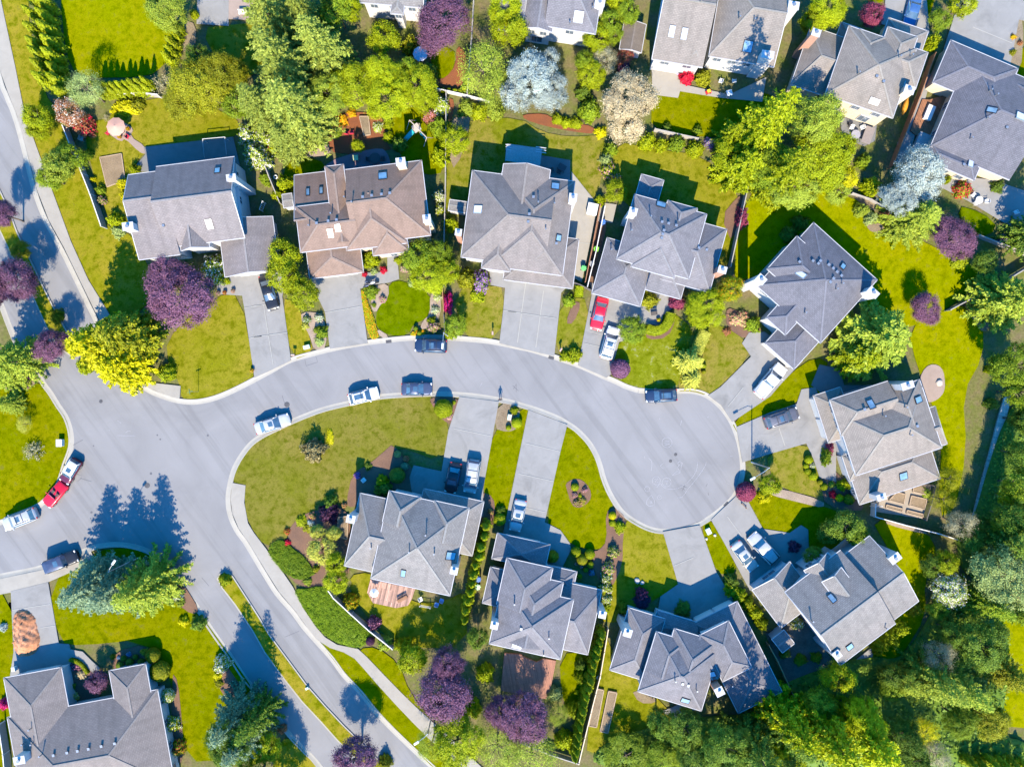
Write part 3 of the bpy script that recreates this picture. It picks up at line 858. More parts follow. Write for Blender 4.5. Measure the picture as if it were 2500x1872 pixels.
def leafy_patch(name, pts, height, mat, label=None, cat=None, dens=60, leaf=.2, seed=4, kind=None, lump=1.0, core=True, smooth=2):
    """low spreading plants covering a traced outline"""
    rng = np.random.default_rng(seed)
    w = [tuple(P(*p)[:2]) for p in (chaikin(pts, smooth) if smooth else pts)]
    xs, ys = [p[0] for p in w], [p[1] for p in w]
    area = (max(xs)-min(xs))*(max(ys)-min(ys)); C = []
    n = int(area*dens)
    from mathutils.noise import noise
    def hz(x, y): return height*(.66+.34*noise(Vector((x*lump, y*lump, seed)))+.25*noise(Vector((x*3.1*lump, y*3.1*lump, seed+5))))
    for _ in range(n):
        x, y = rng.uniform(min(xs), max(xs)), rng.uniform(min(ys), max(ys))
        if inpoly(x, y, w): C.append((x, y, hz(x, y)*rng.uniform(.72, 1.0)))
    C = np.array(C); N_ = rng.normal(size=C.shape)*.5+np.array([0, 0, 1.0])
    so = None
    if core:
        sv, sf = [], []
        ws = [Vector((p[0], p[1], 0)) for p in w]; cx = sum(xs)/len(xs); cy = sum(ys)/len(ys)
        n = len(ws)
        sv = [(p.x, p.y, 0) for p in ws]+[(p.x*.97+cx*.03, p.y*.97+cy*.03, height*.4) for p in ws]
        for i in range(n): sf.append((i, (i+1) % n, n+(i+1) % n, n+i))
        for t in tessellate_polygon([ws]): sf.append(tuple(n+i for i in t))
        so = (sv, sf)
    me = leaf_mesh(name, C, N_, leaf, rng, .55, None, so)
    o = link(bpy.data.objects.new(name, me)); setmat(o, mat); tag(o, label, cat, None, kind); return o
# ------------------------------------------------------------------ fences, furniture, small things
def fence(pts, h, mat, label, capm=None, post=2.4, pale=False, name='fence', th=.05):
    w = [P(*p) for p in pts]
    root = tag(empty(name, w[0]), label, 'fence', None)
    b = MB(); cp = MB(); posts = []
    for a, q in zip(w, w[1:]):
        a, q = a-w[0], q-w[0]
        if pale:
            L = (q-a).length; n = int(L/.14)
            d = (q-a).normalized()
            for i in range(n):
                c = a.lerp(q, (i+.5)/n); b.box(c, (.09, .025, h), 0, math.atan2(d.y, d.x))
        else: b.bar(a+Vector((0, 0, h)), q+Vector((0, 0, h)), th, h-.05, 0)
        cp.bar(a+Vector((0, 0, h+.05)), q+Vector((0, 0, h+.05)), .12, .05, 0)
        n = max(1, int((q-a).length/post))
        posts += [a.lerp(q, i/n) for i in range(n)]
    posts.append(w[-1]-w[0])
    b.build('board_panel', [mat], root); cp.build('top_rail', [capm or mat], root)
    me = None
    for p in posts[:60]:
        if me is None:
            g = MB(); g.box((0, 0, 0), (.12, .12, h+.12), 0); o = g.build('post', [capm or mat], root); me = o.data
        else: o = link(bpy.data.objects.new('post', me), root)
        o.location = p
    return root
def thing(mb, name, mats, label, cat, loc=None, rz=0, group=None, smooth=False, bevel=0):
    o = mb.build(name, mats, None, smooth, bevel)
    if loc is not None: o.location = loc
    o.rotation_euler = (0, 0, rz)
    return tag(o, label, cat, group)
def chair(tile, x, y, rz, mat, label, group='garden chairs', z=.1):
    root = tag(empty('garden_chair', TP(tile, x, y, .3)*1 + Vector((0, 0, z-.3)), rz), label, 'chair', group)
    g = MB(); g.box((0, 0, .40), (.52, .52, .05), 0); g.build('seat', [mat], root, bevel=.02)
    g = MB(); g.box((-.25, 0, .45), (.05, .52, .48), 0); g.build('backrest', [mat], root, bevel=.02)
    for a in (-.22, .22):
        for b_ in (-.22, .22):
            g = MB(); g.tube([(a, b_, 0), (a, b_, .4)], .02, 0, 6); g.build('leg', [mat], root)
    for b_ in (-.26, .26):
        g = MB(); g.bar((-.25, b_, .64), (.25, b_, .64), .06, .04, 0); g.build('armrest', [mat], root)
    return root
def table(tile, x, y, sx, sy, rz, mat, label, rnd=False, h=.74, z=.1, group=None):
    root = tag(empty('garden_table', TP(tile, x, y, h)*1+Vector((0, 0, z-h)), rz), label, 'table', group)
    g = MB()
    if rnd: g.cyl((0, 0, h-.04), sx/2, .04, 0, 24)
    else: g.box((0, 0, h-.04), (sx, sy, .04), 0)
    g.build('table_top', [mat], root, bevel=.01)
    for a in (-1, 1):
        for b_ in (-1, 1):
            kx = .3 if rnd else .44
            g = MB(); g.tube([(a*sx*kx, b_*sy*kx, 0), (a*sx*kx, b_*sy*kx, h-.04)], .03, 0, 6); g.build('leg', [mat], root)
    return root
def parasol(tile, x, y, r, mat, label, h=2.5, n=10):
    root = tag(empty('patio_parasol', TP(tile, x, y, h-.25)-Vector((0, 0, h-.25))), label, 'parasol')
    g = MB(); rim = [Vector((r*math.cos(6.283*i/n), r*math.sin(6.283*i/n), h-.45)) for i in range(n)]; top = Vector((0, 0, h))
    for i in range(n):
        m = (rim[i]+rim[(i+1) % n])/2*.97; m.z = h-.42
        g.face([top, rim[i], m], 0); g.face([top, m, rim[(i+1) % n]], 0)
        g.face([rim[i], rim[i]-Vector((0, 0, .12)), m-Vector((0, 0, .12)), m], 0)
    g.build('canopy', [mat], root)
    g = MB(); g.tube([(0, 0, .1), (0, 0, h+.08)], .028, 0, 8); g.build('pole', [STEEL], root)
    g = MB(); g.cyl((0, 0, .06), .28, .09, 0, 16); g.build('base', [DARKM], root)
    return root
def street_lamp(foot, head, h, label):
    """foot on the ground, lamp head as seen in the picture"""
    a = P(*foot); q = P(*head, h); q = q-a
    root = tag(empty('street_lamp', a), label, 'street lamp', 'street lamps')
    m = plain('lamp_pole_grey', (.42, .43, .45), .45, .4)
    g = MB(); g.tube([(0, 0, -.05), (0, 0, 2), (0, 0, h-.4)], [.10, .085, .06], 0, 10); g.build('pole', [m], root, True)
    g = MB(); e = Vector((q.x, q.y, 0)); g.tube([(0, 0, h-.6), Vector((0, 0, h-.15))+e*.25, Vector((0, 0, h))+e*.9], [.045, .04, .035], 0, 8); g.build('arm', [m], root, True)
    hd = MB(); d = e.normalized()
    hd.box(Vector((0, 0, h-.07))+e, (.75, .30, .16), 0, math.atan2(d.y, d.x)); hm = hd.build('lamp_head', [plain('lamp_head_grey', (.5, .52, .54), .4, .2)], root, bevel=.05)
    g = MB(); g.box(Vector((0, 0, h-.10))+e, (.45, .2, .035), 0, math.atan2(d.y, d.x)); g.build('lens', [LAMPW], hm)
    return root
def bin_(tile, x, y, mat, label, rz=0, group='wheeled bins'):
    root = tag(empty('wheeled_bin', TP(tile, x, y, .9)-Vector((0, 0, .86)), rz), label, 'bin', group)
    g = MB(); g.tube([(0, 0, .1), (0, 0, .95)], [.33, .40], 0, 4); g.build('body', [mat], root, bevel=.03)
    g = MB(); g.box((0, 0, .95), (.62, .64, .07), 0, R(0)); l = g.build('lid', [mat], root, bevel=.03)
    for sy in (1, -1):
        g = MB(); g.tube([(-.24, sy*.22-.03, .12), (-.24, sy*.22+.03, .12)], .12, 0, 12); g.build('wheel', [TYRE], root)
    return root
def planter(tile, x, y, col, label, r=.28, group='flower pots'):
    root = tag(empty('flower_pot', TP(tile, x, y, .3)-Vector((0, 0, .22))), label, 'flower pot', group)
    g = MB(); g.lathe((0, 0, 0), [(r*.65, 0), (r, .4), (r*1.08, .42), (r*.9, .43), (r*.85, .36)], 0, 14); g.build('pot', [plain('terracotta', (.30, .13, .07), .8)], root, True)
    o = link(bpy.data.objects.new('flowering_plant', CR['s'][0]), root); setmat(o, leafm(col)); o.scale = (r*1.15, r*1.15, .42); o.location = (0, 0, .36)
    return root
SKYSAT, SKYSTR, EXPO = 1.55, .15, 2.31
# ================================================================== GROUND
ASPH = asphalt_mat('asphalt', (.196, .192, .197))
KERB = concrete_mat('kerb_concrete', (.30, .28, .245), .07, .08)
GROUNDM = soil_mat('garden_soil_and_cover', (.115, .135, .025), (.16, .13, .065), 3.0)
MULCH = soil_mat('bark_mulch', (.20, .115, .075), (.15, .09, .065), 9); REDM = soil_mat('red_bark', (.24, .085, .035), (.19, .07, .035), 9)
GRAVEL = soil_mat('pale_gravel', (.36, .28, .22), (.28, .22, .17), 12); DIRT = soil_mat('dry_earth', (.20, .15, .10), (.25, .20, .13), 6)
PINKC = concrete_mat('pinkish_paving', (.26, .20, .17), .1, .1); DGREY = concrete_mat('grey_paving', (.15, .15, .15), .1, .1)
LW = {'is': lawn_mat('worn_island_lawn', (.112, .122, .008), (.172, .142, .034), .6),
      'br': lawn_mat('bright_lawn', (.155, .183, 0), (.21, .19, .002), .5),
      'ye': lawn_mat('yellow_lawn', (.165, .19, 0), (.215, .205, .001), .55),
      'ol': lawn_mat('olive_lawn', (.140, .150, .003), (.222, .185, .022), .6),
      'dr': lawn_mat('dry_lawn', (.125, .145, .004), (.225, .17, .045), .62),
      'dk': lawn_mat('dark_green_lawn', (.082, .122, 0), (.115, .145, .001), .4),
      'gn': lawn_mat('green_lawn', (.116, .138, 0), (.165, .156, .001), .6),
      'vg': lawn_mat('verge_lawn', (.145, .16, .002), (.235, .185, .02), .7),
      'mo': lawn_mat('mossy_lawn', (.125, .155, .002), (.18, .185, .02), .5, (.40, .38, .30))}
g = MB(); S = 700
g.face([(-S, -S, -.05), (S, -S, -.05), (S, S, -.05), (-S, S, -.05)])
g.build('ground', GROUNDM)['kind'] = 'structure'
ROAD = [(-200, -200), (-60, -40), (0, 185), (17, 232), (38, 284), (58, 354), (87, 467), (116, 542), (154, 612), (188, 681), (226, 760), (262, 830), (310, 900), (345, 938), (368, 953), (400, 966), (435, 976), (475, 979), (519, 971), (565, 953), (609, 931), (663, 902), (707, 878), (765, 861), (823, 847), (898, 834), (968, 826), (1026, 822), (1084, 822), (1142, 826), (1200, 832), (1260, 844), (1298, 852), (1356, 870), (1414, 890), (1472, 916), (1501, 928), (1530, 942), (1559, 951), (1602, 954), (1646, 953), (1692, 953), (1727, 964), (1759, 989), (1785, 1024), (1802, 1064), (1812, 1108), (1815, 1148), (1808, 1183), (1794, 1212), (1770, 1237), (1739, 1262), (1704, 1283), (1669, 1295), (1631, 1299), (1599, 1296), (1568, 1285), (1530, 1262), (1507, 1238), (1486, 1203), (1472, 1169), (1463, 1137), (1452, 1108), (1434, 1079), (1408, 1052), (1385, 1036), (1356, 1020), (1312, 1003), (1283, 994), (1240, 982), (1171, 970), (1119, 965), (1055, 963), (982, 966), (924, 971), (866, 983), (794, 1000), (736, 1021), (678, 1047), (640, 1066), (614, 1085), (591, 1114), (574, 1145), (564, 1180), (559, 1218), (564, 1256), (580, 1293), (603, 1325), (645, 1395), (678, 1447), (716, 1491), (748, 1534), (808, 1601), (840, 1644), (881, 1688), (921, 1737), (968, 1786), (1026, 1841), (1060, 1872), (1240, 2040), (900, 2040), (779, 1872), (745, 1835), (704, 1792), (675, 1751), (640, 1708), (594, 1653), (562, 1604), (530, 1560), (499, 1514), (475, 1476), (452, 1447), (429, 1409), (412, 1385), (385, 1361), (348, 1342), (304, 1332), (261, 1332), (223, 1340), (203, 1348), (104, 1386), (0, 1408), (-200, 1450), (-200, 1330), (0, 1273), (17, 1264), (84, 1237), (110, 1219), (139, 1185), (157, 1133), (171, 1092), (171, 1058), (160, 1021), (140, 990), (122, 961), (105, 938), (84, 902), (43, 847), (17, 786), (0, 742), (-60, 600), (-200, 300)]
sheet('road', ROAD, 0, ASPH, skirt=.3)
def I(a, b):
    i, j = ROAD.index(a), ROAD.index(b); return ROAD[i:j+1]
kerb(I((-60, -40), (345, 938)), 1, KERB)
kerb(I((345, 938), (1559, 951)), 1, KERB)
kerb(I((1559, 951), (1631, 1299)), 1, KERB, seg=6)
kerb(I((1631, 1299), (1055, 963)), 1, KERB)
kerb(I((1055, 963), (1240, 2040)), 1, KERB)
kerb(I((900, 2040), (-200, 1450)), 1, KERB)
kerb(I((-200, 1330), (-200, 300)), 1, KERB)
# medians
MED = [(530, 1412), (536, 1399), (548, 1394), (562, 1398), (570, 1406), (609, 1466), (634, 1505), (658, 1546), (707, 1612), (750, 1670), (794, 1720), (840, 1769), (881, 1809), (939, 1867), (1080, 2010), (1000, 2010), (890, 1872), (858, 1841), (823, 1806), (782, 1760), (736, 1711), (695, 1659), (669, 1624), (646, 1592), (615, 1537), (574, 1476), (542, 1435)]
MED2 = [(23, 510), (43, 565), (64, 609), (96, 676), (130, 745), (162, 803), (188, 848), (190, 866), (174, 870), (145, 850), (116, 803), (96, 760), (81, 725), (54, 668), (29, 626), (14, 594), (-30, 500), (-120, 300), (-80, 290), (-20, 420)]
def inset(pts, d):
    w = [Vector(p) for p in pts]; out = []
    A = sum(w[i].x*w[(i+1) % len(w)].y-w[(i+1) % len(w)].x*w[i].y for i in range(len(w)))
    for i in range(len(w)):
        t = (w[(i+1) % len(w)]-w[i-1]).normalized(); n = Vector((-t.y, t.x))*(1 if A > 0 else -1)
        out.append(tuple(w[i]+n*d))
    return out
for q in (MED, MED2):
    sheet('kerb', q, .14, KERB, skirt=.2)
    sheet('median_lawn', inset(q, 3.2), .17, LW['vg'], skirt=.1)
# sidewalks
SW = [[(-60, -40), (-4, -10), (3, 0), (38, 162), (58, 261), (81, 333), (128, 464), (174, 589), (217, 684), (262, 757), (300, 830), (340, 890), (371, 934), (442, 942), (439, 974), (400, 962), (370, 949), (345, 934), (314, 896), (266, 824), (230, 754), (192, 676), (158, 606), (120, 537), (91, 462), (62, 350), (42, 280), (21, 228), (4, 180)],
      [(568, 1178), (600, 1184), (597, 1226), (606, 1276), (620, 1299), (649, 1337), (690, 1394), (716, 1432), (742, 1485), (771, 1528), (794, 1554), (823, 1572), (875, 1583), (895, 1601), (939, 1647), (982, 1691), (1017, 1725), (1046, 1751), (1100, 1800), (1240, 1930), (1210, 1950), (1130, 1874), (1046, 1800), (1008, 1762), (968, 1720), (924, 1672), (887, 1629), (866, 1606), (840, 1591), (806, 1580), (774, 1560), (752, 1532), (720, 1488), (683, 1445), (650, 1393), (607, 1322), (584, 1290), (568, 1252), (564, 1218)],
      [(0, 1412), (104, 1390), (203, 1352), (223, 1344), (232, 1368), (217, 1376), (180, 1393), (119, 1420), (28, 1445), (-200, 1490), (-200, 1455)]]
for q in SW: sheet('sidewalk', q, .145, WALK)
# lawns: (type, outline)
L_ = [('br', [(145, -40), (360, -40), (380, 20), (450, 60), (430, 120), (400, 160), (360, 190), (190, 190), (160, 130)]),
 ('vg', [(3, 0), (-4, -40), (70, -40), (70, 60), (105, 225), (150, 280), (171, 316), (235, 480), (263, 560), (330, 575), (350, 635), (400, 700), (300, 800), (262, 757), (217, 684), (174, 589), (128, 464), (81, 333), (58, 261), (38, 162)]),
 ('ol', [(205, 330), (215, 300), (260, 290), (300, 255), (420, 235), (570, 280), (600, 330), (480, 345), (355, 370), (330, 400), (300, 480), (320, 560), (275, 560), (240, 470)]),
 ('ol', [(400, 860), (430, 800), (528, 722), (588, 718), (622, 912), (609, 933), (565, 955), (519, 973), (475, 981), (442, 972), (442, 942)]),
 ('vg', [(688, 728), (720, 735), (738, 770), (753, 812), (766, 861), (711, 880)]),
 ('dk', [(950, 690), (985, 684), (1055, 719), (1052, 768), (1032, 783), (1010, 790), (997, 818), (953, 820), (921, 803), (917, 770), (928, 745), (948, 725)]),
 ('dr', [(1107, 705), (1197, 697), (1233, 703), (1219, 834), (1127, 826)]),
 ('dr', [(1370, 725), (1446, 731), (1414, 890), (1353, 868)]),
 ('mo', [(1478, 915), (1510, 830), (1570, 800), (1640, 760), (1690, 800), (1700, 860), (1650, 955), (1602, 956), (1545, 948)]),
 ('dr', [(1690, 800), (1760, 790), (1822, 832), (1830, 870), (1757, 945), (1727, 966), (1692, 955), (1648, 955), (1680, 860)]),
 ('ol', [(1500, 345), (1600, 365), (1720, 380), (1770, 450), (1805, 480), (1812, 540), (1790, 650), (1720, 640), (1520, 500), (1495, 430)]),
 ('dr', [(1150, 290), (1270, 288), (1320, 322), (1390, 335), (1475, 330), (1475, 380), (1460, 480), (1420, 500), (1100, 500), (1092, 640), (1080, 640), (1092, 330)]),
 ('ye', [(1822, 470), (1900, 440), (2090, 480), (2160, 540), (2250, 590), (2390, 650), (2380, 700), (2310, 755), (2230, 800), (2160, 800), (1980, 600), (1800, 700), (1790, 650)]),
 ('ye', [(2215, 800), (2300, 760), (2350, 740), (2400, 790), (2400, 870), (2350, 960), (2360, 1100), (2330, 1250), (2290, 1260), (2300, 1050), (2240, 900)]),
 ('gn', [(1590, 235), (1650, 220), (1760, 240), (1860, 220), (1920, 260), (1870, 335), (1700, 335), (1590, 320)]),
 ('is', [(1055, 963), (982, 966), (924, 971), (866, 983), (794, 1000), (736, 1021), (678, 1047), (640, 1066), (614, 1085), (591, 1114), (574, 1145), (566, 1178), (600, 1184), (597, 1226), (606, 1276), (650, 1338), (700, 1320), (740, 1250), (850, 1235), (860, 1160), (935, 1130), (960, 1085), (1085, 1130), (1103, 1040), (1048, 985)]),
 ('gn', [(1203, 1045), (1275, 1000), (1283, 994), (1300, 1003), (1245, 1250), (1225, 1275), (1205, 1235), (1175, 1200)]),
 ('gn', [(1383, 1035), (1408, 1052), (1434, 1079), (1452, 1108), (1463, 1137), (1472, 1169), (1486, 1203), (1500, 1232), (1480, 1250), (1482, 1320), (1462, 1345), (1392, 1330), (1365, 1290), (1330, 1272), (1366, 1100)]),
 ('ol', [(1524, 1258), (1568, 1285), (1599, 1296), (1622, 1299), (1658, 1410), (1650, 1440), (1600, 1460), (1510, 1520), (1460, 1515), (1500, 1400)]),
 ('gn', [(1708, 1283), (1738, 1264), (1775, 1335), (1805, 1400), (1745, 1400)]),
 ('dr', [(1870, 1107), (1967, 1079), (1985, 1120), (2010, 1170), (2020, 1220), (1900, 1190), (1880, 1150)]),
 ('gn', [(1805, 1195), (1860, 1200), (2010, 1235), (2050, 1250), (2050, 1400), (1930, 1330), (1862, 1292), (1792, 1214)]),
 ('gn', [(1785, 1030), (1880, 966), (1930, 910), (1990, 870), (2030, 890), (1980, 960), (1955, 955), (1944, 986), (1880, 1006), (1803, 1062)]),
 ('gn', [(-20, 940), (52, 950), (95, 930), (122, 961), (145, 998), (162, 1021), (172, 1058), (172, 1092), (158, 1133), (140, 1185), (110, 1219), (84, 1237), (17, 1264), (0, 1273), (-40, 1280)]),
 ('gn', [(119, 1420), (217, 1376), (236, 1344), (304, 1336), (348, 1346), (385, 1366), (412, 1392), (440, 1435), (520, 1540), (640, 1712), (600, 1850), (440, 1860), (420, 1640), (350, 1560), (200, 1575), (145, 1569)]),
 ('gn', [(-60, 1458), (28, 1445), (40, 1650), (20, 1900), (-60, 1900)]),
 ('gn', [(774, 1560), (806, 1580), (840, 1591), (866, 1606), (887, 1629), (924, 1672), (968, 1720), (1008, 1762), (1046, 1800), (1130, 1874), (1180, 1950), (1060, 1875), (1026, 1841), (968, 1786), (921, 1737), (881, 1688), (840, 1644), (808, 1601)]),
 ('gn', [(875, 1583), (920, 1578), (975, 1620), (1000, 1690), (1060, 1760), (1046, 1751), (1017, 1725), (982, 1691), (939, 1647), (895, 1601)]),
 ('vg', [(704, 1792), (745, 1835), (779, 1872), (840, 1950), (660, 1950), (670, 1830)]),
 ('ol', [(850, 1420), (900, 1400), (1000, 1470), (1080, 1470), (1140, 1440), (1140, 1580), (1000, 1580), (930, 1545), (870, 1470)]),
 ('gn', [(1365, 1595), (1440, 1590), (1440, 1640), (1415, 1750), (1372, 1720)]),
 ('ol', [(1470, 1530), (1500, 1600), (1560, 1650), (1610, 1710), (1660, 1760), (1760, 1780), (1700, 1840), (1430, 1860), (1440, 1740)]),
 ('ye', [(2120, 1255), (2262, 1295), (2290, 1350), (2255, 1420), (2262, 1500), (2200, 1600), (2150, 1640), (2090, 1640), (2110, 1590), (2240, 1460), (2180, 1360)]),
 ('ye', [(2440, 1500), (2540, 1490), (2540, 1780), (2440, 1770), (2410, 1690), (2430, 1600)]),
 ('vg', [(2210, 1740), (2300, 1740), (2400, 1800), (2330, 1840), (2210, 1840)]),
 ('ol', [(560, 62), (640, 55), (680, 90), (620, 200), (540, 170), (490, 70)]),
 ('gn', [(1040, 110), (1110, 118), (1112, 160), (1090, 190), (1066, 194)]),
 ('gn', [(2120, -30), (2161, -30), (2150, 30), (2120, 10)]), ('gn', [(2258, -30), (2290, -30), (2260, 70), (2240, 62)]),
 ('gn', [(2500, 110), (2540, 100), (2540, 210), (2480, 190), (2480, 150)]),
 ('dk', [(2330, 500), (2400, 520), (2440, 560), (2370, 590)]),
 ('gn', [(1060, 265), (1092, 300), (1088, 420), (1040, 430), (990, 400), (955, 330), (960, 270), (1000, 262)]),
 ('gn', [(770, 425), (800, 400), (740, 380), (700, 400), (690, 440), (715, 460)]),
 ('br', [(2055, 1000), (2040, 960), (2000, 935), (1990, 960)]),
 ('ol', [(850, 1405), (905, 1395), (905, 1420), (870, 1440)])]
for i, (kd, q) in enumerate(L_): sheet('lawn', q, .045+.0012*i, LW[kd], smooth=1)
# drives and paths
D_ = [[(530, 700), (560, 660), (700, 640), (690, 725), (711, 880), (664, 903), (622, 922), (600, 770), (592, 722), (532, 718)],
 [(759, 690), (756, 640), (880, 630), (880, 705), (898, 838), (806, 852), (794, 762), (776, 725)],
 [(872, 667), (946, 664), (946, 610), (969, 610), (975, 681), (950, 690), (910, 696), (876, 706)],
 [(1195, 655), (1395, 690), (1370, 715), (1353, 870), (1219, 838), (1229, 754), (1233, 703), (1198, 696)],
 [(1444, 722), (1440, 690), (1580, 720), (1560, 765), (1530, 830), (1511, 835), (1490, 915), (1480, 922), (1411, 892)],
 [(1560, 762), (1590, 700), (1640, 720), (1642, 752), (1618, 770), (1613, 795), (1560, 790)],
 [(1828, 812), (1811, 838), (1833, 870), (1759, 944), (1728, 965), (1760, 989), (1787, 1030), (1880, 967), (1905, 938), (1960, 880), (1866, 810)],
 [(1797, 1042), (1880, 1006), (1944, 986), (1956, 950), (1990, 945), (2040, 1090), (2005, 1077), (1967, 1082), (1877, 1108), (1812, 1128)],
 [(1967, 1080), (2040, 1060), (2040, 1175), (2000, 1165), (1985, 1120)],
 [(1794, 1213), (1808, 1190), (1862, 1290), (1927, 1300), (1955, 1281), (1972, 1292), (1973, 1330), (1990, 1380), (1900, 1460), (1830, 1440), (1768, 1325), (1735, 1268)],
 [(1618, 1297), (1708, 1281), (1747, 1392), (1800, 1480), (1740, 1560), (1600, 1520), (1612, 1455), (1655, 1425), (1645, 1390)],
 [(1290, 1000), (1385, 1036), (1368, 1102), (1330, 1273), (1335, 1360), (1220, 1340), (1240, 1244)],
 [(1330, 1274), (1368, 1293), (1391, 1325), (1394, 1340), (1365, 1400), (1325, 1400)],
 [(1122, 968), (1218, 980), (1180, 1190), (1180, 1260), (1010, 1225), (1000, 1165), (1010, 1135), (1078, 1150), (1095, 1050)],
 [(28, 1442), (119, 1420), (145, 1569), (170, 1571), (178, 1600), (160, 1680), (20, 1690), (35, 1590)],
 [(171, 1583), (203, 1589), (226, 1612), (246, 1630), (232, 1644), (213, 1627), (193, 1606), (171, 1601)],
 [(2164, -40), (2158, 25), (2150, 60), (2270, 100), (2257, -40)],
 [(2340, -40), (2560, -40), (2560, 60), (2486, 50), (2465, 160), (2300, 130), (2330, 35)],
 [(484, -40), (560, -40), (559, 65), (481, 60)],
 [(1590, 140), (1680, 155), (1665, 205), (1655, 240), (1592, 232)], [(1655, 205), (1700, 215), (1780, 232), (1870, 190), (1860, 250), (1760, 240), (1650, 222)],
 [(1395, 420), (1435, 470), (1460, 500), (1420, 690), (1385, 670)],
 [(1465, 495), (1505, 500), (1495, 545), (1460, 540)],
 [(2290, 455), (2360, 490), (2540, 600), (2540, 480), (2420, 440), (2330, 430)],
 [(2220, 295), (2262, 180), (2275, 185), (2240, 300), (2215, 400), (2180, 395), (2190, 350)],
 [(1640, 1725), (1612, 1735), (1650, 1752), (1700, 1730), (1690, 1700)],
 [(2050, 1640), (2125, 1580), (2130, 1598), (2118, 1620), (2122, 1660), (2105, 1700), (2085, 1720), (2070, 1690), (2100, 1650), (2080, 1650)]]
for i, q in enumerate(D_):
    sheet('driveway_pavement' if i in (0, 1, 3, 4, 6, 7, 9, 10, 11, 13, 14, 16, 17) else 'garden_path', q, .150+.0015*i, CONC if i not in (19, 20, 21, 22) else WALK)
sheet('patio_pavement', [(560, -40), (650, -40), (640, 52), (559, 48)], .16, PINKC)
sheet('garden_path', [(268, 300), (300, 298), (328, 314), (318, 334), (356, 358), (358, 378), (340, 372), (306, 338), (296, 348), (262, 325)], .14, PINKC, smooth=1)
sheet('patio_pavement', [(352, 360), (570, 335), (590, 420), (320, 420), (356, 378)], .15, DGREY)
sheet('patio_pavement', [(880, 370), (930, 362), (945, 372), (955, 400), (950, 425), (790, 425), (800, 395)], .15, concrete_mat('mauve_paving', (.20, .13, .15), .1, .1), smooth=1)
sheet('patio_pavement', [(1320, 380), (1392, 392), (1392, 460), (1320, 450)], .15, DGREY)
sheet('patio_pavement', [(2050, 290), (2110, 282), (2140, 300), (2135, 345), (2110, 358), (2055, 335)], .15, DGREY)
sheet('garden_ground', [(1868, 1545), (1960, 1500), (2050, 1640), (1960, 1690), (1930, 1690)], .14, soil_mat('leafy_gravel', (.16, .14, .12), (.10, .09, .07), 4))
sheet('patio_pavement', [(2255, 890), (2300, 890), (2308, 950), (2290, 975), (2262, 985), (2235, 960)], .15, PINKC, smooth=2)
sheet('patio_pavement', [(2310, 940), (2060, 940), (2050, 900), (2000, 890), (1980, 940), (2030, 980)], .1, DGREY)
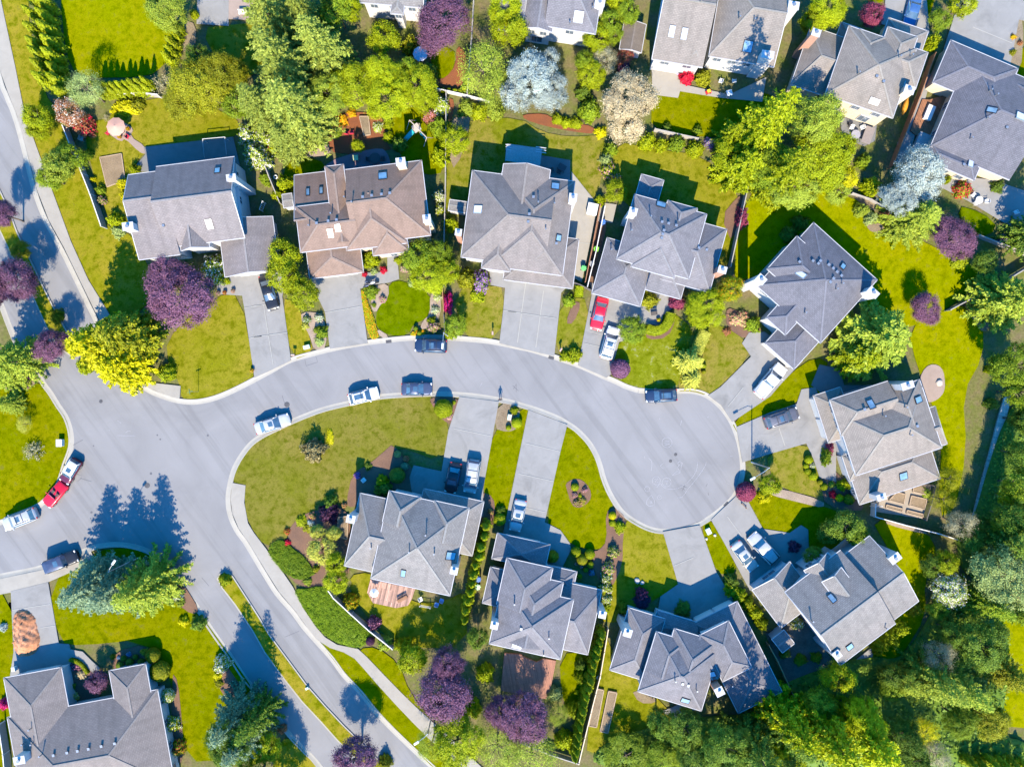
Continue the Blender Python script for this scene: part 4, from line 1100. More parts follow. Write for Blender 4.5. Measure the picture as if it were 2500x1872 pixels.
# planting beds
B_ = [(REDM, [(800, 290), (850, 275), (900, 275), (940, 290), (940, 345), (960, 370), (820, 380), (800, 350)]), (REDM, [(1275, 280), (1330, 278), (1350, 290), (1400, 300), (1450, 310), (1455, 328), (1400, 322), (1330, 308), (1280, 292)]),
 (REDM, [(1115, 110), (1140, 130), (1138, 230), (1070, 215), (1066, 196), (1090, 190), (1113, 160)]), (REDM, [(1094, 240), (1110, 245), (1105, 290), (1094, 300)]),
 (GRAVEL, [(735, 760), (790, 765), (800, 850), (768, 858), (755, 815), (738, 790)]), (GRAVEL, [(910, 700), (948, 690), (950, 725), (930, 742), (917, 765), (905, 750)]), (GRAVEL, [(1050, 715), (1075, 705), (1078, 770), (1050, 800), (1025, 805), (1032, 783), (1050, 768)]),
 (GRAVEL, [(918, 800), (953, 822), (930, 826)]), (MULCH, [(1384, 1195), (1380, 1180), (1400, 1168), (1420, 1170), (1440, 1190), (1444, 1215), (1430, 1232), (1412, 1240), (1395, 1232)]),
 (MULCH, [(1478, 1250), (1500, 1236), (1530, 1265), (1520, 1310), (1520, 1380), (1490, 1440), (1450, 1400), (1445, 1345), (1462, 1343), (1482, 1320)]),
 (MULCH, [(1048, 968), (1122, 970), (1115, 1000), (1105, 1038), (1080, 1025), (1055, 990)]), (DIRT, [(1217, 982), (1270, 990), (1265, 1045), (1240, 1055), (1205, 1045)]),
 (MULCH, [(940, 1100), (960, 1082), (1000, 1135), (1040, 1195), (1040, 1230), (900, 1215), (860, 1240), (845, 1230), (860, 1155), (905, 1130)]),
 (MULCH, [(700, 1300), (730, 1260), (770, 1245), (850, 1235), (860, 1320), (850, 1420), (800, 1440), (730, 1430), (700, 1400)]),
 (MULCH, [(1175, 1200), (1205, 1212), (1210, 1255), (1200, 1290), (1180, 1300), (1160, 1240)]),
 (MULCH, [(1770, 760), (1785, 750), (1850, 790), (1865, 815), (1820, 830), (1775, 800)]), (MULCH, [(1575, 808), (1640, 770), (1650, 780), (1630, 825), (1580, 830)]),
 (MULCH, [(1985, 1100), (2050, 1160), (2110, 1230), (2100, 1250), (2015, 1235), (2005, 1190)]), (GRAVEL, [(1870, 1195), (1900, 1190), (2012, 1222), (2010, 1240), (1960, 1228), (1880, 1208)]),
 (MULCH, [(415, 1405), (445, 1420), (490, 1490), (470, 1500), (430, 1470), (400, 1440)]), (MULCH, [(520, 1600), (545, 1610), (600, 1690), (600, 1740), (540, 1700)]), (MULCH, [(420, 1640), (435, 1660), (445, 1760), (450, 1860), (420, 1860)]),
 (MULCH, [(180, 1600), (215, 1625), (250, 1645), (240, 1720), (165, 1720)]), (MULCH, [(280, 1590), (360, 1570), (380, 1620), (300, 1640), (275, 1630)]),
 (DIRT, [(2350, 740), (2385, 730), (2420, 790), (2400, 815), (2375, 780)]), (DIRT, [(2120, 540), (2160, 550), (2150, 575), (2115, 560)]), (GRAVEL, [(2160, 1268), (2262, 1297), (2260, 1304), (2165, 1280)]),
 (DIRT, [(2080, 480), (2100, 480), (2150, 500), (2130, 520)]), (MULCH, [(1430, 690), (1460, 500), (1490, 510), (1450, 700)]), (DIRT, [(244, 386), (300, 376), (307, 440), (265, 458)]), (DIRT, [(450, 50), (480, 60), (478, 120), (440, 130)]),
 (GRAVEL, [(728, 380), (800, 345), (810, 380), (740, 385)]), (DIRT, [(1100, 420), (1130, 380), (1150, 290), (1140, 285), (1096, 290)]), (MULCH, [(1760, 530), (1800, 480), (1815, 480), (1790, 600)]), (DIRT, [(2470, 40), (2500, 45), (2490, 190), (2450, 150)]),
 (DIRT, [(65, 955), (95, 930), (60, 880), (20, 900), (0, 950)]), (MULCH, [(1380, 790), (1400, 790), (1420, 740), (1400, 735)]), (DIRT, [(1540, 1680), (1560, 1715), (1600, 1715), (1600, 1700)])]
for i, (m, q) in enumerate(B_): sheet('garden_ground', q, .108+.0006*i, m, smooth=1)
# joints, cracks and chalk on the paving
JT = plain('joint_line', (.27, .265, .25), .9, var=.05); CRK = plain('sealed_crack', (.075, .075, .085), .7, var=.2); CHK = plain('chalk', (.29, .29, .31), .95, var=.25, scale=9)
def lines(name, mat, w, z, segs, smooth=True):
    b = MB()
    for q in segs:
        s = strip(name, q, w, z, mat, smooth=smooth); o = len(b.v); b.v += s.v
        b.f += [tuple(o+i for i in f) for f in s.f]; b.m += s.m
    o = b.build(name, mat); o['kind'] = 'structure'
lines('pavement_markings', JT, .09, .205, [TL('A1', 2060, 995, 2208, 972), TL('B1', 0, 978, 225, 950), TL('A1', 2100, 1250, 2208, 1230), TL('B1', 0, 1240, 285, 1200), TL('B1', 85, 970, 165, 1470),
 TL('B1', 600, 1035, 905, 980), TL('C1', 0, 1022, 410, 1082), TL('C1', 150, 780, 80, 1285), TL('C1', 300, 850, 235, 1325), TL('B1', 2100, 1015, 2208, 1030), TL('B2', 1680, 405, 2000, 470), TL('C2', 150, 530, 440, 600), TL('C2', 90, 785, 385, 850), TL('C2', 60, 1050, 320, 1110),
 TL('C2', 1845, 1145, 2025, 1390), TL('C2', 1395, 1560, 1560, 1490), TL('D2', 140, 400, 190, 550), TL('C1', 690, 1190, 800, 1215), TL('C1', 640, 1290, 900, 1350), TL('C2', 1980, 60, 1850, 220), TL('A3', 110, 330, 430, 280), TL('A3', 350, 480, 470, 460), TL('D0', 1770, 235, 2100, 370), TL('C1', 590, 445, 690, 455), TL('C1', 430, 600, 560, 620)], False)
lines('road_markings', CRK, .05, .012, [TL('A2', 650, 790, 690, 805, 675, 825, 770, 852), TL('A2', 655, 850, 690, 820), TL('A2', 600, 555, 700, 500), TL('B2', 238, 130, 248, 165, 258, 192), TL('B2', 292, 222, 322, 272), TL('B1', 428, 1425, 440, 1480, 538, 1448, 520, 1400), TL('C2', 1455, 1238, 1600, 1195, 1740, 1130),
 TL('C2', 1680, 870, 1668, 895), TL('C2', 1685, 945, 1692, 970), TL('C2', 40, 45, 90, 90), TL('C2', 70, 30, 70, 100), TL('C2', 1455, 885, 1510, 905), TL('C2', 1470, 930, 1495, 870), TL('C2', 1460, 905, 1490, 925), TL('B3', 260, 560, 380, 510), TL('A3', 1700, 60, 1760, 130), TL('B2', 2205, 40, 2185, 75)], False)
def circ(t, x, y, r, n=14): return TL(t, *[c for i in range(n+1) for c in (x+r*math.cos(6.283*i/n), y+r*math.sin(6.283*i/n))])
lines('chalk_markings', CHK, .032, .014, [circ('C2', 1250, 845, 34), circ('C2', 1337, 858, 37), circ('C2', 1174, 915, 22), circ('C2', 1276, 985, 17), circ('C2', 1340, 525, 42), circ('C2', 1450, 700, 18),
 TL('C2', 1208, 965, 1232, 1010, 1232, 1045, 1200, 1058, 1170, 1045, 1172, 1008, 1208, 965), TL('C2', 1236, 832, 1262, 828, 1240, 858, 1266, 856), TL('C2', 1325, 850, 1350, 848, 1340, 862, 1338, 880), TL('C2', 1195, 1020, 1215, 1020, 1200, 1035, 1218, 1033), TL('C2', 1272, 980, 1282, 988),
 TL('C2', 1598, 690, 1590, 750, 1560, 810, 1500, 870, 1430, 910, 1350, 915, 1300, 890, 1285, 868, 1250, 905), TL('C2', 1672, 690, 1650, 740, 1580, 840, 1520, 910, 1470, 980, 1425, 988), TL('C2', 1462, 690, 1430, 735, 1452, 775, 1385, 800), TL('C2', 1430, 690, 1465, 690, 1455, 760), TL('C2', 1390, 795, 1420, 770, 1450, 770),
 TL('C2', 1320, 510, 1360, 515, 1315, 530, 1362, 535, 1320, 545), TL('C2', 1310, 700, 1285, 720, 1310, 745), TL('C2', 1452, 380, 1465, 335), TL('C2', 1150, 640, 1155, 660), TL('C2', 1185, 655, 1212, 690, 1208, 760), TL('C2', 1275, 318, 1278, 330), TL('C2', 1680, 315, 1690, 305), TL('C2', 1870, 640, 1895, 640), TL('C2', 1850, 868, 1868, 876),
 TL('A2', 1060, 440, 1085, 425, 1100, 432), TL('A2', 985, 465, 1135, 468), TL('A2', 990, 340, 1020, 362), TL('A2', 915, 420, 930, 425), TL('B2', 1905, 50, 1920, 25)], True)
b = MB()
for t, x, y, r in (('A2', 1750, 465, .16), ('A2', 1325, 462, .12), ('A2', 1350, 497, .12), ('A2', 1272, 785, .18), ('A2', 770, 1112, .16), ('A2', 788, 552, .1)):
    p = TP(t, x, y); b.cyl((p.x, p.y, .003), r, .004, 0, 12)
b.build('road_markings', CRK)['kind'] = 'structure'
# ================================================================== HOUSES
HS = {}
def house(key, name_label, ang, roof, wall, wings):
    h = House(key, name_label, ang, roof, wall); HS[key] = h
    for w in wings: h.wing(*w[:4], **w[4])
    h.finish(); return h
D = dict
# 1 grey roof beside the boulevard
h = house('boulevard', 'grey-roofed white house with steep entry gable beside the purple plum tree and boulevard', -7.3, 'gray', 'white', [
 (313, 427, 440, 622, D(z=5.1, z2=5.1, f=.36, pitch=.75, ends='gn')), (381, 407, 598, 581, D(z=5.2, pitch=.72, ends='ng')),
 (432, 535, 512, 604, D(z=5.0, pitch=1.0, axis='y', ends='ng')), (666, 528, 549, 677, D(z=2.9, pitch=.55, axis='y', ends='gg')), (352, 560, 560, 640, D(z=2.7, z2=2.7, f=.01, pitch=.4, ends='gg')) ][:4])
h.skylight('A0', 1832, 1440, .8, 1.0); h.skylight('A1', 1765, 285, .8, 1.3, True)
h.chimney('A0', 1945, 1495, 8.2); h.chimney('A1', 1075, 305, 7.9, 1.3, .9)
h.vent('A1', 2025, 240, 1380, 300); h.openings(1, 'r', 3); h.openings(1, 'b', 4); h.openings(3, 'b', 1, 4.8, 2.1, door=True); h.openings(0, 't', 2); h.openings(1, 't', 4); h.openings(3, 'r', 2, zc=1.4)
# 2 brown roof
h = house('brown', 'brown-roofed house with many hips and three driveway-side gables north of the dark round lawn', -7, 'brown', 'cream', [
 (720, 505, 880, 599, D(z=5.2, ends='hn', pitch=.6)), (718, 428, 815, 540, D(z=2.9, z2=5.9, f=.99, ends='gn')),
 (792.5, 407, 862, 590, D(z=5.25, axis='y', ends='hn', pitch=.75)), (843, 414.5, 1052, 575, D(z=5.2, ends='nh', pitch=.6)),
 (846, 612, 980, 470, D(z=5.1, axis='y', ends='nh', hipf=1.35, pitch=.62)), (911, 625, 988, 525, D(z=4.6, axis='y', ends='nh', hipf=1.3, pitch=.8)), (756, 681, 878, 585, D(z=2.9, axis='y', ends='nh', pitch=.6))])
h.skylight('B0', 455, 1622, .55, 1.2); h.skylight('B0', 567, 1608, .55, 1.2); h.skylight('B0', 1085, 1485, 1.2, 1.2); h.skylight('B1', 645, 362, .7, 1.2, True); h.skylight('B1', 707, 318, .7, 1.0, True)
h.vent('B1', 530, 280, 627, 262, 697, 252, 917, 60, 993, 48, 1075, 38, 1145, 28); h.vent('B1', 655, 205, 470, 305, 830, 108, 768, 68, kind='pipe')
h.chimney('B0', 1235, 1362, 8.0, 1.1, .9); h.chimney('B1', 1455, 240, 7.6, .9, .9)
h.openings(6, 'b', 1, 4.8, 2.1, door=True); h.openings(3, 'r', 3); h.openings(3, 't', 4); h.openings(0, 'l', 2); h.openings(5, 'b', 1, 1.0, 2.0, 1.4)
# 3 taupe roof with lattice cover
h = house('taupe', 'taupe-roofed house with wooden lattice patio cover, facing the wide three-lane driveway', 7.5, 'taupe', 'white', [
 (1153, 416, 1330, 655, D(z=5.2, ends='hn', pitch=.58)), (1404, 443, 1195, 650, D(z=5.2, axis='y', ends='hh', pitch=.6)), (1229, 400, 1325, 560, D(z=5.25, axis='y', ends='gn', pitch=.7)),
 (1175, 655, 1262, 545, D(z=5.15, axis='y', ends='nh', pitch=.66)), (1279, 655, 1376, 570, D(z=5.2, axis='y', ends='nh', pitch=.7)), (1414, 584, 1228, 683, D(z=2.9, ends='hh', pitch=.5))])
h.skylight('B1', 1890, 165, 1.1, 1.25, True); h.skylight('C0', 400, 1572, 1.1, 1.1); h.skylight('C1', 425, 405, .9, .8)
h.chimney('C1', 548, 62, 7.6, .9, .9); h.chimney('B1', 1722, 355, 6.6, .75, .75, True)
h.vent('C1', 318, 335, 255, 110, 390, 120, kind='pipe'); h.vent('C1', 180, 205, 170, 268, 408, 450, 215, 60)
h.openings(5, 'b', 2, 4.0, 2.1, door=True); h.openings(0, 'l', 2); h.openings(2, 't', 2); h.openings(1, 'r', 3)
# 4 slate roof with red car in the drive
h = house('slate', 'slate-blue-roofed house with glazed sunroom behind and red and white cars in its drive', 15.5, 'blue', 'white', [
 (1549, 474, 1682, 682, D(z=5.2, ends='hh', pitch=.62)), (1630, 489, 1689, 560, D(z=5.2, axis='y', ends='hn', pitch=.62, hipf=.8)), (1540, 651, 1679, 564, D(z=5.15, axis='y', ends='nh', pitch=.6)),
 (1775, 560, 1611, 681, D(z=3.6, ends='nh', pitch=.55)), (1482, 580, 1563, 749, D(z=2.9, axis='y', ends='hh', pitch=.55)), (1575, 707, 1690, 630, D(z=2.9, ends='nh', pitch=.5)),
 (1566, 425, 1606, 495, D(z=2.7, axis='y', ends='hn', pitch=.35))])
h.skylight('C1', 1290, 125, 1.3, .9); h.chimney('C1', 1055, 180, 7.8, .95, .85); h.chimney('C1', 1808, 670, 6.4, 1.0, .8, True)
h.vent('C1', 1297, 270, 1352, 283, 1417, 300, 1607, 488, 1672, 503, 1313, 342, 1303, 373, 1294, 404); h.vent('C1', 868, 508, 1432, 262, 1037, 345, 1200, 230, kind='pipe')
h.openings(4, 'b', 1, 4.8, 2.1, door=True); h.openings(0, 't', 3); h.openings(3, 't', 2); h.openings(0, 'l', 2); h.openings(5, 'b', 2, 1.1, 1.3, 1.6)
# 5 diagonal house at the head of the cul-de-sac
h = house('diagonal', 'slate-roofed house set diagonally to its neighbours above the white pickup driveway', 42, 'dark', 'white', [
 (1986, 543, 2003, 838, D(z=5.1, ends='hh', pitch=.66)), (1945.5, 576, 1970, 745, D(z=5.6, ends='hh', pitch=.62)),
 (1870, 776, 1990, 738, D(z=5.0, axis='y', ends='nh', pitch=.6)), (1867, 838, 2030, 800, D(z=3.0, axis='y', ends='nh', pitch=.55))])
h.skylight('D1', 330, 712, .8, 1.4, True); h.skylight('D1', 680, 645, .7, 1.0); h.chimney('D1', 940, 862, 7.6, 1.4, .8); h.chimney('C1', 2135, 752, 8.2, 1.1, .9)
h.vent('D1', 315, 605, 427, 597, 473, 620, 490, 597, 560, 630, 597, 660, 630, 690, 667, 722, 600, 745, 573, 775); h.vent('D1', 357, 1035, 620, 835, 667, 790, kind='pipe')
h.openings(0, 'b', 4); h.openings(0, 'l', 3); h.openings(3, 'b', 1, 4.8, 2.1, door=True); h.openings(0, 't', 4); h.openings(1, 'l', 2)
# 6 tan house with fenced vegetable beds
h = house('tan', 'tan-roofed house with fenced raised vegetable beds on its south side, right of the cul-de-sac', -18, 'tan', 'white', [
 (1985, 966, 2090, 1060, D(z=2.9, axis='y', ends='hh', pitch=.5)), (2025, 976, 2196, 1018, D(z=5.2, ends='hn', pitch=.62)), (2040, 1010, 2300, 1093, D(z=5.2, ends='hh', pitch=.6)),
 (2245, 926, 2159, 1055, D(z=5.2, axis='y', ends='hn', pitch=.6)), (2255, 1000, 2312, 1084, D(z=4.2, ends='nh', pitch=.55)), (2058, 1108, 2296, 1168, D(z=3.0, ends='hh', pitch=.5)), (2055, 1112, 2120, 1160, D(z=3.1, ends='hn', pitch=.6))])
h.skylight('D2', 918, 205, .9, 1.3); h.skylight('D2', 1315, 165, .9, 1.3); h.skylight('D2', 1190, 805, 1.15, 1.15)
h.chimney('D2', 1230, 45, 8.0, 1.5, .8); h.chimney('D2', 1010, 985, 6.0, 1.1, .7); h.vent('D2', 1020, 300, 1243, 458, 1200, 228, kind='pipe'); h.vent('D2', 1305, 385, 862, 245)
h.openings(0, 'l', 2, 2.6, 2.1, door=True); h.openings(1, 'l', 2); h.openings(2, 'l', 2); h.openings(5, 'l', 3, zc=1.4, w=.8); h.openings(3, 't', 3)
# 7 grey house in the south-east
h = house('southeast', 'grey gabled house with windowed dormer below two parked cars, south-east of the cul-de-sac', -37, 'pale', 'grey', [
 (2051, 1624, 2052, 1342, D(z=5.2, ends='gn', pitch=.6)), (2243, 1467, 2030, 1377, D(z=4.9, ends='ng', pitch=.6)),
 (1906, 1533, 1928, 1370, D(z=3.2, axis='y', ends='gh', pitch=.55)), (2006, 1420, 2090, 1432, D(z=6.6, axis='y', ends='gn', pitch=.7)), (1962, 1392, 2060, 1400, D(z=5.0, axis='y', ends='gn', pitch=.62))])
h.skylight('D3', 590, 235, .75, 1.2); h.skylight('D3', 737, 640, 1.0, 1.0); h.chimney('D3', 635, 712, 7.0, .9, .9); h.chimney('D2', 1125, 1500, 7.2, 1.4, .9)
h.vent('D3', 415, 418, 1035, 478, kind='pipe'); h.openings(3, 't', 2, .9, 1.0, 6.0); h.openings(2, 't', 1, 2.2, 1.2, 1.6); h.openings(0, 'l', 3); h.openings(4, 't', 2); h.openings(1, 'r', 3)
# 8 two-angled house
h = house('angled', 'slate-roofed house bent at two angles among shadowed fir trees, bottom of the photo', 17, 'blue', 'white', [
 (1488, 1635, 1625, 1510, D(z=3.3, axis='y', ends='hh', pitch=.58)), (1602, 1540, 1712, 1735, D(z=5.2, ends='hh', pitch=.64)),
 (1602, 1541, 1650, 1660, D(z=5.25, axis='y', ends='hn', pitch=.75)), (1646, 1533, 1722, 1670, D(z=5.2, axis='y', ends='hn', pitch=.7)), (1604, 1488, 1690, 1580, D(z=2.9, ends='hn', pitch=.3))])
h.skylight('C3', 1495, 1092, 1.2, .8); h.chimney('C3', 1010, 528, 7.0, .95, .9); h.vent('C3', 1470, 952, 1518, 967); h.vent('C3', 1405, 920, 1585, 1000, kind='pipe')
h.openings(0, 'l', 2); h.openings(1, 'b', 3); h.openings(1, 'l', 2)
h2 = House('angled2', '', -26.5, 'blue', 'white'); h2.wing(1707, 1550, 1836, 1628, z=5.15, axis='y', ends='hh', pitch=.62); h2.wing(1800, 1467, 1802, 1741, z=2.9, axis='y', ends='hh', pitch=.42); h2.wing(1690, 1560, 1760, 1650, z=5.2, axis='y', ends='hn', pitch=.66)
h2.finish(); 
h2.skylight('C3', 1722, 872, .8, 1.0); h2.chimney('C3', 1783, 1022, 7.4, 1.0, 1.0, True); h2.openings(1, 't', 2, 2.6, 2.1, door=True); h2.openings(1, 'r', 3, zc=1.4); h2.vent('C3', 1880, 960, kind='pipe')
for c in list(h2.root.children):
    c.parent = h.root; c.location = h2.root.location-h.root.location
bpy.data.objects.remove(h2.root)
# 9 middle lower house
h = house('stepped', 'grey-blue house with stepped hip roofs between two conifer rows, silver sedan in its drive', 12.5, 'blue', 'white', [
 (1214, 1300.5, 1330, 1392, D(z=2.9, axis='y', ends='hh', pitch=.5)), (1401, 1463, 1194, 1571, D(z=5.2, axis='y', ends='hh', pitch=.62)), (1376, 1421, 1222, 1560, D(z=5.2, axis='y', ends='hn', pitch=.62)),
 (1237, 1361, 1325, 1500, D(z=5.25, axis='y', ends='hn', pitch=.62)), (1470, 1440, 1327, 1574, D(z=3.1, ends='nh', pitch=.55)), (1328, 1377, 1398, 1445, D(z=2.9, ends='nh', pitch=.5)), (1197, 1383, 1260, 1490, D(z=3.0, axis='y', ends='hh', pitch=.6))])
h.skylight('C3', 75, 635, 1.3, .7, True); h.chimney('B3', 2025, 465, 7.4, .85, .85); h.chimney('C3', 797, 375, 5.6, .85, .8); h.vent('C3', 55, 275, 345, 560, 300, 700, kind='pipe'); h.vent('B3', 2195, 275, kind='pipe'); h.vent('C3', 112, 492)
h.openings(0, 't', 1, 4.8, 2.1, door=True); h.openings(1, 'b', 3); h.openings(4, 'b', 2, zc=1.5); h.openings(1, 'l', 3)
# 10 corner house with the red deck
h = house('deck', 'pale-grey-roofed house with weathered reddish deck behind, between island lawn and conifer row', 12.3, 'pale', 'white', [
 (1034, 1192, 1153, 1357, D(z=2.9, axis='y', ends='hh', pitch=.5)), (879, 1203, 965, 1408, D(z=3.4, ends='hn', hipf=.55, pitch=.55)), (1145, 1242, 905, 1412, D(z=5.2, ends='hh', pitch=.62)),
 (950, 1197, 1012, 1290, D(z=5.25, axis='y', ends='hn', pitch=.8)), (1146, 1240, 1040, 1312, D(z=5.25, axis='y', ends='hn', pitch=.75)), (905.5, 1413, 1095, 1300, D(z=5.15, axis='y', ends='nh', pitch=.55))][:5])
h.skylight('B2', 1655, 1478, 1.1, 1.4); h.skylight('B2', 1258, 1622, .7, 1.2); h.chimney('B2', 815, 1170, 6.6, 1.0, .9); h.chimney('B2', 1685, 1605, 7.4, .85, .85); h.vent('B2', 1450, 1298, 1310, 1440, 1520, 1455, 990, 1405, kind='pipe')
h.openings(0, 't', 1, 4.8, 2.1, door=True); h.openings(1, 'l', 2, zc=1.5); h.openings(2, 'b', 4); h.openings(2, 't', 3)
# 11 bottom left
h = house('mulch', 'single-storey tan-grey house with bark mulch heap on its driveway, bottom left corner', -10.5, 'taupe', 'white', [
 (8.7, 1654, 192, 1854, D(z=2.8, axis='y', ends='hn', pitch=.5)), (385, 1682, 61, 1986, D(z=2.8, ends='hh', pitch=.5)), (356, 1619.5, 296, 1800, D(z=2.85, axis='y', ends='hn', pitch=.5))])
h.vent('A3', 455, 1552, 570, 1530, 658, 1515, 750, 1498, 858, 1475, 970, 1452); h.vent('A3', 210, 1448, 285, 1448, 358, 1545, 268, 1325, kind='pipe'); h.chimney('A3', 160, 1600, 5.6, 1.4, .9)
h.openings(0, 't', 1, 4.8, 2.1, door=True); h.openings(2, 't', 2, zc=1.5); h.openings(1, 'r', 4, zc=1.5); h.openings(0, 'l', 3, zc=1.5)
# top row, cut by the upper edge
h = house('top_bay', 'pale-roofed white house with bay front beside big purple plum, cut by upper edge', 5, 'pale', 'white', [
 (878, 7, 1045, -110, D(z=5.0, ends='gg', pitch=.5)), (953, 34, 994, -60, D(z=5.0, axis='y', ends='gh', pitch=.4))])
h.openings(0, 'b', 3, 1.1, 1.2); h.openings(1, 'b', 1, 1.0, 1.3)
h = house('top_blue', 'blue-grey-roofed white house above the silvery tree, cut by upper edge', 9, 'blue', 'white', [
 (1454, 84, 1355, -100, D(z=5.2, ends='nh', pitch=.45)), (1275, 68, 1372, -70, D(z=5.0, axis='y', ends='ng', pitch=.45)), (1203, 40, 1300, -100, D(z=5.0, ends='hn', pitch=.45))])
h.skylight('C0', 595, 145, 1.3, 1.5, True); h.vent('C0', 520, 210, 710, 85, kind='pipe'); h.openings(0, 'b', 1, 1.2, 1.3); h.openings(1, 'b', 2, 1.0, 1.2, 3.4); h.openings(1, 'b', 1, 1.6, 1.8, 1.4); h.chimney('C0', 775, 20, 6.5, 1.2, .9)
h = house('top_wide', 'broad tan-roofed white house with concrete patio and red azalea, tree shadow on roof', 9.5, 'tan', 'white', [
 (1591, 145, 1760, -100, D(z=4.4, ends='gn', pitch=.4)), (1681, 142, 1740, -30, D(z=4.6, axis='y', ends='nh', pitch=.55)), (1730, 138, 1927, -60, D(z=4.6, ends='hg', pitch=.45))])
h.skylight('C0', 1380, 268, .8, 1.5, True); h.skylight('C0', 1485, 288, .8, 1.5, True); h.skylight('C0', 2020, 395, 1.3, 1.5); h.chimney('C0', 2190, 460, 6.8, 1.5, .9); h.chimney('D0', 270, 45, 6.8, 1.3, .9)
h.vent('C0', 1620, 20, 1945, 160, 2070, 180, kind='pipe'); h.openings(0, 'b', 2, 1.3, 1.0); h.openings(2, 'b', 4, 1.2, 1.2); h.openings(1, 'b', 1)
h = house('top_cream', 'tan-grey-roofed cream house with patio furniture behind and plum tree at its front', 19, 'tan', 'cream', [
 (1930, 207, 2060, 92, D(z=3.3, ends='hn', pitch=.5)), (2014, 232, 2238, 120, D(z=5.2, ends='hh', pitch=.6)), (2099, 71, 2128, 190, D(z=5.25, axis='y', ends='hn', pitch=.6)), (2241, 91, 2128, 180, D(z=5.2, axis='y', ends='hn', pitch=.6)),
 (2266, 129, 2150, 190, D(z=5.0, ends='nh', pitch=.5)), (2267, 77, 2140, 130, D(z=2.9, ends='hh', pitch=.45)), (2054, 54, 2090, 130, D(z=2.9, axis='y', ends='hn', pitch=.5)), (2014, 233, 2062, 170, D(z=4.6, axis='y', ends='nh', pitch=.5))][:7])
h.skylight('D0', 945, 855, 1.3, .8, True); h.chimney('D0', 460, 275, 7.4, 1.0, .8, True); h.chimney('D0', 1245, 755, 6.8, 1.2, .9); h.vent('D0', 1250, 478, 805, 625, 1150, 490, kind='pipe'); h.vent('D0', 1022, 690, 965, 645)
h.openings(1, 'b', 3, 1.2, 1.2); h.openings(1, 'b', 2, 1.5, 1.8, 1.5); h.openings(1, 'l', 3); h.openings(5, 't', 1, 4.8, 2.1, door=True)
h = house('top_slate', 'large slate-roofed house with timber side deck in the upper right corner', 23, 'dark', 'cream', [
 (2321, 98, 2442, 272, D(z=3.2, ends='hh', pitch=.5)), (2271, 358, 2560, 215, D(z=3.2, ends='hn', pitch=.5)), (2257, 390, 2396, 400, D(z=3.1, ends='hh', pitch=.5)), (2455, 190, 2600, 330, D(z=3.2, axis='y', ends='hn', pitch=.5))])
h.skylight('D0', 1938, 930, .8, 1.3); h.skylight('D0', 2175, 985, 1.2, 1.2, True); h.skylight('D0', 1757, 1382, .8, 1.3, True); h.vent('D0', 1913, 770, 1962, 808, 1888, 1003, 1750, 1172, kind='pipe'); h.vent('D0', 2060, 1075, 1697, 1387)
h.openings(0, 't', 1, 4.8, 2.1, door=True); h.openings(1, 'l', 3, zc=1.5); h.openings(2, 'b', 3, zc=1.5)
# sheds
h = house('shed', '', 10, 'shed', 'white', [(1524, 51, 1566, 130, D(z=2.3, axis='y', ends='gg', pitch=.4, over=.2))]); h.root.name = 'garden_shed'
tag(h.root, 'brown-roofed gable shed left of the broad tan-roofed house', 'shed'); h.root['group'] = 'garden sheds'
h = house('shed', '', 8, 'pale', 'white', [(1098, 487, 1140, 521, D(z=2.4, axis='x', ends='gg', pitch=.12, over=.15))]); h.root.name = 'garden_shed'
tag(h.root, 'white flat-topped shed against the left wall of the taupe-roofed house', 'shed'); h.root['group'] = 'garden sheds'
h = house('shed', '', -8, 'pale', 'white', [(688, 475, 717, 505, D(z=2.0, axis='x', ends='gg', pitch=.15, over=.12))]); h.root.name = 'garden_shed'
tag(h.root, 'small grey-topped shed left of the brown-roofed house', 'shed'); h.root['group'] = 'garden sheds'
h = house('shed', '', -38, 'gray', 'grey', [(1884, 1560, 1940, 1570, D(z=2.4, axis='x', ends='gg', pitch=.2, over=.15))]); h.root.name = 'garden_shed'
tag(h.root, 'low grey-roofed shelter in the shaded yard below the south-east grey gabled house', 'shed'); h.root['group'] = 'garden sheds'
# ================================================================== VEHICLES
protos()
SILV = paint('silver_paint', (.37, .375, .385), .6, .15); WHT = paint('white_paint', (.57, .56, .55)); RED = paint('red_paint', (.52, .008, .03)); NAVY = paint('navy_paint', (.012, .028, .07))
BLK = paint('black_paint', (.012, .013, .018)); SLATE = paint('slate_paint', (.055, .07, .12), .6, .4); GREYP = paint('grey_paint', (.12, .12, .14), .6, .4); MAR = paint('maroon_paint', (.09, .012, .03)); GOLD = paint('champagne_paint', (.40, .39, .36), .6, .15); BLUE = paint('blue_paint', (.05, .12, .28), .6, .3)
def car(kind, m, tf, fx, fy, tr, rx, ry, label, **kw): return make_car(kind, m, label, T(tf, fx, fy), T(tr, rx, ry), **kw)
car('suv', SILV, 'A2', 38, 1222, 'A2', 312, 1112, 'silver estate car with roof bars on the curved kerb left of the junction')
car('roadster', RED, 'A2', 388, 1050, 'A2', 545, 868, 'red open-top roadster parked behind the maroon car with white roof', cat='convertible')
car('mini', MAR, 'A2', 540, 858, 'A2', 655, 670, 'maroon car with white roof and sunroof on the kerb beside the red roadster', roofm=WHT)
car('jeep', BLK, 'A2', 682, 1462, 'A2', 366, 1585, 'dark open-sided off-roader with grey soft top near the blue-green fir trees', roofm=SLATE, name='parked_jeep', cat='jeep')
car('sedan', SILV, 'B2', 302, 322, 'B2', 12, 412, 'silver sedan on the island kerb nearest the boulevard junction')
car('wagon', WHT, 'B2', 1050, 100, 'B2', 798, 165, 'white hatchback with long dark glass roof on the island kerb')
car('sedan', SLATE, 'B2', 1502, 72, 'B2', 1242, 74, 'slate-blue sedan with sunroof, right of the white hatchback on the island kerb')
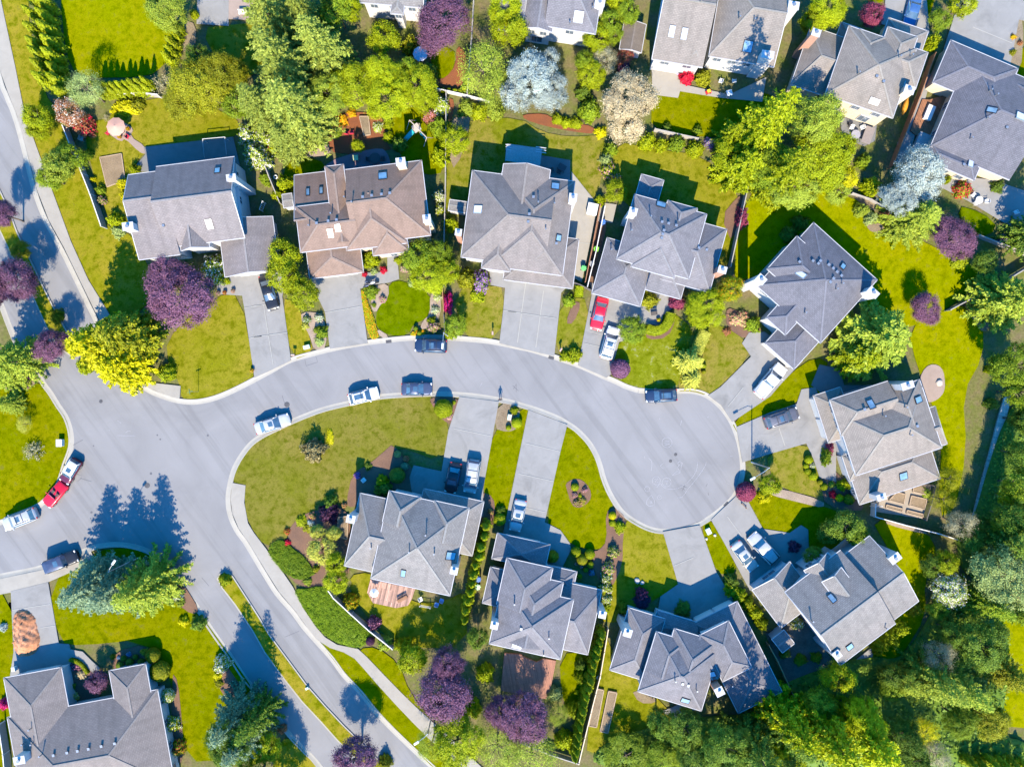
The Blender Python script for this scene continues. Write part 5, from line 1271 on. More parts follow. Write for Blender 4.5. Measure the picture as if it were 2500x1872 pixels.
car('suv', NAVY, 'B1', 1356, 1308, 'B1', 1626, 1316, 'navy estate car under the street lamp by the north kerb')
car('wagon', NAVY, 'C2', 1158, 138, 'C2', 1424, 122, 'dark navy wagon parked alone at the mouth of the turning circle')
car('sedan', RED, 'C1', 738, 1178, 'C1', 802, 905, 'red sedan in the drive of the slate-blue-roofed house', dark=None)
car('suv', WHT, 'C1', 895, 1155, 'C1', 818, 1422, 'white SUV in the drive below the red sedan')
car('pickup', WHT, 'D1', 172, 1480, 'C2', 2100, 130, 'white pickup truck in the drive of the diagonal house', name='pickup_truck', cat='pickup')
car('suv', GREYP, 'D2', 302, 270, 'D2', 22, 365, 'grey SUV on the pale drive of the tan-roofed house')
car('pickup', SILV, 'C2', 2045, 1300, 'D2', 110, 1520, 'silver pickup truck nearest the south-east grey gabled house', name='pickup_truck', cat='pickup', dark=True)
car('sedan', GOLD, 'C2', 2075, 1590, 'C2', 1908, 1368, 'champagne sedan left of the silver pickup in the south-east drive')
car('minivan', SILV, 'B2', 1815, 945, 'B2', 1860, 668, 'silver minivan beside the black car in front of the deck house garage', name='parked_minivan', cat='minivan')
car('sedan', BLK, 'B2', 1655, 925, 'B2', 1700, 715, 'black sedan in roof shade beside the silver minivan', dark=None)
car('sedan', SILV, 'C2', 55, 1268, 'C2', 112, 1005, 'pale silver sedan in the drive of the stepped-roof house')
car('sedan', BLUE, 'D0', 1240, 195, 'D0', 1285, 25, 'blue-grey sedan in the drive at the upper right edge', dark=None)
car('sedan', BLK, 'B1', 170, 1008, 'B1', 85, 720, 'black sedan half under the yellow-green trees beside the brown house drive', dark=None)
# motorcycle
def motorcycle(tile, x, y, rz, label):
    root = tag(empty('motorcycle', TP(tile, x, y, .6)-Vector((0, 0, .44)), rz), label, 'motorcycle')
    for fx in (-.72, .72):
        g = MB(); g.tube([(fx, -.06, .32), (fx, .06, .32)], .32, 0, 18); g.build('wheel', [TYRE], root)
    g = MB(); g.tube([(-.75, 0, .6), (-.3, 0, .72), (.2, 0, .78), (.55, 0, .85)], [.11, .17, .2, .1], 0, 10); g.build('body', [WHT], root, True)
    g = MB(); g.box((-.3, 0, .84), (.75, .28, .09), 0); g.build('saddle', [DARKM], root, bevel=.04)
    g = MB(); g.tube([(.5, -.38, 1.02), (.62, 0, 1.0), (.5, .38, 1.02)], .022, 0, 6); g.tube([(.6, 0, 1.0), (.74, 0, .35)], .04, 0, 6); g.build('handlebar', [STEEL], root)
    for sy in (1, -1):
        g = MB(); g.box((-.62, sy*.27, .48), (.5, .2, .36), 0); g.build('pannier', [SLATE], root, bevel=.05)
    return root
motorcycle('B1', 990, 785, R(10), 'white touring motorcycle parked on the path beside the brown house')
# ================================================================== STREET FURNITURE
street_lamp((1095, 821), T('B1', 1588, 1312), 8.2, 'tall street lamp with arm reaching over the navy estate car')
street_lamp(T('C2', 2052, 690), T('C2', 2062, 828), 8.0, 'street lamp by the yellow-green tree on the turning circle kerb')
street_lamp((337, 1362), T('A2', 958, 1532), 8.5, 'street lamp standing among the blue-green fir trees')
street_lamp((1057, 1736), T('B3', 1368, 1452), 7.6, 'street lamp on the grass verge beside the lower footpath')
def sign_post(tile, x, y, label):
    root = tag(empty('street_sign', TP(tile, x, y)), label, 'sign')
    g = MB(); g.tube([(0, 0, 0), (0, 0, 3.1)], .03, 0, 8); g.build('post', [STEEL], root)
    gm = plain('sign_green', (.02, .20, .12), .4)
    g = MB(); g.box((0, 0, 2.8), (.75, .025, .16), 0, R(20)); g.build('name_blade', [gm], root)
    g = MB(); g.box((0, 0, 2.98), (.75, .025, .16), 0, R(100)); g.build('name_blade', [gm], root)
sign_post('A2', 1672, 95, 'street name sign post with green blades on the corner lawn')
UB = plain('utility_green', (.42, .52, .44), .6, var=.06); UBW = plain('utility_white', (.58, .58, .57), .6, var=.05)
def box_thing(name, tile, x, y, d, m, label, cat, rz=0, group=None, z=.08, lid=True):
    p = TP(tile, x, y, d[2]); root = tag(empty(name, (p.x, p.y, z), rz), label, cat, group)
    g = MB(); g.box((0, 0, 0), d, 0); g.build('cabinet', [m], root, bevel=.03)
    if lid: g = MB(); g.box((0, 0, d[2]+.002), (d[0]*1.06, d[1]*1.06, .05), 0); g.build('lid', [m], root, bevel=.02)
    return root
for t, x, y, d, m, l, rz in (('B1', 443, 1322, (.85, .5, .5), UB, 'pale utility box on the verge strip beside the gravel planting bed', R(15)), ('A2', 499, 528, (.75, .95, .7), UBW, 'white utility box on the round lawn at the left junction kerb', 0),
 ('C2', 1690, 1272, (.6, .8, .45), UB, 'pale green utility box on the grass between two lower drives', R(25)), ('B2', 2152, 312, (.5, .75, .6), UB, 'pale green utility box in the gravel bed between two island drives', R(-10)),
 ('B3', 447, 992, (.45, .3, .3), UB, 'small pale green utility box on the boulevard median', R(25)), ('A3', 116, 830, (.55, .55, .7), UBW, 'white meter cabinet beside the mulch-drive house wall', R(10)), ('C1', 712, 160, (1.35, 1.5, .85), UBW, 'white covered hot tub on the concrete strip right of the taupe house', R(-12)),
 ('D0', 1412, 950, (1.0, 2.0, .8), UBW, 'long white covered chest on the timber deck of the upper right house', R(-22)), ('D0', 1350, 1205, (1.6, 2.6, .9), plain('spa_cover_grey', (.30, .30, .31), .7), 'large grey hot tub cover on the timber side deck', R(-22)), ('C0', 2185, 470, (.1, .1, .1), UBW, '', 0)):
    if l: box_thing('hot_tub' if 'tub' in l else 'storage_chest' if 'chest' in l else 'utility_box', t, x, y, d, m, l, 'hot tub' if 'tub' in l else 'chest' if 'chest' in l else 'utility box', rz)
GRN = plain('bin_green', (.10, .42, .12), .5); GRN2 = plain('bin_lime', (.20, .55, .06), .5); BLU = plain('bin_blue', (.04, .12, .40), .5); GRY = plain('bin_grey', (.22, .23, .25), .5)
bin_('C1', 745, 497, GRN2, 'lime green wheeled bin in the side yard of the slate-blue house', R(-15)); bin_('C1', 638, 658, GRN, 'darker green wheeled bin by the brown fence right of the taupe house', R(-15)); bin_('C1', 800, 270, BLU, 'blue wheeled bin at the head of the narrow side yard', 0)
bin_('C1', 705, 620, GRY, 'grey wheeled bin below the lime green one', R(-15)); bin_('B3', 1890, 75, BLU, 'blue wheeled bin beside the conifer row left of the stepped-roof house', 0); bin_('B3', 1885, 140, plain('bin_pale_green', (.35, .6, .35), .5), 'pale green wheeled bin below the blue bin beside the conifer row', 0)
def mailbox(t, x, y, label, rz=0):
    root = tag(empty('mailbox', TP(t, x, y, 1.0)-Vector((0, 0, .92)), rz), label, 'mailbox', 'mailboxes by the kerb')
    g = MB(); g.box((0, 0, 0), (.12, .12, .95), 0); g.build('post', [plain('brown_post', (.18, .09, .05), .8)], root)
    g = MB(); g.box((0, 0, .95), (.5, .26, .16), 0); g.tube([(-.25, 0, 1.11), (.25, 0, 1.11)], .13, 0, 12); g.build('letter_case', [plain('mailbox_pink', (.40, .26, .22), .6)], root)
mailbox('B1', 330, 1388, 'mailbox at the kerb end of the verge strip by the black sedan drive'); mailbox('B1', 2010, 1205, 'mailbox on the dry lawn left of the wide three-lane driveway', R(90)); mailbox('C1', 445, 1345, 'mailbox on the dry strip beside the kerbside yellow-green shrub', R(60))
def cover(t, x, y, r, label, rect=None):
    p = TP(t, x, y); g = MB(); m = plain('cast_iron_cover', (.06, .058, .062), .6, .2, var=.3)
    if rect is None: g.lathe((0, 0, 0), [(r*1.15, 0), (r*1.15, .008), (r, .009), (r*.97, .004), (r*.6, .012)], 0, 18)
    else:
        g.box((0, 0, 0), (.78, .44, .012), 0)
        for i in range(6): g.box((-.3+.12*i, 0, .012), (.05, .36, .012), 0)
    thing(g, 'manhole_cover' if rect is None else 'drain_grate', [m], label, 'manhole cover' if rect is None else 'drain', (p.x, p.y, .006 if rect is None else .03), rect or 0)
cover('C2', 1413, 625, .2, 'upper right of two small round covers in the turning circle'); cover('C2', 1370, 680, .2, 'lower left of two small round covers in the turning circle'); cover('A2', 850, 178, .22, 'dark round manhole cover near the golden cypress at the junction')
cover('B2', 278, 205, .33, 'grey manhole cover in the street above the silver sedan'); cover('A2', 1240, 885, .33, 'worn manhole cover just above the fir shadow in the junction')
cover('B1', 1135, 1275, 0, 'dark drain grate in the gutter left of the navy estate car', .1); cover('C1', 365, 1412, 0, 'dark drain grate in the gutter below the wide three-lane driveway', -.3); cover('C2', 1840, 1045, 0, 'dark drain grate in the gutter at the lower right of the circle', .8); cover('A1', 420, 280, 0, 'drain grate beside the boulevard kerb at left', -1.05)
# ================================================================== PERSON
def person(tile, x, y, rz, label):
    p = TP(tile, x, y); root = tag(empty('person', (p.x, p.y, .004), rz), label, 'person')
    V = []; E = []; Rr = []
    def add(co, r, par=None):
        V.append(co); Rr.append(r)
        if par is not None: E.append((par, len(V)-1))
        return len(V)-1
    pel = add((0, 0, .93), .135); sp = add((0, .01, 1.12), .13, pel); ch = add((0, .015, 1.32), .15, sp); nk = add((0, .01, 1.47), .06, ch); hd0 = add((0, -.005, 1.56), .075, nk); hd = add((0, -.015, 1.65), .098, hd0); add((0, .0, 1.73), .07, hd); 
    for s in (1, -1):
        hp = add((s*.09, 0, .88), .095, pel); kn = add((s*.11, -.01-.03*s, .48), .062, hp); an = add((s*.12, .02+.05*s, .09), .042, kn); ft = add((s*.13, -.09+.05*s, .04), .04, an); add((s*.135, -.16+.05*s, .03), .03, ft)
        sh = add((s*.185, .015, 1.40), .07, ch); el = add((s*.26, .05, 1.13), .047, sh); wr = add((s*.28, -.05, .90), .03, el); pm = add((s*.28, -.075, .83), .034, wr)
        for i, (dx, ln) in enumerate(((-.024, .072), (-.008, .085), (.009, .08), (.024, .062))):
            a = add((s*.28, -.075+dx, .79), .0105, pm); b_ = add((s*.275, -.08+dx, .79-ln*.55), .0095, a); add((s*.262, -.082+dx, .79-ln), .008, b_)
        a = add((s*.265, -.105, .825), .011, pm); add((s*.25, -.125, .79), .009, a)
    me = bpy.data.meshes.new('body'); me.from_pydata(V, E, []); o = link(bpy.data.objects.new('body', me), root)
    m = o.modifiers.new('skin', 'SKIN')
    for i, v in enumerate(me.skin_vertices[0].data): v.radius = (Rr[i], Rr[i]); v.use_root = (i == 0)
    o.modifiers.new('sub', 'SUBSURF').render_levels = 1
    dg = bpy.context.evaluated_depsgraph_get(); m2 = bpy.data.meshes.new_from_object(o.evaluated_get(dg)); o.modifiers.clear(); o.data = m2; o.data.name = 'body'
    skin = plain('skin', (.45, .26, .19), .6); jk = plain('dark_jacket', (.03, .035, .06), .8); tr = plain('dark_trousers', (.025, .028, .04), .8)
    for q in (skin, jk, tr): m2.materials.append(q)
    for f in m2.polygons:
        z = f.center.z; ax = abs(f.center.x)
        f.material_index = 0 if (z > 1.45 and ax < .12) or (ax > .22 and z < .92) else (1 if z > .95 else 2); f.use_smooth = True
    g = MB(); g.lathe((0, .015, 1.62), [(.104, -.02), (.11, .05), (.095, .11), (.05, .15), (.01, .162)], 0, 14); g.build('hair', [plain('dark_hair', (.03, .02, .015), .7)], root, True)
    g = MB()
    for s in (1, -1): g.box((s*.035, -.108, 1.645), (.022, .012, .014), 0)
    g.box((0, -.125, 1.60), (.022, .03, .035), 1); g.box((0, -.108, 1.575), (.045, .012, .012), 2)
    g.build('face', [DARKM, skin, plain('lips', (.3, .1, .09), .5)], root)
    for s in (1, -1):
        g = MB(); g.box((s*.13, -.06+.05*s, -.004), (.1, .28, .09), 0); g.build('shoe', [plain('red_shoe', (.30, .05, .07), .6)], root, bevel=.03)
person('B2', 2075, 162, R(185), 'person in dark clothes and reddish shoes standing in the street')
# ================================================================== FENCES
GW = plain('weathered_fence', (.30, .28, .26), .85, var=.15); WF = plain('white_fence', (.55, .54, .52), .7, var=.06); BRF = plain('brown_fence', (.26, .12, .06), .8, var=.2); ORF = plain('cedar_fence', (.40, .20, .09), .8, var=.2); DKF = plain('dark_fence', (.10, .09, .085), .85)
fence([(169, 316), (188, 365), (215, 430), (235, 480), (262, 558)], 1.7, GW, 'weathered board fence beside the boulevard verge', WF)
fence([(1160, -30), (1153, 96), (1142, 236)], 1.6, GW, 'weathered fence right of the large purple plum at the top')
fence([(1091, 232), (1089, 480), (1085, 620), (1084, 700)], 1.4, GW, 'pale board fence between the brown and taupe houses')
fence([(1081, 705), (1085, 770)], .8, BRF, 'short red-brown fence between two front gardens'); fence([(1085, 770), (1087, 812)], 1.0, DKF, 'short dark fence reaching the kerb beside the street lamp')
fence([(1817, 466), (1790, 590), (1776, 655)], 1.7, GW, 'grey fence between the slate-blue and diagonal house gardens')
fence([(1463, 505), (1445, 600), (1427, 690)], 1.5, BRF, 'brown timber fence along the side yard beside the taupe house'); fence([(1474, 510), (1452, 620), (1432, 702)], 1.5, WF, 'white-topped fence beside the brown timber fence')
fence([(2306, 759), (2375, 722), (2443, 687), (2520, 640)], 1.5, GW, 'grey fence behind the small purple plum on the right lawn'); fence([(2378, 578), (2440, 602), (2540, 640)], 1.3, GW, 'grey fence under the purple tree at the right edge')
fence([(2125, 1257), (2200, 1278), (2283, 1299), (2340, 1318)], 1.4, GW, 'white-topped fence below the vegetable beds', WF); fence([(2126, 1226), (2125, 1255)], 1.5, WF, 'short white fence at the lower left corner of the vegetable garden')
fence([(1482, 1528), (1463, 1640), (1440, 1730), (1411, 1851)], 1.5, GW, 'cream-topped fence right of the long conifer row', plain('cream_cap', (.55, .46, .36), .8)); fence([(1411, 1853), (1340, 1830), (1269, 1801)], 1.4, GW, 'fence end below the purple trees at the bottom')
fence([(808, 1435), (820, 1452), (863, 1492), (905, 1530), (962, 1575)], 1.6, GW, 'white-topped fence along the creeping juniper bank', WF)
fence([(2269, 142), (2232, 245), (2195, 340), (2167, 412)], 1.7, BRF, 'red-brown fence left of the upper right timber deck'); fence([(1868, 1565), (1890, 1605), (1930, 1693)], 1.7, ORF, 'cedar fence right of the angled house')
fence([(1595, 322), (1640, 332), (1700, 345)], 1.3, GW, 'fence behind the flowering hedge below the wide house lawn'); fence([(1066, 223), (1142, 240), (1195, 254)], 1.1, WF, 'white low fence below the row of small yellow shrubs')
fence([(648, 395), (665, 440), (690, 500)], 1.5, GW, 'dark fence between the boulevard house and brown house'); fence([(2075, 475), (2120, 490), (2145, 505)], .9, GW, 'low weathered fence left of the lower silvery spruce')
fence([(2273, 1186), (2265, 1225), (2252, 1266)], 1.1, DKF, 'dark picket fence on the right side of the vegetable beds', None, 2.2, True); fence([(2238, 1176), (2273, 1184)], 1.1, DKF, 'dark picket fence behind the vegetable beds', None, 2.2, True)
fence([(13, 1758), (24, 1830), (28, 1880)], 1.5, GW, 'white-topped fence at the lower left house wall', WF); fence([(395, 240), (350, 235), (300, 240)], 1.4, GW, 'white-capped fence behind the yellow flowering shrubs', WF); fence([(1393, 690), (1415, 698), (1444, 712)], 1.2, DKF, 'dark side gate between taupe and slate-blue houses')
fence([(2106, 232), (2118, 205), (2122, 195)], .9, BRF, 'short brown rail beside the cream house wall') if False else None
# ================================================================== GARDEN THINGS
PEACH = plain('peach_canvas', (.44, .25, .19), .8, var=.04); WCAN = plain('white_canvas', (.68, .67, .65), .8, var=.03)
parasol('A0', 970, 1065, 1.32, PEACH, 'peach patio parasol over a small paved terrace'); parasol('B3', 1010, 192, .62, WCAN, 'small white parasol on the reddish deck', 2.2); parasol('B0', 1400, 450, 1.05, plain('pale_blue_canvas', (.48, .50, .62), .8), 'pale lilac parasol under the large purple plum at the top')
REDC = plain('red_plastic', (.45, .02, .05), .5); WPL = plain('white_plastic', (.60, .60, .60), .5); BPL = plain('blue_plastic', (.12, .25, .50), .5); DKW = plain('dark_wicker', (.05, .045, .05), .8); TEAK = plain('teak', (.22, .11, .06), .7, var=.25)
chair('A0', 1078, 1155, R(50), REDC, 'red garden chair at the lower right of the peach parasol'); chair('A0', 915, 1125, R(140), REDC, 'red garden chair at the left rim of the peach parasol')
chair('B0', 785, 1125, R(80), REDC, 'left one of two red garden chairs on the red bark'); chair('B0', 828, 1122, R(95), REDC, 'right one of two red garden chairs on the red bark')
chair('B3', 1405, 238, R(30), WPL, 'white garden chair beside the white lattice near the red deck'); chair('B3', 1540, 282, R(70), BPL, 'left blue chair in the shade below the deck house'); chair('B3', 1582, 250, R(70), BPL, 'right blue chair in the shade below the deck house')
chair('D0', 735, 1055, R(0), DKW, 'dark wicker chair above left of the round patio table'); chair('D0', 695, 1155, R(30), DKW, 'dark chair left of the round patio table'); chair('D0', 840, 1080, R(200), WPL, 'white-cushioned chair above the round patio table'); chair('D0', 750, 1080, R(250), WPL, 'white-cushioned lounge chair between dark chair and round table')
table('D0', 790, 1135, 1.25, 1.25, 0, plain('grey_table', (.25, .24, .27), .5), 'round grey patio table behind the cream house', True); table('D0', 893, 1140, 1.3, 2.4, R(-20), plain('brown_table_cover', (.19, .16, .15), .8), 'long covered brown table right of the round patio table')
table('C0', 455, 1412, 1.1, .9, R(-30), DKW, 'dark low table on the shaded patio behind the taupe house'); chair('C0', 430, 1450, R(60), DKW, 'dark armchair below the low table on the shaded patio'); chair('C0', 370, 1435, R(10), DKW, 'dark armchair left of the low table on the shaded patio')
table('D1', 1830, 85, 1.0, 1.0, 0, WPL, 'white round table on the shaded patio, upper right', True); chair('D1', 1770, 45, R(-40), WPL, 'white chair above left of the white table, upper right'); chair('D1', 1790, 115, R(30), WPL, 'white chair below the white table, upper right'); chair('D1', 1885, 100, R(180), WPL, 'white chair right of the white table, upper right')
chair('D1', 2130, 190, R(120), WPL, 'white chair at the far right edge patio'); chair('C0', 1900, 690, R(90), WPL, 'white lounge chair on the broad house patio'); table('C0', 1865, 785, .8, .8, R(15), WPL, 'small white table on the broad house patio'); chair('C0', 1790, 690, R(160), WPL, 'white folded chair left of the white lounge chair')
chair('B2', 928, 838, R(40), WPL, 'pale chair in the shade beside the purple flowers'); table('B0', 855, 1330, .75, .75, R(5), plain('yellow_top', (.50, .50, .25), .6), 'small pale yellow table on the mauve patio'); table('B0', 1020, 1335, 1.5, 1.5, R(0), DKW, 'dark round table on the mauve patio behind the brown house', True)
chair('B0', 965, 1345, R(0), DKW, 'dark chair left of the dark patio table'); chair('B0', 1090, 1340, R(180), DKW, 'dark chair right of the dark patio table'); chair('A3', 200, 0, 0, WPL, 'x') if False else None
def bench(t, x, y, L, rz, m, label):
    root = tag(empty('garden_bench', TP(t, x, y, .4)-Vector((0, 0, .3)), rz), label, 'bench')
    g = MB()
    for i in range(4): g.box((0, -.18+.12*i, .42), (L, .1, .04), 0)
    g.build('seat', [m], root); g = MB()
    for i in range(3): g.box((0, .25, .5+.13*i), (L, .04, .1), 0)
    g.build('backrest', [m], root)
    for s in (1, -1):
        g = MB(); g.box((s*(L/2-.1), 0, 0), (.07, .45, .42), 0); g.build('leg', [m], root)
bench('A0', 700, 1140, 1.7, R(75), GW, 'grey bench beside the red-leaved shrubs and boulevard fence'); bench('B3', 1250, 240, 1.5, R(28), TEAK, 'dark wooden bench on the lower edge of the reddish deck'); bench('A0', 2050, 112, 1.3, R(0), WPL, 'white bench on the pinkish patio at the top'); bench('B1', 1455, 825, 1.3, R(-28), ORF, 'cedar bench at the upper right of the dark round lawn'); bench('C1', 1232, 1040, .9, R(10), DKW, 'small dark bench on the path inside the clipped hedge')
# goal
def goal(tile, pts, label):
    w = [TP(tile, *q, 1.9) for q in pts[:2]]; f = [TP(tile, *q, .16) for q in pts[2:]]
    c = (w[0]+w[1])/2; c.z = .15; root = tag(empty('football_goal', c), label, 'goal')
    for i in (0, 1):
        g = MB(); g.tube([Vector((w[i].x, w[i].y, .15))-c, w[i]-c], .05, 0, 8); g.build('post', [WHITE], root)
        g = MB(); g.tube([w[i]-c, Vector((f[i].x, f[i].y, .2))-c], .035, 0, 8); g.build('stay', [WHITE], root)
    g = MB(); g.tube([w[0]-c, w[1]-c], .05, 0, 8); g.build('crossbar', [WHITE], root)
goal('A0', ((1705, 1172), (1893, 1155), (1722, 1330), (1908, 1305)), 'white football goal frame on the shaded patio behind the boulevard house')
# raised beds and compost
def raised_bed(corners, label, h=.3, soil=DIRT, group='raised vegetable beds', z=.1, frame=None):
    w = [P(*q, .0)+Vector((0, 0, z)) for q in corners]; c = sum(w, Vector())/4; root = tag(empty('raised_bed', c), label, 'raised bed', group)
    g = MB()
    for i in range(4): g.bar(w[i]-c+Vector((0, 0, h)), w[(i+1) % 4]-c+Vector((0, 0, h)), .12, h, 0)
    g.build('timber_frame', [frame or plain('bed_timber', (.30, .22, .15), .85, var=.2)], root)
    g = MB(); g.face([q*.97-c*.97+Vector((0, 0, h*.8)) for q in w][::(1 if (w[1]-w[0]).cross(w[2]-w[0]).z > 0 else -1)], 0); g.build('soil', [soil], root)
    return root
VS = soil_mat('bed_soil', (.27, .20, .13), (.21, .155, .10), 7)
for q, l in ((TL('D2', 1275, 865, 1410, 890, 1395, 965, 1262, 935), 'upper right raised vegetable bed'), (TL('D2', 1250, 970, 1378, 1000, 1360, 1085, 1232, 1048), 'right middle raised vegetable bed'), (TL('D2', 1125, 940, 1200, 958, 1185, 1040, 1062, 1008), 'upper left raised vegetable bed'),
 (TL('D2', 1042, 1045, 1178, 1080, 1172, 1105, 1036, 1070), 'lower left narrow raised vegetable bed'), (TL('D2', 1215, 1090, 1350, 1125, 1344, 1150, 1208, 1115), 'lower right narrow raised vegetable bed')):
    raised_bed(q, l+' beside the tan-roofed house', soil=VS)
raised_bed(TL('A0', 848, 1332, 1030, 1300, 1060, 1520, 908, 1578), 'vegetable bed of bare earth left of the boulevard house', .18, VS); raised_bed(TL('C3', 745, 988, 805, 1000, 745, 1310, 680, 1300), 'left long planting bed by the cream-topped fence', .3, DIRT); raised_bed(TL('C3', 845, 1008, 915, 1022, 840, 1360, 775, 1345), 'right long planting bed by the cream-topped fence', .3, VS)
raised_bed(TL('B0', 892, 990, 968, 990, 985, 1140, 930, 1150), 'slatted raised bed in the middle of the red bark', .35, DIRT); raised_bed(TL('B2', 712, 1150, 800, 1140, 790, 1330, 715, 1310), 'narrow fenced bed left of the deck house chimney', .4, VS)
sheet('garden_ground', TL('D2', 935, 1010, 1270, 860, 1430, 890, 1350, 1165, 925, 1100), .137, concrete_mat('sandy_paving', (.27, .225, .175), .1, .1))
# decks, lattice cover, playset
DECK = wood_mat('weathered_red_deck', (.33, .19, .145), .2, R(103), .5); DECK2 = wood_mat('red_brown_deck', (.29, .12, .075), .14, R(80), .25); DECK3 = wood_mat('cedar_deck', (.26, .11, .05), .14, R(65), .25); BOARD = wood_mat('grey_boardwalk', (.42, .38, .33), .16, R(10), .2)
def deck(pts, z, m, label, name='timber_deck', cat='deck', rail=None):
    o = sheet(name, pts, z, m, None, 0, z); tag(o, label, cat); return o
deck(TL('B3', 985, 72, 1360, 150, 1330, 240, 1300, 290, 1200, 310, 1005, 268, 958, 180), .35, DECK, 'weathered reddish timber deck with rounded corner below the deck house')
deck(TL('C3', -30, 690, 110, 700, 130, 720, 240, 765, 300, 735, 405, 752, 340, 1075, 150, 1050, -60, 1000), .4, DECK2, 'red-brown timber deck in dappled shade of the purple tree')
deck(TL('D0', 1340, 845, 1400, 850, 1560, 800, 1390, 1230, 1240, 1110), .4, DECK3, 'cedar side deck along the upper right house'); deck(TL('B2', 755, 1160, 800, 1165, 795, 1340, 745, 1330), .3, wood_mat('tan_deck', (.36, .22, .07), .14, 0), 'narrow tan timber walk left of the deck house wall')
deck(TL('D2', 2030, 150, 2095, 120, 2050, 330, 1985, 560, 1900, 860, 1830, 1180, 1755, 1200, 1840, 850, 1920, 560, 1990, 280), .25, BOARD, 'long narrow grey boardwalk along the shaded wood at right', 'boardwalk', 'boardwalk')
LAT = plain('lattice_timber', (.28, .26, .26), .8, var=.15)
w = TL('B0', 2130, 1215, 2208, 1225)[0:1]+[T('C0', 285, 1255), T('C0', 270, 1395), T('B0', 2118, 1350)]
q4 = [P(*q, 2.6) for q in w]; c0 = P(*w[0], 2.6); c0.z = 0; root = tag(empty('lattice_cover', c0), 'grey timber lattice patio cover behind the taupe house', 'pergola')
for i in range(18):
    g = MB() if i == 0 else g
    a = q4[0].lerp(q4[3], i/17)-c0; b_ = q4[1].lerp(q4[2], i/17)-c0; g.bar(a, b_, .13, .06, 0)
g.build('slat_roof', [LAT], root)
for i in range(5):
    g = MB(); g.bar(q4[0].lerp(q4[1], i/4)-c0-Vector((0, 0, .065)), q4[3].lerp(q4[2], i/4)-c0-Vector((0, 0, .065)), .1, .16, 0)
    g.build('rafter', [LAT], root)
for p in q4: g = MB(); g.box(Vector((p.x, p.y, 0))-c0, (.14, .14, 2.38), 0); g.build('post', [LAT], root)
for y in (1245, 1265, 1285):
    for t, xa, ya, t2, xb, yb in (('C0', 235, y-8, 'C0', 322, y+4), ('B0', 2120, y-28, 'C0', 30, y-20)):
        g = MB(); g.bar(TP(t, xa, ya, 2.66)-c0, TP(t2, xb, yb, 2.66)-c0, .1, .08, 0); g.build('beam', [WHITE], root)
def playset(label):
    TEAL = plain('teal_slide', (.03, .32, .33), .35); PW = plain('grey_playset_wood', (.36, .31, .27), .8, var=.15)
    c = TP('B0', 1375, 1110, 0); root = tag(empty('swing_set', c), label, 'playset')
    a, b_, e = TP('B0', 1310, 1012, 2.2)-c, TP('B0', 1455, 1160, 2.2)-c, TP('B0', 1385, 1070, 1.4)-c
    g = MB(); g.tube([a, b_], .07, 0, 8); g.build('top_beam', [PW], root)
    for q in (a, b_):
        for s in (1, -1):
            d = (b_-a).normalized(); n = Vector((-d.y, d.x, 0)); g = MB(); g.tube([q, Vector((q.x, q.y, 0))+n*s*.95], .05, 0, 8); g.build('leg', [PW], root)
    g = MB(); g.box(Vector((e.x-.3, e.y-.1, 1.25)), (1.0, 1.1, .06), 0, R(35))
    g.build('platform', [PW], root)
    for sx, sy in ((-.75, -.4), (.1, -.5), (-.7, .35), (.15, .3)): g = MB(); g.box((e.x+sx, e.y+sy, 0), (.08, .08, 1.9), 0, R(35)); g.build('post', [PW], root)
    s0 = TP('B0', 1340, 1105, 1.3)-c; s1 = TP('B0', 1265, 1190, .25)-c
    g = MB(); g.bar(s0, (s0+s1)/2, .55, .05, 0)
    g.bar((s0+s1)/2, s1, .55, .05, 0); d = (s1-s0).normalized(); n = Vector((-d.y, d.x, 0)).normalized()
    for s in (1, -1): g.bar(s0+n*s*.28+Vector((0, 0, .12)), s1+n*s*.28+Vector((0, 0, .12)), .06, .16, 0)
    g.build('slide', [TEAL], root)
    for t in (.62, .8):
        p = a.lerp(b_, t); g = MB(); g.box((p.x, p.y, .5), (.42, .2, .04), 0, R(-45))
        g.tube([(p.x-.15, p.y+.15, .52), (p.x-.15, p.y+.15, 2.2)], .012, 0, 4); g.tube([(p.x+.15, p.y-.15, .52), (p.x+.15, p.y-.15, 2.2)], .012, 0, 4); g.build('swing_seat', [TEAL], root)
playset('wooden swing set with turquoise slide behind the brown house')
# mulch heap
rng = np.random.default_rng(2); hp = TL('A3', 120, 345, 215, 318, 300, 375, 318, 470, 350, 575, 320, 690, 220, 730, 140, 715, 120, 560); cc = TP('A3', 228, 520)
g = MB(); vs = []
poly = [tuple(P(*q)[:2]) for q in chaikin(hp, 2)]
N = 44
for i in range(N):
    for j in range(N):
        x = cc.x-2.6+5.2*i/(N-1); y = cc.y-4.2+8.4*j/(N-1)
        ins = inpoly(x, y, poly); d = min(math.hypot(x-q[0], y-q[1]) for q in poly) if ins else 0
        g.v.append((x-cc.x, y-cc.y, .1+(min(1.0, d*.62)+.26*rng.random()+.16*math.sin(x*5+y*3)*math.sin(y*4.3-x)*min(1, d)+(.35*math.exp(-((y-cc.y+1.3)**2)*1.2) if ins else 0)*min(1, d*1.5) if ins else -.15)))
for i in range(N-1):
    for j in range(N-1): g.f.append((i*N+j, (i+1)*N+j, (i+1)*N+j+1, i*N+j+1)); g.m.append(0)
thing(g, 'mulch_heap', [soil_mat('orange_bark', (.56, .28, .17), (.42, .19, .10), 5)], 'heap of orange-brown bark mulch on the lower left driveway', 'mulch heap', (cc.x, cc.y, 0), smooth=True)
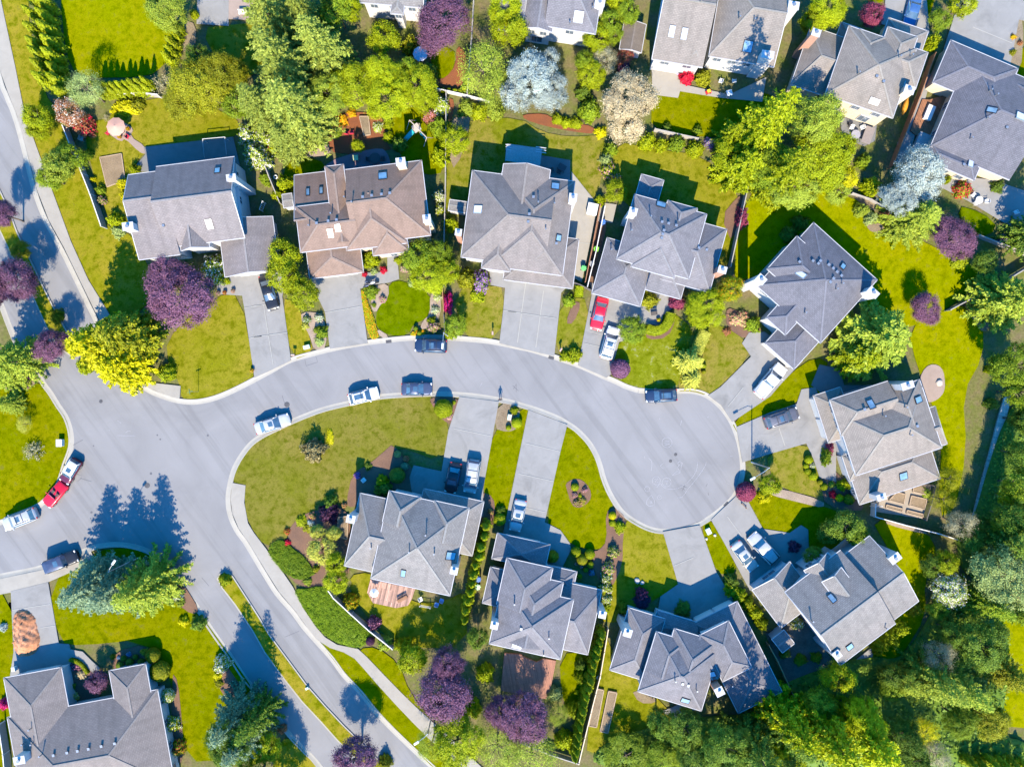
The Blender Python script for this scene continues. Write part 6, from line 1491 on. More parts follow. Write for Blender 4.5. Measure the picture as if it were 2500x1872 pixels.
# pots
for t, x, y, c, l in (('A1', 1840, 870, 'g_pink5', 'leftmost flower pot on the paved strip before the plum-tree house'), ('A1', 1895, 865, 'g_red5', 'middle flower pot on the paved strip before the plum-tree house'), ('A1', 1965, 852, 'g_pink5', 'rightmost flower pot on the paved strip before the plum-tree house'), ('A1', 2125, 1520, 'g_orange5', 'orange-flowered pot at the kerb corner of the lawn by the cracked drive'), ('A0', 1082, 1090, 'g_orange5', 'orange-flowered pot right of the peach parasol'), ('A0', 1010, 1155, 'g_orange5', 'orange-flowered pot below the peach parasol'), ('C1', 1268, 1095, 'yg_yellow5', 'flower pot at the corner of the path inside the clipped hedge'), ('C2', 1575, 30, 'g_white5', '')):
    if l: planter(t, x, y, c, l)
# rocks
def rock(t, x, y, r, label):
    v, f = ico(r, 2, .55, .35, np.random.default_rng(int(x))); g = MB(); g.v = v; g.f = f; g.m = [0]*len(f)
    p = TP(t, x, y); thing(g, 'garden_rock', [plain('pale_stone', (.38, .34, .30), .9, var=.2)], label, 'rock', (p.x, p.y, .15), x, smooth=True)
rock('C3', 1088, 85, .42, 'pale rock above the small purple maple by the shaded drive'); rock('C3', 1130, 100, .3, 'smaller pale rock right of the pale rock by the shaded drive'); rock('C2', 1670, 1333, .2, 'small pale rock on the grass strip between lower drives'); rock('C2', 1742, 1303, .22, 'small pale rock near the utility box between lower drives'); rock('B1', 1530, 1455, .01, 'x') if False else None
rock('B0', 530, 1230, .4, 'white rock at the edge of the gravel behind the brown house'); rock('C3', 855, 180, .3, 'pale rock in the flowering hedge right of the stepped-roof house'); rock('D1', 1490, 1620, .5, 'rock ring beside the round pinkish patio')
def tyre_ring(t, x, y, r, m, label, name='flower_ring', cat='planter'):
    p = TP(t, x, y); g = MB(); n = 20
    g.tube([(r*math.cos(6.283*i/n), r*math.sin(6.283*i/n), .1) for i in range(n+1)], .08, 0, 8); thing(g, name, [m], label, cat, (p.x, p.y, .1), smooth=True)
tyre_ring('C3', 763, 898, .24, WPL, 'white ring hung on the cream-topped fence'); tyre_ring('C3', 85, 810, .22, WPL, 'white ring on the red-brown deck'); tyre_ring('B2', 725, 1290, .3, plain('mint_plastic', (.2, .5, .4), .5), 'mint green ring in the narrow fenced bed'); tyre_ring('B2', 733, 1185, .25, plain('mint_plastic', (.2, .5, .4), .5), 'upper mint green ring in the narrow fenced bed')
tyre_ring('B0', 145, 1370, .24, WPL, 'upper white ring in the dark gap left of the brown house'); tyre_ring('B0', 185, 1495, .24, WPL, 'lower white ring in the dark gap left of the brown house')
# canoe, paddling pool, toy car, boards
def canoe(t, x0, y0, x1, y1, m, label):
    a, b_ = TP(t, x0, y0, .6), TP(t, x1, y1, .6); c = (a+b_)/2; L = (b_-a).length; g = MB(); n = 14; rings = []
    for i in range(n+1):
        s = i/n; w = .36*math.sin(math.pi*min(max(s, .02), .98))**.7; rings.append(len(g.v))
        for q in range(7): th = math.pi*q/6; g.v.append((L*(s-.5), w*math.cos(th), .42*math.sin(th)*(.6+.4*math.sin(math.pi*s))))
    for r0, r1 in zip(rings, rings[1:]):
        for q in range(6): g.f.append((r0+q, r1+q, r1+q+1, r0+q+1)); g.m.append(0)
    d = b_-a; thing(g, 'canoe', [m], label, 'canoe', (c.x, c.y, .3), math.atan2(d.y, d.x), smooth=True)
canoe('D0', 1235, 820, 1195, 965, plain('orange_hull', (.62, .25, .02), .4), 'orange canoe stored upside down beside the cream house chimney')
g = MB(); g.lathe((0, 0, 0), [(.60, 0), (.62, .16), (.56, .2), (.48, .17), (.47, .06), (.01, .05)], 0, 24); p = TP('C0', 1440, 603); thing(g, 'paddling_pool', [plain('pink_vinyl', (.66, .30, .50), .4)], 'round pink paddling pool left of the red azalea', 'paddling pool', (p.x, p.y, .16), smooth=True)
p = TP('C0', 1688, 778, .4); root = tag(empty('toy_car', (p.x, p.y, .17), .3), 'red and yellow ride-on toy car on the broad house patio', 'toy car')
g = MB(); g.box((0, 0, .12), (.8, .42, .3), 0); g.build('body', [plain('toy_red', (.6, .02, .02), .4)], root, bevel=.06); g = MB(); g.box((-.05, 0, .75), (.45, .42, .05), 0); g.build('roof', [plain('toy_yellow', (.75, .5, .02), .4)], root, bevel=.03)
for sx in (-.26, .26):
    for sy in (-.2, .2): g = MB(); g.tube([(sx, sy-.04, .12), (sx, sy+.04, .12)], .12, 0, 12); g.build('wheel', [TYRE], root)
for sx in (-.24, .15):
    for sy in (-.18, .18): g = MB(); g.tube([(sx, sy, .4), (sx*.9, sy, .77)], .02, 0, 6); g.build('pillar', [TYRE], root)
def frame_rack(t, x, y, sx, sy, rz, m, label, name, cat, n=5, h=.9):
    p = TP(t, x, y, h); root = tag(empty(name, (p.x, p.y, .12), rz), label, cat); g = MB()
    for i in range(n): g.box((-sx/2+sx*(i+.5)/n, 0, .1), (.06, .04, h-.1), 0)
    for z in (.25, h-.12): g.box((0, .045, z), (sx, .04, .07), 0)
    g.build('lattice_panel', [m], root)
    for s in (1, -1): g = MB(); g.box((s*sx/2, 0, 0), (.09, .09, h+.05), 0); g.build('post', [m], root)
frame_rack('B3', 1440, 310, 1.5, .1, R(-10), WPL, 'white picket gate panel beside the red deck garden', 'garden_gate', 'gate', 8); frame_rack('A1', 2200, 130, 1.2, .1, R(70), WPL, 'white trellis frame in the shaded yard right of the boulevard house', 'garden_trellis', 'trellis', 5, 1.6); frame_rack('D2', 975, 1065, 1.2, .1, R(5), WPL, 'white gate frame at the corner of the vegetable garden', 'garden_gate', 'gate', 4, 1.1)
frame_rack('C2', 1990, 1060, .9, .05, R(-45), TEAK, 'small dark kerbside rail below the purple ball shrub', 'garden_rail', 'rail', 4, .4)
# ================================================================== PLANTS

# tile x y radius kind height colour | label
PL = '''
A0 1700 720 250 b 9 ol | wide dark olive tree with yellow tips at the end of the conifer hedge
A0 1900 640 190 b 9 ol | olive-green tree right of the widest olive tree
A0 1560 850 190 b 6 ol | olive tree shading the lawn's far end below the grey bare tree
A0 2000 850 160 b 7 g | green tree between the olive trees and the tall firs
A0 1680 480 120 b 7 dg | dark shaded tree above the wide olive tree
A0 1420 110 190 b 8 lf | soft grey-green tree at the far corner of the bright top lawn
A0 735 760 140 w 8 sage | thin grey-green birch with pale limbs behind the red-leaved shrubs
A0 1380 715 110 z 5 gr | grey nearly leafless tree right of the clipped hedge row
A0 590 940 135 b 5 rb_white2 | reddish tree with pale blossom beside the boulevard fence
A0 690 1060 105 s 2.6 rb_red3 | red-leaved shrub below the blossoming reddish tree
A0 1050 900 150 s 1.7 gold 70 | broad yellow shrub above the peach parasol
A0 1150 880 70 s 1.5 ol | olive shrub at the right end of the broad yellow shrub
A0 320 990 135 b 6 yg | green street tree on the boulevard verge, upper one
A0 330 1090 100 b 5 yg | lower crown of green street trees on the boulevard verge
A0 490 1400 150 b 7 lf | bright green tree on the verge beside the weathered fence
A0 430 1500 110 b 6 g | green tree below left of the bright verge tree
A0 610 1330 120 b 6 g | green tree pressed against the weathered fence
A0 1130 1430 55 s 1.8 hg | yellow-green shrub at the upper left corner of the boulevard house
A0 1030 1545 60 s 1.8 gold | yellow shrub by the left wall of the boulevard house
A1 1050 50 55 s 1.6 gold | lower yellow shrub by the left wall of the boulevard house
A0 1630 115 42 s 1.6 yg | small yellow-green shrub beside the top concrete patio
A0 2090 1130 110 s 3.5 lf_white3 | pale-flowering shrub at the right end of the boulevard house garden
A0 2140 1290 115 s 3.5 lf_white3 | lower pale-flowering shrub beside the boulevard house
A0 730 1300 50 s 1.3 g | shrub in the dark bed inside the weathered fence, uppermost
A0 780 1510 28 s .9 gold | tiny yellow shrub in the dark bed inside the weathered fence
A0 840 1600 48 s 1.2 g | shrub at the foot of the dark bed inside the weathered fence
A0 890 990 34 z .9 gr | pale twiggy shrub at the parasol's upper left
A1 850 85 45 s 1.2 g_pink3 | pink-dotted shrub inside the fence above the round bright shrub
A1 960 250 76 s 1.9 yg | round bright yellow-green shrub left of the boulevard house chimney
A1 990 345 66 s 1.3 sage | grey-green low shrub below the round bright shrub
B0 330 930 330 f 17 fg | giant yellow-green fir nearest the brown house
B0 230 560 330 f 19 fg | giant yellow-green fir in the middle of the tall clump
B0 560 420 290 f 17 fg | giant fir on the right of the tall clump
B0 150 150 300 f 17 fg | giant fir at the top of the tall clump
B0 40 900 220 f 14 fg | tall fir on the left edge of the clump
B0 420 120 230 f 15 fg | tall fir touching the upper edge of the photo
B0 260 1190 170 f 9 fg | smaller fir at the foot of the tall clump
B0 640 800 190 b 9 lf | pale green tree between the fir clump and bright maples
B0 700 90 150 b 9 g | dark-and-bright tree at the upper edge beside the white bay house
B0 820 80 95 b 8 yg | bright yellow-green tree touching the white bay house
B0 1090 330 150 b 6 yg | round yellow-green tree below the white bay house
B0 1590 210 262 p 8 pl | large round purple plum at the top beside the bay house
B0 850 740 215 b 8 yg | left crown of the wide bright maple row
B0 1100 640 170 b 8 yg | upper crown of the wide bright maple row
B0 1130 830 215 b 8 yg | middle crown of the wide bright maple row
B0 1370 720 190 b 8 yg | right crown of the wide bright maple row
B0 1450 840 120 b 6 yg | smallest crown at the right end of the bright maple row
B0 1300 600 100 b 7 g | darker tree peeping above the bright maple row
B0 1310 370 85 s 3 ol | olive shrub left of the lilac parasol
B0 1480 590 80 s 3 dg | dark shrub on the shaded lawn edge below the lilac parasol
C0 -20 90 165 b 8 yg | bright yellow-green tree against the blue-roofed white house
C0 20 260 160 b 8 yg | lower bright tree between lawn and silvery tree
B0 1930 600 220 w 8 lf | sparse pale birch with bare limbs left of the silvery tree
B0 2020 760 150 w 6 lf | lower sparse birch left of the silvery tree
B0 1790 900 85 s 2 lf | hedge shrub right of the red bark strip, first from left
B0 1900 930 85 s 2 hg | hedge shrub along the top of the dry lawn, second from left
B0 2030 930 85 s 2 lf | hedge shrub along the top of the dry lawn, third from left
B0 1560 880 95 s 3 lf_white2 | white-speckled shrub right of the bright maple row
B0 1480 970 75 s 2.5 rb_pink2 | brownish shrub above the swing set
B0 1690 1190 130 b 5 yg | round yellow-green tree at the left edge of the dry lawn
B0 1570 1310 90 s 3 yg | yellow-green shrub below the round tree by the dry lawn
B0 1560 1060 95 s 3 g | green shrub right of the swing set
B0 880 1230 58 b 3 yg | little round tree in the shaded red bark
B0 1125 1150 52 s 1.6 yg | yellow-green shrub at the right end of the red bark
B0 1130 1050 48 s 1.5 hg | upper yellow-green shrub right of the red bark
B0 1040 1070 55 s .7 lf_white2 | low herb bed right of the slatted raised bed
B0 740 1010 60 s .9 gold_orange6 | orange-flowering patch at the edge of the red bark
B0 820 950 45 s .9 gold_orange6 | upper orange-flowering patch under the bright maples
B0 700 1125 40 s .8 g | low shrub at the left of the red chairs
B0 1220 1210 75 s 2 dg | dark shaded shrub below the swing set
B0 190 1215 90 s 2.5 yg_red1 | mixed shrub below the tall fir clump
B0 70 1160 85 s 3 lf_white2 | pale-dotted shrub left of the fir foot
B0 60 1340 95 s 3 lf_white3 | flowering shrub left of the dark gap by the brown house
B0 380 1350 38 s 1 yg | little bright shrub at the upper left corner of the brown house
B0 260 1540 90 s 2.6 yg | bright shrub in the gap between boulevard and brown houses
B0 200 1640 60 s 2 yg | lower bright shrub in the gap between boulevard and brown houses
B0 90 1500 60 s 1.5 g | low shrub left of the white rings
C0 190 650 225 b 9 sil | silvery white-leaved tree, the larger one at the top
C0 340 780 175 b 8 sil | right crown of the silvery white-leaved tree
C0 80 800 150 b 7 sil | left crown of the silvery white-leaved tree
C0 350 520 95 b 7 sil | upper crown of the silvery white-leaved tree
C0 1020 840 235 b 8 bei | cream-brown blossoming tree in the middle of the upper gardens
C0 1000 1080 150 b 6 bei | lower crown of the cream-brown blossoming tree
C0 750 330 125 b 6 yg | bright tree right of the blue-roofed white house wall
C0 860 200 110 b 6 g | green tree left of the brown shed
C0 1010 100 115 b 6 g | green tree above the brown shed
C0 930 10 110 b 6 yg | bright tree at the upper edge between two white houses
C0 900 300 90 b 5 g | lower green tree left of the brown shed
C0 700 640 130 b 5 yg | yellow-green tree above left of the cream-brown tree
C0 640 520 90 b 5 g | green shrub-tree below the bright wall tree
C0 810 520 115 w 5 gr | greyish twiggy tree above the cream-brown tree
C0 690 920 105 s 3 g | dark green shrub left of the cream-brown tree
C0 640 770 80 s 2 dg | shaded shrub above the dark green shrub
C0 985 490 80 b 3.2 rb_red2 | dark red-leaved tree below the brown shed
C0 985 570 60 s 2.4 dpl | dark purple shrub under the red-leaved tree
C0 1515 637 75 s 1.9 red_red5 | round bright red azalea on the patio of the broad house
C0 1652 645 78 s 1.9 ol | olive shrub right of the bright red azalea
C0 420 1000 55 s 1.3 yg | yellow hedge shrub on the red bark border, left one
C0 490 1030 55 s 1.3 yg | yellow hedge shrub on the red bark border, middle one
C0 575 1035 60 s 1.3 yg | yellow hedge shrub on the red bark border, right one
C0 785 1110 58 s 1.2 gold | golden shrub at the right tip of the red bark border
C0 1170 1180 92 s 2.4 hg | yellow-leaved hedge shrub, leftmost below the cream-brown tree
C0 1295 1215 68 s 2 hg | yellow-leaved hedge shrub, second in the mixed hedge
C0 1430 1200 85 s 2.2 g | green hedge shrub in the middle of the mixed hedge
C0 1580 1250 88 s 2 hg | yellow-green hedge shrub near the purple flowers
C0 1700 1200 52 s 1.6 g_purple6 | purple-flowering shrub at the right end of the mixed hedge
C0 1340 1080 50 s 1.2 dg | shaded low shrub behind the mixed hedge, left
C0 1600 1100 48 s 1.2 g | small bright shrub behind the mixed hedge, right
C0 870 1250 70 s 2.2 g | shrub between taupe and slate-blue gardens, uppermost
C0 830 1340 60 s 1.8 sage | grey-green shrub between taupe and slate-blue gardens
C0 850 1440 80 s 2 yg_pink2 | pink-dotted shrub between taupe and slate-blue gardens
C0 920 1500 50 s 1.6 g_pink2 | smaller pink-dotted shrub right of its larger neighbour
C0 910 1610 105 b 4 yg | yellow-green tree at the head of the narrow side yard
C1 780 85 55 s 1.8 yg | yellow-green shrub left of the tree heading the side yard
@C0 1990 1230 270 f 21 yg | tallest feathery conifer in the upper right clump, its shadow on the broad roof
@D0 60 1560 250 f 16 hg | second tall feathery conifer in the upper right clump, nearer the diagonal house
D0 440 1040 230 b 11 lf | soft pale green tree right in the tall upper right clump
D0 60 1420 220 b 8 g | mid green loose tree in the lower left of the upper right clump
D0 500 1370 270 b 9 yg | rounded green tree at the right of the fir clump
D0 250 1560 240 b 8 lf | lower rounded green tree above the diagonal house shadow
D0 700 1510 110 b 6 gold | yellow-tipped tree at the right end of the fir clump
D0 640 1270 140 b 8 yg | bright tree above the yellow-tipped tree
C0 1990 1410 210 y 10 yg | feathery yellow-green tree reaching into the slate-blue house lawn
C0 1880 1150 130 f 9 yg | small yellow-green fir near the purple flowers
D0 550 90 175 b 8 yg | bright tree in front of the cream house at the top
D0 400 190 100 b 6 yg | lower bright tree beside the cream house chimney
D0 935 130 115 b 5 mg | magenta-purple plum at the front of the cream house
D0 1500 170 100 b 4 g | clipped green tree right of the blue-grey sedan
D0 1450 345 72 s 3 yg | bright shrub below the clipped green tree
D0 1690 40 130 b 5 hg | yellow-green tree at the upper edge over the pale drive
D0 1300 1490 235 b 9 sil | silvery spruce-like tree left of the large slate-roofed house
D1 1130 70 170 b 8 sil | lower crown of the silvery tree near the large slate house
D0 930 1560 90 s 3 yg | bright shrub left of the lower silvery tree
D0 1700 1590 92 s 1.8 g_red5 | red-flowering azalea below the large slate-roofed house
D0 1565 1510 42 s 1.4 yg | small green shrub beside the red-flowering azalea
D0 2120 310 30 s .7 gold_orange5 | orange-flowering tuft on the upper right gravel edge
D0 2180 360 28 s .7 rb | brownish tuft on the upper right gravel edge
D0 2120 440 32 s .8 ol | olive tuft on the upper right gravel edge
D0 1990 1570 65 s 1.5 dg | dark shaded shrub in the bed below the large slate house
D0 870 1350 70 s 2 g | shaded shrub near the red-brown fence
D1 1310 230 255 f 9 lf | pale yellow-green fir left of the purple tree, upper right
D1 1620 405 200 p 5.5 pl | round purple plum on the right lawn, the larger one
D1 1380 1000 150 p 5 pl | smaller purple plum by the grey fence, right lawn
D1 970 1250 350 y 11 lf | big pale green tree right of the diagonal house
D1 840 1400 200 y 8 yg | bright loose tree beside the diagonal house garage
D1 2060 930 260 y 11 lf | feathery pale green tree at the right edge above the dark wood
D1 850 165 72 s 2 lf | rounded shrub left of the silvery tree's foot
D1 930 230 62 s 1.8 sage | greyer rounded shrub left of the silvery tree's foot
D1 1050 220 60 s 1.6 rb | reddish shrub under the silvery tree
D1 1680 590 95 s 1.2 yg | low bright shrub strip under the larger purple plum
D1 1840 370 32 s .8 yg | small bright shrub right of the larger purple plum
D1 235 365 80 s 2.2 dg | left shaded shrub behind the diagonal house
D1 340 275 78 s 2.2 dg | right shaded shrub behind the diagonal house
D1 2050 415 46 s 1.2 dpl_purple5 | purple-flowering round shrub in the shade, upper right
D1 2190 395 40 s 1.2 dpl_purple5 | purple-flowering shrub at the right edge in the shade
@D1 2130 420 190 f 15 dg | tall dark conifer at the right edge shading the upper right patio
D1 2130 1480 210 b 10 g | deep green tree at the right edge by the boardwalk top
D1 1935 1515 38 s 2 yg | small bright shrub beside the boardwalk top
D1 1880 600 110 b 6 dg | shaded tree at the far end of the right lawn
A1 1510 900 300 p 8 pl | very large purple plum in front of the boulevard house
A1 1430 700 180 p 7 pl | upper crown of the very large purple plum
@A1 1060 1330 250 y 14 gold | tall golden cypress at the junction, leftmost of three
@A1 1230 1250 240 y 13 ol | golden cypress at the junction, rightmost of three
@A1 1130 1480 220 y 10 gold | lower golden cypress overhanging the junction
A1 700 1480 80 s 2 yg | bright shrub at the left foot of the golden cypresses
A1 1390 1540 90 s 2.2 hg | yellow shrub at the right foot of the golden cypresses
A1 1780 640 115 s 3.2 g_white3 | white-flowering shrub by the boulevard house entrance
A1 1830 740 70 s 2 yg_white2 | lower bright shrub by the boulevard house entrance
A1 1905 765 38 s .9 yg | small shrub left of the boulevard house garage
A1 150 760 190 p 8.8 pl | purple street plum on the upper median, middle one
A1 10 200 130 p 8.8 pl | purple street plum on the upper median, cut by left edge
A1 430 1310 165 p 7.6 pl 120 | purple street plum at the lower end of the upper median
A1 175 510 85 b 4 ol | olive street tree above the middle purple plum
A1 450 1060 70 s 2 ol | small olive shrub on the upper median
A1 30 1440 230 f 15 lf | pale green fir at the left edge by the boulevard
A1 40 1600 130 f 7 lf | lower pale fir at the left edge
A1 190 1540 70 s 2.5 dpl | dark purple shrub right of the left edge fir
B1 250 560 150 b 6.5 hg | upper tree of the yellow-green row beside the brown house drive
B1 250 730 160 b 6.5 hg | middle tree of the yellow-green row beside the brown house drive
B1 430 880 140 b 6 hg | lower tree of the yellow-green row beside the brown house drive
B1 330 800 90 b 6 hg | inner crown of the yellow-green row beside the brown house drive
B1 1380 560 150 b 6.5 g | maple in front of the brown house, left crown
B1 1570 540 115 b 6 g | maple between brown and taupe houses, upper crown
B1 1480 720 185 b 6.5 yg | large bright maple above the dark round lawn
B1 1620 680 120 b 6 yg | right crown of the bright maple above the dark round lawn
B1 1785 745 95 s 3 ol | dark yellow shrub right of the bright maple
B1 1910 770 85 s 2.6 g_purple5 115 | lilac-flowering rhododendron left of the taupe house drive
B1 1880 890 70 s 1 yg | low bright shrub under the lilac rhododendron
B1 975 580 82 s 2.2 hg | yellow rounded shrub at the brown house entrance
B1 1090 670 36 s .9 red_red5 | round red azalea at the brown house entrance
B1 930 708 30 s .7 red_red4 | lower red azalea beside the brown house garage corner
B1 1265 660 38 s 1.1 sage_pink4 | pink-flowering shrub right of the brown house path
B1 1010 680 38 s .8 sage | grey-green shrub between the two red azaleas
B1 1215 590 38 s 1 yg | bright shrub beside the brown house doorstep
B1 985 850 68 s 1.4 g | rounded green shrub below the motorcycle
B1 1083 918 36 s .9 lf_pink6 | round pink shrub on the pale gravel by the dark lawn
B1 1010 965 24 s .6 g | small shrub below the rounded one by the dark lawn
B1 1508 1150 64 s 1.6 g_pink4 | pink rhododendron at the lower right of the dark lawn
B1 1500 1100 45 s 1.2 yg | yellow-green shrub above the pink rhododendron
B1 1362 1163 20 k .9 g | upper small clipped ball by the lower edge of the dark lawn
B1 1392 1203 19 k .9 g | lower small clipped ball by the lower edge of the dark lawn
B1 1700 1150 105 b 4 g | green tree by the kerb left of the dry lawn
B1 1640 1210 55 s 2 yg | bright shrub at the foot of the kerbside green tree
B1 1632 950 45 s 2 red_magenta6 100 | tall crimson azalea behind the red-brown fence
B1 440 1090 42 s .9 dg_white2 | dark spiky shrub on the gravel beside the brown house drive
B1 545 1075 44 s 1 sage_white4 | pale-flowering shrub on the gravel beside the brown house drive
B1 565 1195 68 s 1.5 g | green shrub on the gravel beside the brown house drive
B1 430 1140 38 s .8 py | pale yellow shrub on the gravel beside the brown house drive
B1 550 1275 48 s .8 sage | tuft of pale grass at the end of the gravel bed
B1 1655 285 72 s 2.2 yg | yellow-green shrub left of the taupe house side wall
B1 1560 50 62 s 2 lf_white4 | white-flowering shrub between brown and taupe houses, upper
B1 1565 160 50 s 1.6 yg_white2 | bright shrub below the white-flowering one between houses
B1 1545 900 45 s .8 lf_white3 | pale rock plant on the gravel right of the dark lawn
B1 1525 1010 45 s .8 sage_white3 | lower pale rock plant on the gravel right of the dark lawn
B1 1330 780 45 s .9 sage | grey-green low shrub at the upper right of the dark lawn
C1 515 930 65 s 1.5 g | green shrub right of the wide three-lane driveway
C1 560 1385 75 s 1.6 hg | yellow-green kerbside shrub between two drives
C1 490 1400 55 s 1.3 hg | left half of the kerbside yellow-green shrubs
C1 1040 1180 125 b 3.4 g | round green tree at the corner of the clipped hedge
C1 945 1505 84 k 2.1 pl | dark purple clipped ball at the kerb of the mossy lawn
C1 1190 925 88 s 1.8 ol | olive shrub before the slate-blue house porch
C1 1430 940 78 s 2 mg | purple-red shrub at the slate-blue house corner
C1 1660 990 185 b 5.5 yg | bright yellow-green tree on the slate-blue house lawn
C1 1600 1060 110 b 5 yg | lower left crown of the bright tree on the slate-blue house lawn
C1 1880 830 125 b 5.5 hg_orange1 | yellow-orange tree left of the diagonal house chimney
C1 1850 1190 40 s .6 rb | small brown tuft in the salmon azalea bed
@C1 1500 1450 125 f 7.5 py | pale yellow conifer casting a dark shadow on the front lawns
C1 1560 1590 95 f 3.5 py | low pale yellow conifer by the pale yellow tree's foot
C1 1945 1085 95 s 1.1 sage_salmon6 75 | salmon-flowering azalea bed beside the diagonal house
C1 2070 1130 80 s 1.5 g | green shrub beside the diagonal house entrance
C1 1650 1480 22 k .8 yg | small clipped ball right of the pale yellow conifer, upper
C1 1650 1530 20 k .8 ol | small clipped ball right of the pale yellow conifer, lower
C1 1980 225 60 s 2.4 mg 110 | narrow purple shrub along the fence left of the diagonal house
D2 60 870 105 b 5.5 hg | yellow-green tree beside the turning circle kerb
D2 30 990 60 s 1.6 gold | golden shrub below the kerbside yellow-green tree
C2 2005 940 84 k 2.2 mg | purple-red clipped ball at the right of the turning circle
C2 565 900 34 k .9 hg | yellow clipped ball in the round island bed
C2 650 925 28 s .8 g_pink6 | right pink azalea in the round island bed
C2 563 965 28 s .8 g_pink6 | left pink azalea in the round island bed
C2 608 972 22 s .5 yg | little bright tuft between the pink azaleas
C2 580 1030 36 s .7 ol_pink2 | left low shrub at the bottom of the round island bed
C2 630 1015 40 s .7 hg_salmon2 | right low shrub at the bottom of the round island bed
C2 880 1140 34 k 1.0 gold | golden clipped ball in the kerbside bark bed
C2 880 1203 30 k .8 hg | flat yellow-green ball below the golden clipped ball
C2 945 1240 58 s 1.3 yg | bright green shrub at the tip of the kerbside bark bed
C2 890 1450 60 s 1.6 lf_pink2 | pale pink-dotted shrub in the long bark bed
C2 850 1590 66 s 1.6 lf_pink3 | lower pink-dotted shrub in the long bark bed
C2 572 1445 44 k 1.3 hg | upper left of three large clipped balls before the stepped-roof house
C2 690 1465 44 k 1.3 hg 55 | upper right of three large clipped balls before the stepped-roof house
C2 625 1512 46 k 1.3 ol | lower of three large clipped balls before the stepped-roof house
C2 695 1552 30 k .8 yg | small bright ball below the three large clipped balls
C2 655 1597 22 k .6 ol | tiny yellowish ball among the stepped house flowers
C2 708 1622 30 s .8 dg_blue6 | violet-blue flowering ball before the stepped-roof house
C2 573 1550 14 s .4 sage_pink6 | tiny pink flower left of the three large clipped balls
C2 620 1573 16 s .4 sage_pink6 | tiny pink flower below the three large clipped balls
C2 375 1485 54 k 1.8 ol | dark egg-shaped clipped shrub at the stepped house garage corner
C3 605 50 22 k .6 hg | small ball at the stepped-roof house wall
C3 830 70 62 s 1.5 lf_white2 | flowering hedge shrub right of the stepped-roof house, first from top
C3 820 160 62 s 1.5 yg_white2 | flowering hedge shrub right of the stepped-roof house, second from top
C3 830 245 62 s 1.5 lf_white2 | flowering hedge shrub right of the stepped-roof house, third from top
C3 825 320 50 s 1.3 yg | flowering hedge shrub right of the stepped-roof house, lowest
C3 1130 210 64 s 1.8 mg | small pink-purple maple in the shade of the angled house
C3 1130 260 80 s .8 dpl | dark ground shrub under the small pink-purple maple
C3 970 330 55 s 1.6 g | dark green shrub at the upper left corner of the angled house
C3 1480 330 85 s 1.2 dg | shaded round bed shrub in the angled house forecourt
C3 1890 170 75 s 1.9 yg | garage-side hedge shrub of the angled house, first from top
C3 1955 215 72 s 1.9 yg | garage-side hedge shrub of the angled house, second from top
C3 2025 285 70 s 1.9 hg | garage-side hedge shrub of the angled house, third from top
C3 2090 365 70 s 1.9 yg | garage-side hedge shrub of the angled house, fourth from top
C3 2145 450 62 s 1.9 hg | garage-side hedge shrub of the angled house, lowest
C3 1890 90 70 s 1.9 dg | dark shaded shrub above the angled house garage hedge
C3 610 910 60 s 1.8 yg | bright shrub left of the long conifer row
C3 620 800 55 s 1.8 dg | dark shrub left of the long conifer row
C3 585 1030 26 s .8 yg | little bright shrub left of the long conifer row
C3 545 1180 72 s 2.2 yg | yellow-green shrub left of the lower conifer row
C3 430 1210 90 w 3.5 lf | sparse pale tree below the red-brown deck
C0 1860 1320 150 b 6 yg | low loose tree at the left foot of the upper right clump
D0 640 1620 120 b 5 lf | soft pale tree at the lower right foot of the upper right clump
D3 200 700 55 s 1.6 dg | dark shrub in the slab yard, left
D3 330 760 60 s 1.4 g | shrub in the slab yard, middle
D3 460 740 55 s 1.2 ol | olive shrub in the slab yard, right
C3 480 1440 95 s 2.6 yg | bright shrub at the foot of the long conifer row
C3 400 1050 75 s 1.8 sage | grey-green shrub at the lower right corner of the red-brown deck
B3 1590 1010 265 p 10.5 pl | large purple plum above the footpath at the bottom
B3 1640 760 150 p 10 pl | upper crown of the large purple plum above the footpath
C3 140 1240 235 p 9 pl | large purple plum directly below the red-brown deck
B3 2080 1200 150 p 7 pl | left crown of the purple plum below the red-brown deck
B3 1350 750 140 b 6 yg | yellow-green tree left of the upper purple crown
B3 1260 650 85 s 2.5 yg | bright shrub above the yellow-green tree by the footpath
B3 1100 620 75 s 1.6 lf | pale low shrub below the white-topped fence end
B3 1950 880 90 s 3 yg | bright shrub between two purple plums, upper
B3 1850 1180 85 s 2.6 yg | bright shrub between two purple plums, lower
B3 1720 1420 240 b 8 yg | wide yellow-green tree at the bottom between path and plums
B3 1500 1460 130 w 6 lf | thin pale tree beside the bottom footpath lamp
B3 2050 1480 200 w 7 lf | sparse tree at the bottom below the purple plums
C3 200 1560 220 w 7 lf | sparse pale tree at the bottom left of the fence corner
B3 1880 560 100 b 5 dg | dark shrub-tree at the foot of the left conifer row
B3 815 270 78 s 2.2 hg_orange2 | orange-yellow shrub on the white-topped fence
B3 1005 450 70 s 2 dpl_pink2 | dull purple shrub on the white-topped fence
B3 980 595 38 k 1.1 dpl | dark purple clipped ball at the lower tip of the juniper bank
B3 450 95 45 s .9 lf | small rounded shrub between the two juniper banks
B3 690 80 120 b 4.5 yg | bright tree at the lower left corner of the deck house
B2 570 1430 125 b 4.5 py | pale yellow tree left of the deck house
B2 680 1290 70 b 4 py | small pale yellow crown beside the narrow tan timber walk
B2 540 1270 65 b 4 py | upper pale yellow crown left of the deck house
B2 690 1530 100 b 4.5 yg | green tree below the pale yellow tree
B2 620 1130 95 s 2.4 dpl | dark purple shrub above the pale yellow trees
B2 640 1030 70 s 1.8 dg | dark green shrub above the dark purple shrub
